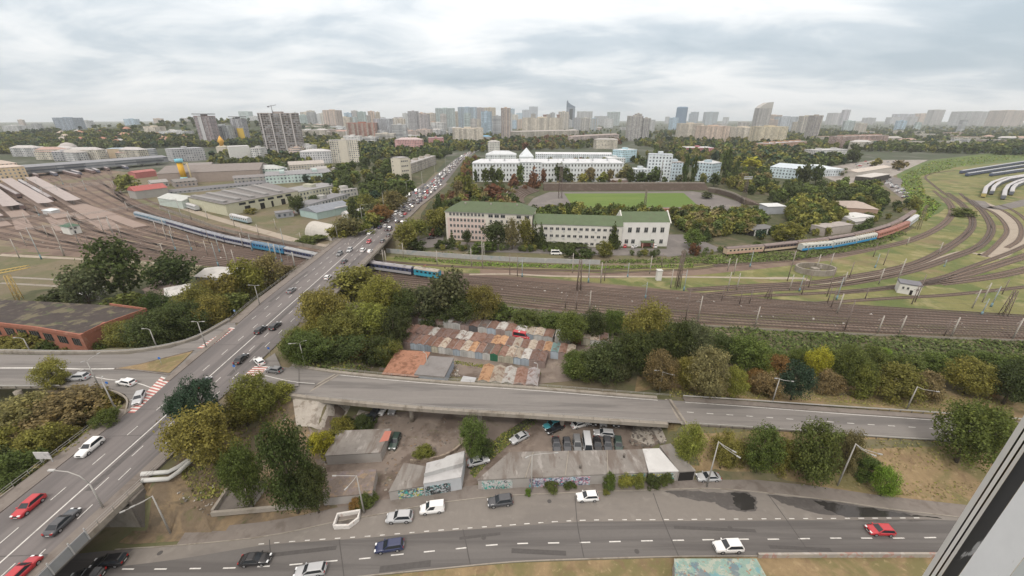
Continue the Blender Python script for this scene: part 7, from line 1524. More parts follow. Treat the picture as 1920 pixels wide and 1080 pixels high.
NEAR = {
 'by the left sheds': [('round', (237, 556), 448, 122, 'dark'), ('round', (336, 552), 473, 98, 'dark'), ('round', (172, 580), 497, 86, 'grey'), ('bush', (122, 580), 534, 76, 'dark'), ('bush', (235, 592), 546, 84, 'green'), ('round', (311, 604), 543, 60, 'dark'), ('bush', (195, 600), 570, 70, 'green'), ('round', (385, 520), 500, 30, 'dark')],
 'left of the flyover': [('round', (385, 610), 530, 92, 'olive'), ('round', (425, 588), 512, 82, 'olive'), ('round', (470, 566), 487, 78, 'yolive'), ('round', (515, 540), 476, 62, 'brown'), ('round', (365, 640), 563, 92, 'dark'), ('round', (405, 618), 552, 92, 'olive'), ('round', (298, 655), 585, 112, 'dark'), ('round', (245, 655), 602, 82, 'olive'), ('bush', (335, 648), 598, 80, 'green'), ('bush', (445, 590), 540, 74, 'green'), ('round', (350, 610), 555, 66, 'green'), ('bush', (270, 620), 590, 60, 'green'), ('round', (490, 545), 495, 60, 'olive'), ('bush', (545, 520), 492, 46, 'brown')],
 'before the brick factory': [('bush', (60, 656), 618, 116, 'olive'), ('bush', (112, 655), 626, 74, 'green'), ('bush', (14, 655), 628, 66, 'olive'), ('bush', (160, 655), 632, 60, 'olive'), ('bush', (200, 655), 620, 66, 'green')],
 'on the western bank': [('round', (112, 728), 674, 68, 'yolive'), ('bush', (60, 812), 742, 150, 'brown'), ('bush', (140, 808), 728, 150, 'brown'), ('bush', (192, 778), 735, 90, 'olive'), ('bush', (30, 868), 795, 112, 'yolive'), ('bush', (104, 858), 786, 104, 'olive'), ('bush', (8, 915), 845, 96, 'dark'), ('bush', (55, 900), 842, 84, 'green'), ('bush', (205, 800), 765, 50, 'green'), ('bush', (130, 832), 795, 70, 'brown'), ('bush', (20, 840), 775, 96, 'brown'), ('bush', (75, 770), 735, 70, 'brown')],
 'on the eastern flyover bank': [('round', (396, 806), 710, 88, 'blue'), ('round', (352, 800), 735, 62, 'blue'), ('round', (488, 780), 703, 98, 'yolive'), ('round', (394, 868), 768, 138, 'olive'), ('round', (466, 800), 735, 82, 'olive'), ('bush', (524, 745), 712, 62, 'yolive'), ('bush', (440, 880), 845, 60, 'green')],
 'beside the ruined foundation': [('round', (475, 950), 835, 84, 'green'), ('round', (560, 962), 788, 112, 'dark'), ('round', (598, 962), 868, 66, 'dark'), ('bush', (605, 850), 800, 56, 'yellow'), ('bush', (640, 815), 786, 64, 'olive'), ('bush', (682, 808), 775, 46, 'dark')],
 'between flyover and garages': [('round', (668, 560), 503, 112, 'olive'), ('round', (722, 604), 518, 92, 'yolive'), ('round', (618, 632), 540, 112, 'olive'), ('round', (690, 648), 568, 112, 'yolive'), ('round', (640, 664), 588, 118, 'olive'), ('round', (582, 682), 622, 100, 'green'), ('round', (645, 678), 632, 100, 'dark'), ('round', (600, 660), 600, 84, 'olive'), ('round', (708, 682), 634, 82, 'dark'), ('round', (560, 672), 615, 66, 'olive'), ('round', (668, 672), 640, 60, 'orange'), ('round', (742, 650), 580, 80, 'dark'), ('round', (556, 682), 636, 60, 'green'), ('round', (730, 680), 640, 66, 'olive'), ('round', (590, 600), 545, 60, 'brown')],
 'behind the garage rows': [('round', (762, 606), 543, 84, 'dark'), ('round', (848, 600), 508, 104, 'grey'), ('round', (800, 600), 538, 76, 'grey'), ('round', (906, 604), 533, 74, 'olive'), ('round', (870, 606), 550, 82, 'dark'), ('bush', (935, 600), 562, 56, 'green'), ('bush', (820, 606), 570, 70, 'dark'), ('round', (1070, 648), 586, 78, 'green'), ('round', (1112, 634), 582, 64, 'dark'), ('round', (1152, 628), 580, 54, 'green'), ('bush', (990, 612), 580, 70, 'green'), ('bush', (1040, 618), 584, 70, 'green')],
 'right of the garages': [('round', (1210, 668), 562, 108, 'yolive'), ('round', (1255, 700), 598, 84, 'dark'), ('round', (1222, 700), 620, 86, 'dark'), ('round', (1076, 706), 660, 80, 'green'), ('round', (1132, 714), 640, 112, 'dark'), ('round', (1180, 706), 622, 96, 'dark'), ('round', (1290, 700), 603, 94, 'grey'), ('round', (1098, 710), 664, 84, 'green'), ('round', (1160, 710), 656, 80, 'grey'), ('round', (1232, 732), 658, 78, 'brown'), ('round', (1322, 742), 656, 108, 'brown'), ('round', (1285, 732), 670, 72, 'olive'), ('round', (1372, 748), 690, 58, 'yolive'), ('round', (1350, 690), 628, 70, 'dark')],
 'along the ramp verge': [('round', (1390, 702), 630, 94, 'green'), ('bush', (1450, 700), 658, 66, 'orange'), ('round', (1482, 752), 680, 74, 'blue'), ('round', (1526, 712), 650, 58, 'yellow'), ('round', (1580, 728), 652, 74, 'green'), ('bush', (1604, 742), 678, 56, 'olive'), ('bush', (1666, 746), 676, 100, 'yolive'), ('bush', (1732, 742), 694, 64, 'brown'), ('round', (1806, 738), 676, 94, 'yolive'), ('round', (1880, 758), 678, 94, 'dark'), ('round', (1925, 752), 688, 84, 'dark'), ('bush', (1430, 742), 690, 66, 'brown'), ('bush', (1545, 735), 690, 60, 'brown'), ('bush', (1850, 740), 700, 60, 'orange'), ('bush', (1410, 730), 690, 60, 'orange')],
 'on the railway slope': [('round', (1622, 708), 650, 70, 'green'), ('bush', (1690, 702), 655, 70, 'green'), ('bush', (1560, 688), 652, 70, 'green'), ('round', (1500, 690), 655, 56, 'green'), ('bush', (1752, 702), 662, 84, 'green'), ('bush', (1852, 702), 660, 84, 'green'), ('bush', (1440, 676), 650, 60, 'green'), ('bush', (1350, 660), 636, 60, 'green'), ('bush', (1905, 694), 664, 70, 'green'), ('bush', (1420, 702), 668, 60, 'olive'), ('bush', (1650, 672), 650, 50, 'bright'), ('bush', (1590, 664), 644, 44, 'green'), ('bush', (1800, 676), 656, 50, 'green')],
 'on the dry slope below the ramp': [('round', (1792, 866), 757, 138, 'green'), ('round', (1284, 870), 794, 62, 'yolive'), ('round', (1350, 878), 812, 62, 'olive'), ('round', (1416, 886), 800, 84, 'green'), ('round', (1512, 900), 798, 124, 'green'), ('round', (1572, 888), 808, 64, 'brown'), ('bush', (1614, 890), 848, 62, 'green'), ('round', (1650, 930), 878, 52, 'bright'), ('bush', (1462, 880), 816, 62, 'olive'), ('bush', (1380, 870), 825, 50, 'olive'), ('round', (1835, 850), 770, 80, 'olive')],
 'in the dirt yard': [('round', (888, 858), 782, 68, 'green'), ('bush', (795, 858), 832, 44, 'olive'), ('bush', (905, 850), 820, 50, 'dark'), ('bush', (650, 800), 782, 40, 'dark')],
 'against the graffiti wall': [('bush', (1142, 912), 886, 36, 'green'), ('bush', (1170, 912), 886, 36, 'yolive'), ('bush', (1196, 911), 888, 32, 'olive'), ('bush', (1222, 910), 886, 34, 'dark'), ('bush', (1248, 908), 886, 32, 'green'), ('bush', (1035, 914), 900, 40, 'green'), ('bush', (1068, 912), 900, 30, 'green'), ('bush', (990, 928), 914, 13, 'bright'), ('bush', (1136, 926), 916, 16, 'olive'), ('bush', (690, 945), 925, 44, 'green'), ('bush', (668, 950), 935, 30, 'orange')],
 'left of the jammed road': [('round', (656, 446), 404, 58, 'brown'), ('bush', (640, 448), 415, 50, 'yolive'), ('poplar', (666, 420), 368, 24, 'dark'), ('round', (690, 402), 364, 44, 'olive'), ('round', (716, 416), 384, 48, 'orange'), ('round', (738, 398), 358, 54, 'brown'), ('round', (752, 382), 348, 44, 'dark'), ('round', (745, 362), 338, 44, 'green'), ('bush', (676, 440), 412, 44, 'yolive'), ('bush', (700, 425), 400, 50, 'green'), ('round', (768, 360), 338, 28, 'green'), ('round', (560, 402), 364, 32, 'dark'), ('round', (592, 390), 366, 26, 'dark'), ('bush', (590, 452), 440, 60, 'green'), ('bush', (472, 400), 388, 26, 'olive')],
 'right of the flyover end': [('round', (762, 470), 418, 42, 'olive'), ('round', (780, 452), 408, 50, 'olive'), ('round', (822, 442), 388, 44, 'olive'), ('poplar', (824, 402), 362, 16, 'dark'), ('round', (812, 428), 392, 34, 'brown'), ('bush', (780, 470), 445, 40, 'dark')],
 'before the institute': [('conifer', (1003, 464), 414, 22, 'dark'), ('conifer', (1014, 466), 416, 22, 'dark'), ('conifer', (1149, 466), 414, 24, 'dark'), ('conifer', (1114, 460), 424, 18, 'grey'), ('conifer', (848, 462), 432, 16, 'dark'), ('round', (930, 465), 413, 50, 'dark'), ('round', (960, 468), 410, 28, 'brown'), ('round', (985, 466), 410, 34, 'olive'), ('round', (876, 460), 430, 20, 'dark'), ('bush', (907, 474), 447, 46, 'green'), ('round', (1132, 482), 452, 34, 'olive'), ('bush', (1072, 484), 463, 32, 'dark'), ('bush', (1096, 484), 463, 32, 'dark'), ('round', (1296, 466), 430, 40, 'green'), ('bush', (1300, 478), 453, 22, 'red'), ('bush', (830, 466), 446, 26, 'dark'), ('bush', (1060, 462), 452, 90, 'dark'), ('conifer', (1322, 452), 422, 20, 'dark')],
 'before the academy': [('poplar', (892, 342), 316, 9, 'dark'), ('round', (911, 345), 316, 17, 'green'), ('round', (924, 345), 313, 18, 'dark'), ('round', (937, 345), 316, 17, 'green'), ('poplar', (975, 346), 304, 20, 'green'), ('round', (962, 356), 326, 22, 'red'), ('conifer', (1000, 352), 310, 24, 'red'), ('poplar', (1019, 344), 314, 14, 'red'), ('round', (1053, 342), 304, 30, 'grey'), ('round', (1068, 344), 324, 20, 'dark'), ('round', (1092, 344), 325, 22, 'yolive'), ('round', (1106, 342), 314, 18, 'brown'), ('round', (1128, 344), 322, 22, 'olive'), ('round', (1142, 343), 318, 16, 'brown'), ('round', (1168, 342), 308, 26, 'brown'), ('round', (1182, 345), 314, 20, 'dark'), ('round', (1222, 348), 312, 34, 'dark'), ('round', (1200, 345), 322, 22, 'dark'), ('poplar', (1282, 346), 288, 14, 'dark'), ('poplar', (1297, 346), 290, 13, 'dark'), ('poplar', (1358, 338), 276, 20, 'dark'), ('round', (1338, 350), 324, 24, 'dark'), ('round', (930, 376), 344, 40, 'red'), ('poplar', (1375, 345), 300, 14, 'dark'), ('round', (1325, 372), 360, 24, 'grey'), ('round', (874, 372), 328, 32, 'olive'), ('round', (862, 380), 340, 24, 'brown'), ('poplar', (878, 350), 318, 14, 'dark')],
 'near the station yard': [('round', (242, 360), 328, 40, 'olive'), ('round', (398, 308), 292, 16, 'olive'), ('round', (440, 318), 296, 18, 'dark'), ('round', (463, 315), 294, 22, 'green'), ('round', (478, 316), 298, 20, 'dark'), ('round', (525, 322), 302, 30, 'green'), ('round', (505, 318), 300, 22, 'dark'), ('bush', (440, 330), 318, 26, 'olive')],
 'by the eastern curve': [('round', (1598, 305), 275, 28, 'dark'), ('round', (1640, 312), 296, 20, 'olive'), ('bush', (1472, 450), 412, 56, 'olive'), ('bush', (1618, 438), 414, 28, 'dark'), ('round', (1580, 330), 315, 20, 'grey'), ('round', (1502, 345), 305, 30, 'dark'), ('round', (1528, 345), 310, 22, 'dark'), ('bush', (1710, 395), 365, 22, 'olive'), ('round', (1685, 318), 300, 24, 'brown'), ('bush', (1800, 405), 388, 40, 'green'), ('bush', (1420, 470), 452, 30, 'green'), ('round', (1405, 322), 296, 40, 'yellow')],
}
for where, l in NEAR.items():
    for t_ in l: tree(t_[0], t_[1], t_[2], t_[3], t_[4], where, group='trees ' + where)
def inside(x, y, poly):
    c = False; n = len(poly)
    for i in range(n):
        (x0, y0), (x1, y1) = poly[i], poly[(i + 1) % n]
        if (y0 > y) != (y1 > y) and x < (x1 - x0) * (y - y0) / (y1 - y0) + x0: c = not c
    return c
def sample(poly, n, rr):
    xs_ = [p[0] for p in poly]; ys_ = [p[1] for p in poly]; out_ = []
    while len(out_) < n:
        x, y = rr.uniform(min(xs_), max(xs_)), rr.uniform(min(ys_), max(ys_))
        if inside(x, y, poly): out_.append((x, y))
    return out_
gr = random.Random(33)
GROVES = [('in the dark grove by the jam', [(606, 322), (720, 302), (776, 326), (756, 360), (715, 374), (640, 374), (612, 352)], 42, (9, 15), ['dark', 'dark', 'dark', 'green', 'olive']),
 ('on the wooded bank right of the jam', [(856, 340), (868, 322), (884, 346), (892, 364), (940, 378), (975, 390), (955, 402), (838, 402), (832, 445), (812, 446), (806, 415), (824, 384), (840, 366)], 44, (6, 10.5), ['olive', 'dark', 'red', 'olive', 'green', 'dark', 'brown']),
 ('between institute and pitch', [(1000, 408), (1100, 402), (1250, 410), (1252, 424), (1010, 420)], 24, (7, 11), ['dark', 'dark', 'olive', 'green']),
 ('in the thicket right of the hall', [(1258, 404), (1430, 404), (1425, 428), (1400, 440), (1330, 446), (1275, 436)], 40, (6, 10), ['olive', 'dark', 'green', 'brown', 'olive']),
 ('behind the steel cabin', [(1470, 395), (1500, 382), (1560, 396), (1575, 420), (1540, 432), (1480, 428)], 22, (7, 12), ['olive', 'yolive', 'green', 'dark']),
 ('in the dark wood by the parking lane', [(1440, 360), (1500, 350), (1640, 352), (1660, 385), (1640, 392), (1560, 386), (1450, 384)], 40, (7, 12), ['dark', 'dark', 'green', 'olive']),
 ('behind the right terrace', [(1345, 345), (1440, 335), (1440, 365), (1400, 365)], 20, (8, 14), ['brown', 'dark', 'olive', 'dark']),
 ('along the academy lane', [(872, 306), (888, 300), (900, 304), (884, 334), (866, 334)], 14, (8, 12), ['red', 'olive', 'dark', 'orange']),
 ('on the boulevard far left side', [(770, 318), (830, 297), (846, 290), (830, 287), (770, 300)], 24, (10, 15), ['dark', 'green', 'dark'])]
IND = ('between institute and pitch', 'in the thicket right of the hall', 'behind the steel cabin')
for where, poly, n, hr, cols in GROVES:
    if where not in IND: continue
    for (x, y) in sample(poly, n, gr):
        p = G(x, y); h = gr.uniform(*hr); c = gr.choice(cols); tree_at('round', p, h, h * gr.uniform(.36, .52), c, f'{CW[c]} tree {where}', 2 if p.y > 300 else 1, 'trees ' + where)
# hedges, undergrowth and far woods: nobody could count them
m_tint = None
def tintmat():
    m, nt, b = newmat('wood_leaves'); at = nt.nodes.new('ShaderNodeAttribute'); at.attribute_name = 'tint'; geo = nt.nodes.new('ShaderNodeNewGeometry')
    k = _math(nt, 'ADD', _math(nt, 'MULTIPLY', geo.outputs['Random Per Island'], .8), .6); sv = nt.nodes.new('ShaderNodeVectorMath'); sv.operation = 'SCALE'
    nt.links.new(at.outputs['Color'], sv.inputs[0]); nt.links.new(k, sv.inputs['Scale']); nt.links.new(sv.outputs[0], b.inputs['Base Color']); b.inputs['Roughness'].default_value = .8; b.inputs['Specular IOR Level'].default_value = .15; return m
m_tint = tintmat()
def woods(name, label, spots, hr, cols, nq=90, size=1.5, seed=1, squat=.48):
    rs = np.random.RandomState(seed); Q, T = [], []; var = [crown_quads('round', rs, nq, size / 10) for _ in range(5)]
    for p in spots:
        h = rs.uniform(*hr); r = h * squat * rs.uniform(.8, 1.25); q = var[rs.randint(5)].copy(); a_ = rs.uniform(0, 6.28); ca, sa = math.cos(a_), math.sin(a_)
        x = (q[..., 0] * ca - q[..., 1] * sa) * 2 * r + p.x; y = (q[..., 0] * sa + q[..., 1] * ca) * 2 * r + p.y; z = q[..., 2] * h + p.z - .05 * h
        Q.append(np.stack([x, y, z], axis=-1)); c = np.array(TC[cols[rs.randint(len(cols))]]) * rs.uniform(.75, 1.2); T.append(np.tile(c, (nq, 1)))
    o = place(name, quads_mesh(name, np.concatenate(Q), m_tint, np.concatenate(T))); tag(o, label, 'woodland', kind='stuff'); return o
wr = random.Random(4); DK = ['dark', 'dark', 'green', 'grey', 'blue', 'olive']
for nm, lb, poly, n, hr, cols in [
 ('park_woods', 'mixed park trees beyond the academy', [(885, 286), (1160, 276), (1180, 262), (1100, 250), (900, 256)], 300, (9, 15), DK + ['brown', 'red', 'olive']),
 ('park_woods', 'wooded belt before the eastern housing', [(1190, 272), (1290, 300), (1340, 300), (1440, 315), (1560, 282), (1600, 262), (1500, 250), (1190, 248)], 520, (9, 16), DK + ['olive', 'brown']),
 ('far_woods', 'broad dark woods reaching to the eastern horizon', [(1480, 268), (1600, 284), (1700, 286), (1920, 292), (2050, 292), (2050, 238), (1480, 243)], 1000, (9, 16), DK),
 ('hill_woods', 'woods covering the western hill', [(-60, 292), (220, 282), (330, 276), (480, 276), (560, 262), (560, 236), (330, 236), (180, 248), (-60, 262)], 1300, (9, 15), DK),
 ('city_woods', 'trees scattered between the central blocks', [(560, 305), (700, 300), (830, 288), (900, 282), (900, 250), (560, 262)], 520, (9, 15), DK + ['olive']),
 ('city_woods', 'street trees behind the depot halls', [(395, 312), (560, 312), (620, 306), (620, 290), (480, 285), (395, 292)], 70, (7, 12), DK + ['olive']),
 ('yard_woods', 'trees around the white halls of the east', [(1430, 332), (1440, 300), (1560, 296), (1600, 305), (1540, 315)], 70, (8, 14), DK),
 ('far_woods', 'thin tree line along the horizon', [(-100, 262), (2050, 246), (2050, 232), (-100, 232)], 900, (9, 15), DK)]:
    woods(nm, lb, [G(x, y) for x, y in sample(poly, int(n * 2.1), wr)], (hr[0], hr[1] * 1.1), cols, seed=n, nq=64 if n > 600 else 90, size=1.9)
for i, (where, poly, n, hr, cols) in enumerate(GROVES):
    if where in IND: n = n * 2
    woods('grove_woods', 'dense smaller trees ' + where, [G(x, y) for x, y in sample(poly, int(n * 3.2), wr)], (hr[0] * .7, hr[1]), cols, seed=100 + i, nq=420, size=.85)
woods('grove_woods', 'dense smaller trees behind the stadium and its masts', [G(x, y) for x, y in sample([(1190, 345), (1330, 345), (1345, 330), (1440, 330), (1440, 318), (1320, 322), (1300, 340)], 40, wr)], (6, 11), DK, seed=140, nq=420, size=.85)
woods('grove_woods', 'dense smaller trees between brick depot and siding', [G(x, y) for x, y in sample([(1400, 455), (1470, 440), (1540, 445), (1600, 440), (1690, 400), (1700, 385), (1650, 385), (1560, 425), (1470, 432)], 60, wr)], (3.5, 7.5), DK + ['olive', 'yolive'], seed=141, nq=420, size=.75)
def cover(name, label, poly, n, h, cols, seed, size=.5):
    rs = np.random.RandomState(seed); pts = sample(poly, n, random.Random(seed)); C = []; 
    Q = np.zeros((n, 4, 3)); T = np.zeros((n, 3))
    for i, (x, y) in enumerate(pts):
        p = G(x, y); bump_ = max(0, mnoise.noise(Vector((p.x * .13, p.y * .13, seed))) + .35) * h; c = np.array((p.x, p.y, p.z + bump_ * rs.random() + .08)); nr = rs.normal(size=3) * .6 + np.array([0, -.3, 1]); nr /= np.linalg.norm(nr)
        u = np.cross(nr, rs.normal(size=3)); u /= np.linalg.norm(u); v = np.cross(nr, u); s_ = size * rs.uniform(.6, 1.4); Q[i] = [c + u * s_, c + v * s_ * .65, c - u * s_, c - v * s_ * .65]; k = mnoise.noise(Vector((p.x * .06, p.y * .06, 9 + seed))); T[i] = np.array(TC[cols[int(abs(k * 2.6 + rs.normal() * .35) * len(cols)) % len(cols)]]) * rs.uniform(.8, 1.2)
    o = place(name, quads_mesh(name, Q, m_tint, T)); tag(o, label, 'undergrowth', kind='stuff')
cover('slope_undergrowth', 'dense green creepers over the railway slope', [(935, 575), (1100, 593), (1300, 611), (1500, 624), (1700, 633), (1960, 643), (1990, 720), (1800, 700), (1600, 690), (1400, 690), (1320, 670), (1150, 640), (1000, 610), (930, 600)], 17000, 2.2, ['dark', 'green', 'dark', 'dark', 'grey'], 3, .42)
cover('rail_hedge', 'green weeds along the boundary wall and sidings', [(730, 470), (800, 474), (900, 480), (1000, 486), (1130, 490), (1250, 486), (1360, 478), (1500, 472), (1640, 452), (1690, 435), (1700, 440), (1640, 464), (1500, 488), (1360, 496), (1250, 494), (1130, 494), (1000, 489), (900, 483), (800, 477)], 5500, 1.8, ['green', 'dark', 'green'], 5, .5)
cover('rail_hedge', 'green weeds below the boundary wall', [(740, 480), (900, 492), (1130, 499), (1300, 497), (1300, 502), (1130, 505), (900, 499), (740, 486)], 2600, .7, ['green', 'bright', 'green'], 6, .45)
cover('bank_undergrowth', 'brownish scrub on the western bank', [(0, 800), (90, 740), (225, 745), (232, 775), (160, 835), (60, 905), (0, 935)], 5000, 1.2, ['brown', 'olive', 'green', 'brown'], 7, .3)
cover('bank_undergrowth', 'scrub below the trees left of the flyover', [(230, 655), (420, 600), (560, 500), (470, 520), (300, 590), (160, 610), (190, 640)], 5000, 1.2, ['dark', 'green', 'olive'], 8, .4)
cover('bank_undergrowth', 'scrub on the eastern flyover bank', [(330, 880), (420, 780), (530, 735), (540, 760), (500, 850), (450, 930), (370, 940)], 2500, .7, ['olive', 'brown', 'green'], 9, .28)
cover('bank_undergrowth', 'scrub under the trees beside the garages', [(560, 690), (600, 560), (720, 520), (900, 560), (760, 600), (720, 690), (650, 705)], 5000, 1.0, ['dark', 'olive', 'green'], 10, .35)
cover('curve_undergrowth', 'lush weeds on the green curve bank', [(1690, 330), (1745, 303), (1920, 285), (1920, 296), (1800, 312), (1725, 332), (1735, 365), (1765, 385), (1735, 415), (1716, 410), (1712, 392), (1690, 360)], 4000, 1.6, ['green', 'bright', 'olive', 'green'], 12, 1.0)
woods('grove_woods', 'trees around the stadium terraces and academy lawn', [G(x, y) for x, y in sample([(890, 346), (1000, 352), (1010, 346), (1180, 346), (1180, 350), (1010, 352), (985, 362), (940, 376), (900, 362)], 46, wr)], (4, 8), ['red', 'olive', 'dark', 'green', 'brown'], seed=151, nq=420, size=.7)
woods('grove_woods', 'clipped trees in the academy court', [G(x, y) for x, y in sample([(1015, 303), (1135, 304), (1135, 309), (1015, 309)], 40, wr)], (6, 9), ['olive', 'red', 'dark', 'olive'], seed=152, nq=300, size=.9)
woods('grove_woods', 'trees packed between the pale blue blocks and eastern halls', [G(x, y) for x, y in sample([(1170, 300), (1210, 318), (1260, 306), (1320, 318), (1440, 318), (1440, 300), (1330, 296), (1180, 288)], 130, wr)], (8, 14), DK + ['olive', 'brown'], seed=153, nq=200, size=1.2)
woods('grove_woods', 'trees around the institute yard and hedge', [G(x, y) for x, y in sample([(1000, 474), (1130, 482), (1290, 483), (1360, 476), (1360, 470), (1290, 476), (1130, 477), (1000, 469), (870, 464), (820, 466), (830, 472)], 70, wr)], (2.2, 4.5), ['dark', 'dark', 'green', 'olive'], seed=154, nq=300, size=.6)
woods('grove_woods', 'trees behind the depot and along the grove edge', [G(x, y) for x, y in sample([(560, 345), (640, 330), (640, 400), (700, 430), (740, 400), (700, 372), (640, 376)], 40, wr)], (6, 11), DK + ['olive', 'yolive'], seed=155, nq=420, size=.85)
cover('slope_undergrowth', 'tufts of grass and weeds on the dry slope', [(1262, 900), (1340, 860), (1500, 870), (1640, 925), (1800, 940), (1900, 850), (1740, 826), (1500, 812), (1255, 800)], 2200, .3, ['brown', 'olive', 'brown'], 13, .22)
cover('yard_weeds', 'weeds along the ditch and edges of the dirt yard', [(880, 890), (900, 850), (940, 815), (990, 785), (1010, 790), (960, 830), (915, 868), (890, 896)], 1500, .5, ['olive', 'green', 'dark'], 21, .2)
cover('yard_weeds', 'ivy hanging over the slab slope', [(660, 812), (690, 775), (715, 765), (708, 790), (690, 820)], 900, 1.2, ['dark', 'green'], 22, .25)
cover('yard_weeds', 'grass strips between the garage rows', [(755, 662), (1015, 700), (1012, 706), (755, 668)], 1200, .3, ['green', 'olive', 'olive'], 23, .2)
cover('yard_weeds', 'weeds around the rusty shed and junk heap', [(700, 668), (760, 655), (745, 668), (722, 690), (712, 690)], 1200, .5, ['green', 'olive', 'bright'], 24, .22)
cover('verge_weeds', 'dry weeds along the far verge of the ramp', [(1250, 745), (1500, 752), (1700, 766), (1900, 775), (1900, 750), (1500, 728), (1260, 728)], 4500, .4, ['brown', 'olive', 'olive', 'brown'], 25, .2)
# ================================================================== SKYLINE
def tower(x0, x1, yt, yb, col, sty, label, dep=.7, top=None, yaw=None, steps=()):
    Y = P(CX, yb, PLAT).y; xm = (x0 + x1) / 2; z1 = ZT(Y, yt); gx = XT(xm, Y, z1); z0 = gz(gx, Y) ; a_, b2 = XT(x0, Y, z1), XT(x1, Y, z1); w_ = b2 - a_; d_ = w_ * dep; h = z1 - z0
    ang = rad(rnd.uniform(-9, 9) if yaw is None else yaw); o = empty('apartment_tower' if sty != 'glass' else 'glass_tower', (a_, Y, z0), ang); tag(o, label, 'tower', 'towers on the skyline')
    mb = MB(); mb.box(0, 0, 0, w_, d_, h)
    for (s0, s1, dz) in steps: mb.box(w_ * s0, d_ * .15, h + .01, w_ * s1, d_ * .85, h + dz)
    if sty in ('balcony', 'panel', 'brickpanel') and w_ > 16:
        for t in (.22, .7): mb.box(w_ * t, -1.3, 3, w_ * t + w_ * .13, -.01, h - 2)
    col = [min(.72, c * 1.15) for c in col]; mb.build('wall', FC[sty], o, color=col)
    mb = MB(); mb.box(-.2, -.2, h + .02, w_ * .3, d_ + .2, h + 1.2); mb.box(w_ * .38, d_ * .25, h + .02, w_ * .62, d_ * .75, h + 3.6); mb.box(w_ * .7, -.2, h + .02, w_ + .2, d_ + .2, h + 1.0); mb.build('roof_house', m_wall, o, color=[c * .8 for c in col])
    return o, w_, d_, h
WH = (.52, .53, .53); CRE = (.55, .5, .42); GRY = (.4, .41, .42); MNT = (.44, .53, .52); PCH = (.56, .45, .37); BLU = (.38, .5, .6)
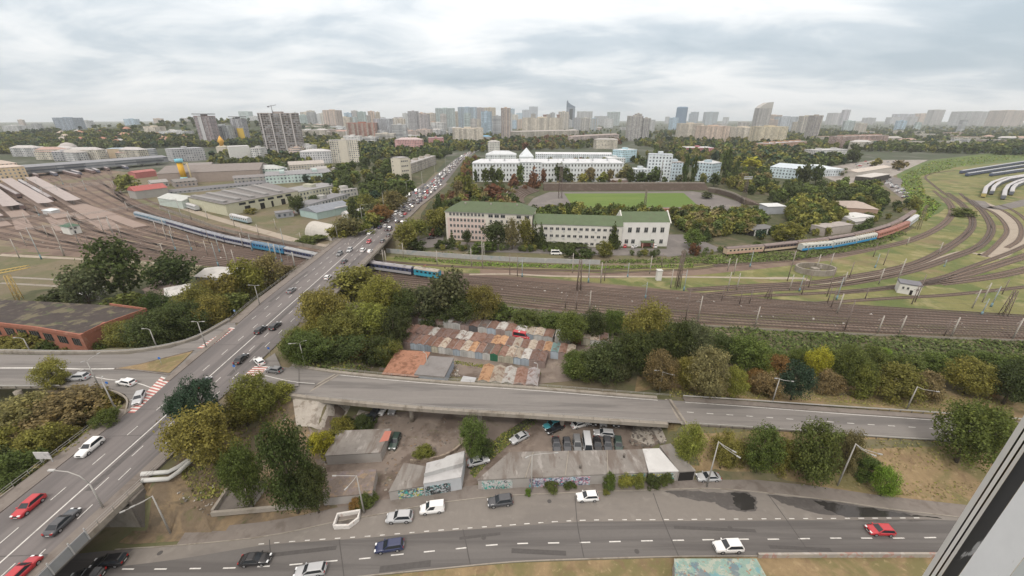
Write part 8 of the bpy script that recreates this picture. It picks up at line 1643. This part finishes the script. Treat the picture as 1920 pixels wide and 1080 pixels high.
T = [(97, 131, 221, 247, (.3, .36, .44), 'glass', 'hazy blue glass block rising over the western hill'), (57, 69, 232, 252, GRY, 'panel', 'small hazy block beyond the western hill edge'), (2, 36, 236, 256, WH, 'panel', 'pale hazy housing block at the far left horizon'),
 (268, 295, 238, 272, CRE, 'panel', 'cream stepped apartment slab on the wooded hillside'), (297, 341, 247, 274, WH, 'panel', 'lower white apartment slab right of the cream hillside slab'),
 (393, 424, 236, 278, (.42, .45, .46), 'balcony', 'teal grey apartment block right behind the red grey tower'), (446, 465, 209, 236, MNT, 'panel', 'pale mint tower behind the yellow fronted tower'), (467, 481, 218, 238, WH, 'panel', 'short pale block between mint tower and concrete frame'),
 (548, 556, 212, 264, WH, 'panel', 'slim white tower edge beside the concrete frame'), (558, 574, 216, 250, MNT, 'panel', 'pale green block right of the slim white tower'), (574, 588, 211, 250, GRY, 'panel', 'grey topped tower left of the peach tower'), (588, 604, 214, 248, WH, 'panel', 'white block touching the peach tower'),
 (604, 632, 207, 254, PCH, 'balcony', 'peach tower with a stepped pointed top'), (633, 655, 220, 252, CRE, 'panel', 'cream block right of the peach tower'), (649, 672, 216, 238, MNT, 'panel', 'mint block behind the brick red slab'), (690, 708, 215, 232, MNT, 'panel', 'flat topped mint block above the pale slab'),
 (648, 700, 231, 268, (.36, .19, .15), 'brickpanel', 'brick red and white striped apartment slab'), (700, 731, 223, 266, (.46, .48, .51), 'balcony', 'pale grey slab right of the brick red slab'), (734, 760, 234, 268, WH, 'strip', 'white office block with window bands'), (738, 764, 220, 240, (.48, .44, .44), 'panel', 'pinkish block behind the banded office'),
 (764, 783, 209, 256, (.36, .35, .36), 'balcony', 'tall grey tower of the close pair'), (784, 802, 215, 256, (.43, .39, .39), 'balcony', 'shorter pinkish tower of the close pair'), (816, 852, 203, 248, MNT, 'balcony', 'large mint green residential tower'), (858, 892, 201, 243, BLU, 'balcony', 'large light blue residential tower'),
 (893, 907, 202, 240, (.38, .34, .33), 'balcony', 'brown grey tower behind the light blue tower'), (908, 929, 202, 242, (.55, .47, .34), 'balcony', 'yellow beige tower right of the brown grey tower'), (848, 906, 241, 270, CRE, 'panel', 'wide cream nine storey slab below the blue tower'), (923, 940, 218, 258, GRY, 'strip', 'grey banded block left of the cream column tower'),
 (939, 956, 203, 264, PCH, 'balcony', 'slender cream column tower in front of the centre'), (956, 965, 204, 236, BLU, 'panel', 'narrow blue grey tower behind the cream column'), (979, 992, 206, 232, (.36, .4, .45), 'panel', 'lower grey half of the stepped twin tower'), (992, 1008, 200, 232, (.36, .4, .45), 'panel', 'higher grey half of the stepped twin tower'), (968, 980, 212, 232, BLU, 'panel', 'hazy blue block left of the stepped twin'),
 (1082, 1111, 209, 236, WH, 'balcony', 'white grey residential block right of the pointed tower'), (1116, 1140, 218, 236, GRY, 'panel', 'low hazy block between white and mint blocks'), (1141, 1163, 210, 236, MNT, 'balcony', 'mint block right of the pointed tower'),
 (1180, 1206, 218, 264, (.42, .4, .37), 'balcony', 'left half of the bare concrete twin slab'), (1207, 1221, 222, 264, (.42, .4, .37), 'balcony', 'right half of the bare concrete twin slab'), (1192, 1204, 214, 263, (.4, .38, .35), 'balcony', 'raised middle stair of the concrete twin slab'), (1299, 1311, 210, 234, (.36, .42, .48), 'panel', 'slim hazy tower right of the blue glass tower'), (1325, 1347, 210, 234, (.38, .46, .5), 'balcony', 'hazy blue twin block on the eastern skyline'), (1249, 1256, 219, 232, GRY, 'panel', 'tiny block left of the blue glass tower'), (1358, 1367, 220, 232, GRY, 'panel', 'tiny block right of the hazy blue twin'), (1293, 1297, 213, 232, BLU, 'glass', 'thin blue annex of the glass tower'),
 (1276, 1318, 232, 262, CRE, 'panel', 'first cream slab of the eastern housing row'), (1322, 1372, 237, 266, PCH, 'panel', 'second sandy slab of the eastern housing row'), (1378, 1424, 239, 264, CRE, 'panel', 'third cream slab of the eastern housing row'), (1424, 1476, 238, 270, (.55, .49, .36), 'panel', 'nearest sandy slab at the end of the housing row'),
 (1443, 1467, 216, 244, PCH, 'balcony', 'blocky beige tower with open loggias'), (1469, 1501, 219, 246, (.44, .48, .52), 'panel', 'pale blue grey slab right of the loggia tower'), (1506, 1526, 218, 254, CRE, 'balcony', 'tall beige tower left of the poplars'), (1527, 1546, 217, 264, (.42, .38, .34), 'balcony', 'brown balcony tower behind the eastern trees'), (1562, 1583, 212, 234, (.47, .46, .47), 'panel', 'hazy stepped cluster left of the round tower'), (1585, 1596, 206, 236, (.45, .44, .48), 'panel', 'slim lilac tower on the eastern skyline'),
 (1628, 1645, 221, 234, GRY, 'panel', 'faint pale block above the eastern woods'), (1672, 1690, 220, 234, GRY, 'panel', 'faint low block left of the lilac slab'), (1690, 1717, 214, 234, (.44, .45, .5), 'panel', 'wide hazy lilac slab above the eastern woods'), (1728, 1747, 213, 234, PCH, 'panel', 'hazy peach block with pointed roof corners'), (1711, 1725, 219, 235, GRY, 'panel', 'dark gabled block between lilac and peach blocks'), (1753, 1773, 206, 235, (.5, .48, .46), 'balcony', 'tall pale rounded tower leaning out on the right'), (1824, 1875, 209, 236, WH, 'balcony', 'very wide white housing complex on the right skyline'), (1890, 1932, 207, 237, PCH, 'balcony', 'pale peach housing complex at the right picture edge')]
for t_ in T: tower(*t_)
o, w_, d_, h = tower(362, 390, 218, 280, (.33, .25, .25), 'balcony', 'red grey tower with slanting overhanging roof'); mb = MB(); mb.box(-1.5, -1.5, h + 3.7, w_ + 1.5, d_, h + 5.5); mb.build('roof_crown', m_roofc, o, color=(.26, .26, .28)); mb = MB(); mb.box(w_ * .3, -1.8, 0, w_ * .52, -1.31, h); mb.build('pale_stripe', m_wall, o, color=(.46, .46, .47))
o, w_, d_, h = tower(430, 452, 223, 276, (.4, .4, .42), 'balcony', 'grey tower with a bright yellow front'); mb = MB(); mb.box(w_ * .45, -1.8, 2, w_ + .3, -1.32, h * .62); mb.build('yellow_front', m_wall, o, color=(.6, .42, .08)); mb = MB(); mb.box(-1.2, -1.5, h + 3.7, w_ + 1.2, d_, h + 5.5); mb.build('roof_crown', m_roofc, o, color=(.2, .2, .21))
o, w_, d_, h = tower(482, 548, 213, 292, (.36, .32, .3), 'bare', 'unfinished concrete frame tower with a rooftop crane', dep=.35, yaw=4)
mb = MB(); [mb.box(w_ * t, -1.9, 0, w_ * (t + .035), -1.32, h + 1) for t in (.06, .34, .62, .9)]; mb.build('concrete_stripe', m_wall, o, color=(.45, .43, .42)); mb = MB(); [mb.box(-.6, -.7, z, w_ + .6, -.02, z + .35) for z in np.arange(3.1, h, 3.1)]; mb.build('floor_slabs', m_wall, o, color=(.4, .37, .36))
mb = MB(); mb.tube([(w_ * .4, 4, h), (w_ * .4, 4, h + 14)], .6, 5); mb.tube([(w_ * .4 - 6, 4, h + 12), (w_ * .4 + 9, 4, h + 14.5)], .45, 5); mb.box(w_ * .4 - 7, 3, h + 10.5, w_ * .4 - 4, 5, h + 12.5); mb.build('roof_crane', m_obj_metal, o, color=(.2, .2, .22))
# pointed glass tower
Y = P(CX, 238, PLAT).y; a_, b2 = XT(1063, Y, 100), XT(1078, Y, 100); w_ = b2 - a_; h1, h2 = ZT(Y, 188), ZT(Y, 200); o = empty('glass_tower', (a_, Y, 0)); tag(o, 'tall dark blue glass tower with a pointed sail top', 'tower', 'towers on the skyline')
mb = MB(); mb.box(0, 0, 0, w_, w_ * .8, h2 - 6); mb.build('wall', FC['glass'], o, color=(.36, .42, .5)); mb = MB(); pr = [(0, h2 - 5.98), (w_, h2 - 5.98), (w_, h2), (w_ * .45, h2 + (h1 - h2) * .35), (w_ * .12, h1 - 14), (w_ * .06, h1), (0, h1 - 8)]
mb.face([(x, .5, z) for x, z in pr]); mb.face([(x, w_ * .78, z) for x, z in pr[::-1]])
for i in range(len(pr)): (xa, za), (xb, zb) = pr[i], pr[(i + 1) % len(pr)]; mb.face([(xa, w_ * .78, za), (xb, w_ * .78, zb), (xb, .5, zb), (xa, .5, za)])
mb.build('sail_top', m_wall, o, color=(.14, .18, .24)); mb = MB(); mb.box(w_ * .3, -.3, 5, w_ * .72, -.02, h2 - 16); mb.build('glass_strip', m_glass, o)
Y = P(CX, 236, PLAT).y; a_, b2 = XT(1272, Y, 110), XT(1292, Y, 110); w_ = b2 - a_; h1 = ZT(Y, 200); o = empty('glass_tower', (a_, Y, 0)); tag(o, 'round shouldered blue glass tower on the eastern skyline', 'tower', 'towers on the skyline'); mb = MB(); mb.tube([(w_ / 2, w_ / 2, 0), (w_ / 2, w_ / 2, h1 - 8), (w_ / 2, w_ / 2, h1)], [w_ / 2, w_ / 2, w_ * .4], 14, smooth=False); mb.build('wall', m_wall, o, color=(.11, .18, .27))
Y = P(CX, 250, PLAT).y; o, w_, d_, h = tower(1424, 1448, 203, 250, (.44, .42, .39), 'balcony', 'tall beige tower with a slanting roof on the east side'); mb = MB(); pr = [(0, h + .03), (w_, h + .03), (w_, h + 26), (w_ * .55, h + 24), (w_ * .2, h + 12)]
mb.face([(x, 0.3, z) for x, z in pr]); mb.face([(x, d_ - .3, z) for x, z in pr[::-1]])
for i in range(len(pr)): (xa, za), (xb, zb) = pr[i], pr[(i + 1) % len(pr)]; mb.face([(xa, d_ - .3, za), (xb, d_ - .3, zb), (xb, .3, zb), (xa, .3, za)])
mb.build('slanting_top', m_wall, o, color=(.42, .41, .39))
o, w_, d_, h = tower(980, 1056, 221, 256, CRE, 'panel', 'long cream slab with two round rooftop turrets', dep=.25, yaw=2)
for t in (.56, .9): mb = MB(); mb.tube([(w_ * t, d_ / 2, h), (w_ * t, d_ / 2, h + 8)], 6, 10); mb.tube([(w_ * t, d_ / 2, h + 8), (w_ * t, d_ / 2, h + 12)], 7.6, 10); mb.build('roof_turret', m_wall, o, color=(.3, .24, .22))
# mid-town
o = house('hotel_block', 'white hotel block with a windowless centre strip above dark trees', 'building', (624, 306), (676, 304), 263, 18, (.6, .56, .48), 'flat', (.4, .39, .38), fac='panel'); w_, d_, h = o['dims']; mb = MB(); mb.box(w_ * .33, -.5, 0, w_ * .6, -.02, h); mb.build('blank_strip', m_wall, o, color=(.6, .56, .48))
o = house('apartment_house', 'left half of the cream five storey apartment house by the grove', 'building', (737, 338), (752, 341), 298, 14, (.58, .54, .44), 'flat', (.35, .34, .33)); w_, d_, h = o['dims']; windows(o, rng(1, w_ - 1, 3), [h / 5 * k + 1 for k in range(5)], 1.9, 1.5)
o = house('apartment_house', 'right half of the cream five storey apartment house by the grove', 'building', (754, 342), (770, 340), 296, 14, (.6, .56, .46), 'flat', (.35, .34, .33)); w_, d_, h = o['dims']; windows(o, rng(1, w_ - 1, 4), [h / 5 * k + 1 for k in range(5)], 1.7, 1.5)
house('apartment_house', 'grey long apartment roof running behind the cream house', 'building', (772, 326), (818, 308), 299, 16, (.42, .38, .33), 'flat', (.36, .35, .34), fac='panel'); house('pink_school', 'wide pink school with white base behind the trees', 'building', (742, 284), (792, 284), 262, 26, (.56, .33, .32), 'hip', (.46, .38, .37), 4, fac='low'); house('pink_school', 'smaller pink block right of the wide pink school', 'building', (804, 272), (832, 272), 258, 24, (.5, .26, .26), 'flat', (.45, .4, .4), fac='low')
house('blank_hall', 'large white hall with a windowless wall by the station trees', 'building', (436, 305), (474, 303), 275, 30, (.58, .58, .55), 'flat', (.5, .5, .49)); house('blank_hall', 'white block with windows right of the windowless hall', 'building', (475, 304), (492, 304), 278, 20, (.55, .55, .53), 'flat', (.45, .45, .45), fac='panel'); house('white_cluster', 'white low houses below the concrete frame tower', 'building', (566, 308), (624, 306), 284, 26, (.55, .55, .56), 'hip', (.5, .5, .5), 3, fac='low'); house('orange_roof_house', 'pale house with an orange red roof by the frame tower', 'house', (572, 286), (598, 284), 276, 16, (.5, .45, .4), 'hip', (.5, .2, .14), 4)
house('terminal_building', 'grey station hall with a flat floating roof', 'station', (328, 304), (388, 300), 279, 34, (.42, .42, .43), 'flat', (.32, .33, .35), fac='low', ov=3); house('terminal_office', 'white office with dark window bands behind the tracks', 'building', (237, 296), (292, 294), 281, 24, (.5, .52, .54), 'flat', (.38, .4, .43), fac='strip'); house('terminal_office', 'beige clad block left of the banded office', 'building', (206, 297), (237, 296), 279, 24, (.52, .42, .3), 'flat', (.42, .5, .56)); house('terminal_wing', 'white low wing with a row of arches', 'building', (152, 299), (205, 297), 285, 20, (.55, .53, .5), 'flat', (.45, .45, .45), fac='low'); house('dotted_block', 'white block with small square windows left of the arches', 'building', (103, 303), (144, 301), 285, 24, (.53, .53, .55), 'flat', (.35, .35, .37), fac='panel')
o = house('domed_hall', 'pale round dome rising behind the dotted block', 'building', (106, 290), (136, 290), 282, 26, (.42, .4, .37), 'flat', (.4, .38, .36)); w_, d_, h = o['dims']; mb = MB(); mb.tube([(w_ / 2, 12, h + .5), (w_ / 2, 12, h + 7), (w_ / 2, 12, h + 11), (w_ / 2, 12, h + 13)], [w_ * .5, w_ * .44, w_ * .28, w_ * .06], 14); mb.build('dome', m_roofc, o, color=(.4, .38, .36))
o = house('gold_dome_church', 'white church with one golden onion dome', 'church', (408, 290), (426, 290), 276, 12, (.52, .48, .42), 'hip', (.4, .38, .3), 4); w_, d_, h = o['dims']; mb = MB(); mb.tube([(w_ / 2, 6, h + 2), (w_ / 2, 6, h + 7), (w_ / 2, 6, h + 10), (w_ / 2, 6, h + 14), (w_ / 2, 6, h + 20)], [3.4, 3.4, 5.6, 3.6, .3], 12); mb.build('onion_dome', m_obj_metal, o, color=(.65, .36, .06))
house('blue_roof_hall', 'low hall with a bright blue roof before the cream slab', 'hall', (892, 266), (922, 266), 256, 20, (.4, .4, .4), 'hip', (.2, .42, .6), 3); house('pale_row', 'long pale five storey row in the centre park', 'building', (955, 262), (1085, 258), 246, 20, (.5, .46, .38), 'hip', (.36, .34, .32), 3, fac='panel'); house('pale_row', 'reddish roofed row before the concrete twin slab', 'building', (1075, 270), (1160, 264), 254, 20, (.46, .38, .34), 'hip', (.33, .28, .26), 3, fac='panel')
hr_ = random.Random(8)
for lo_, hi_, n, base in ((560, 1112, 58, 'pale mid rise block filling the central skyline'), (1112, 1480, 9, 'pale mid rise block filling the eastern skyline'), (1480, 1820, 6, 'faint block above the far eastern woods'), (0, 480, 6, 'faint block beyond the western hill')):
    for i in range(n):
        x = lo_ + (hi_ - lo_) * (i + hr_.random()) / n; w_ = hr_.uniform(7, 19) if lo_ == 560 else hr_.uniform(8, 20); yt = hr_.uniform(207, 232) if lo_ == 560 else hr_.uniform(221, 233); sty = hr_.choice(['panel', 'panel', 'balcony', 'brickpanel', 'strip']); c = hr_.choice([WH, CRE, GRY, MNT, PCH, BLU, (.5, .47, .44), (.57, .55, .5)])
        o = tower(x, x + w_, yt, hr_.uniform(239, 252), c, sty, base, dep=hr_.uniform(.35, .9))[0]; o['group'] = 'mid rise blocks on the skyline'; ORD.append((o, base, 'x'))
for (x, y) in sample([(500, 292), (560, 300), (640, 284), (730, 268), (860, 262), (900, 256), (900, 250), (560, 252)], 40, hr_):
    w_ = hr_.uniform(14, 34); c = hr_.choice([(.58, .58, .57), (.56, .53, .47), (.52, .54, .55), (.54, .45, .4)]); o = tower(x, x + w_, y - hr_.uniform(9, 22), y, c, hr_.choice(['panel', 'low', 'strip']), 'white town block before the central towers', dep=hr_.uniform(.4, .9))[0]; o.name = 'town_block'; o['category'] = 'building'; o['group'] = 'white town blocks'; ORD.append((o, 'white town block before the central towers', 'x'))
for (x, y) in sample([(70, 262), (180, 248), (300, 242), (350, 250), (300, 275), (210, 275), (100, 272)], 30, hr_):
    p = G(x, y); c = hr_.choice([(.36, .18, .13), (.4, .22, .16), (.42, .36, .3), (.46, .44, .42)]); w_ = hr_.uniform(12, 24); o = empty('hill_house', p, hr_.uniform(-.4, .4)); h = hr_.uniform(7, 11); ordtag(o, ('red' if c[0] - c[2] > .15 else 'grey') + ' roofed house on the wooded hill', 'house', 'houses on the western hill')
    mb = MB(); mb.box(0, 0, -3, w_, 12, h); mb.build('wall', FC['low'], o, color=hr_.choice([(.52, .47, .4), (.5, .5, .48), (.5, .42, .33)])); mb = MB(); roof_shape(mb, w_, 12, h, 'hip', 5, 0); mb.build('roof', m_roofc, o, color=c)
for (x, y) in sample([(480, 262), (600, 258), (900, 252), (1180, 250), (1180, 243), (560, 248)], 26, hr_) + sample([(1490, 285), (1920, 272), (1920, 246), (1500, 252)], 24, hr_) + sample([(20, 300), (100, 302), (240, 300), (260, 290), (20, 288)], 12, hr_):
    p = G(x, y); w_ = hr_.uniform(26, 60); h = hr_.uniform(9, 17); o = empty('town_house', p, hr_.uniform(-.3, .3)); c = hr_.choice([(.52, .48, .4), (.5, .5, .5), (.46, .36, .3), (.56, .52, .44)]); ordtag(o, 'low pale town block among trees', 'building', 'low blocks of the town')
    mb = MB(); mb.box(0, 0, -2, w_, 15, h); mb.build('wall', FC['panel'], o, color=c); mb = MB(); roof_shape(mb, w_, 15, h, hr_.choice(['flat', 'hip']), 4, 0); mb.build('roof', m_roofc, o, color=hr_.choice([(.38, .36, .34), (.4, .28, .24), (.44, .43, .42)]))
# ================================================================== HAZE
mb = MB(); mb.box(-9400, -400, -3, 9400, 12500, 215); hz_ = newmat('haze_air')[0]; n_ = hz_.node_tree; n_.nodes.remove(n_.nodes['Principled BSDF']); pv = n_.nodes.new('ShaderNodeVolumePrincipled')
pv.inputs['Density'].default_value = .00008; pv.inputs['Color'].default_value = (.93, .965, 1.0, 1); pv.inputs['Anisotropy'].default_value = .2; n_.links.new(pv.outputs[0], n_.nodes['Material Output'].inputs['Volume'])
o = mb.build('haze', hz_); tag(o, 'thin pale blue haze over the whole city', 'haze', kind='stuff')
finish_labels()
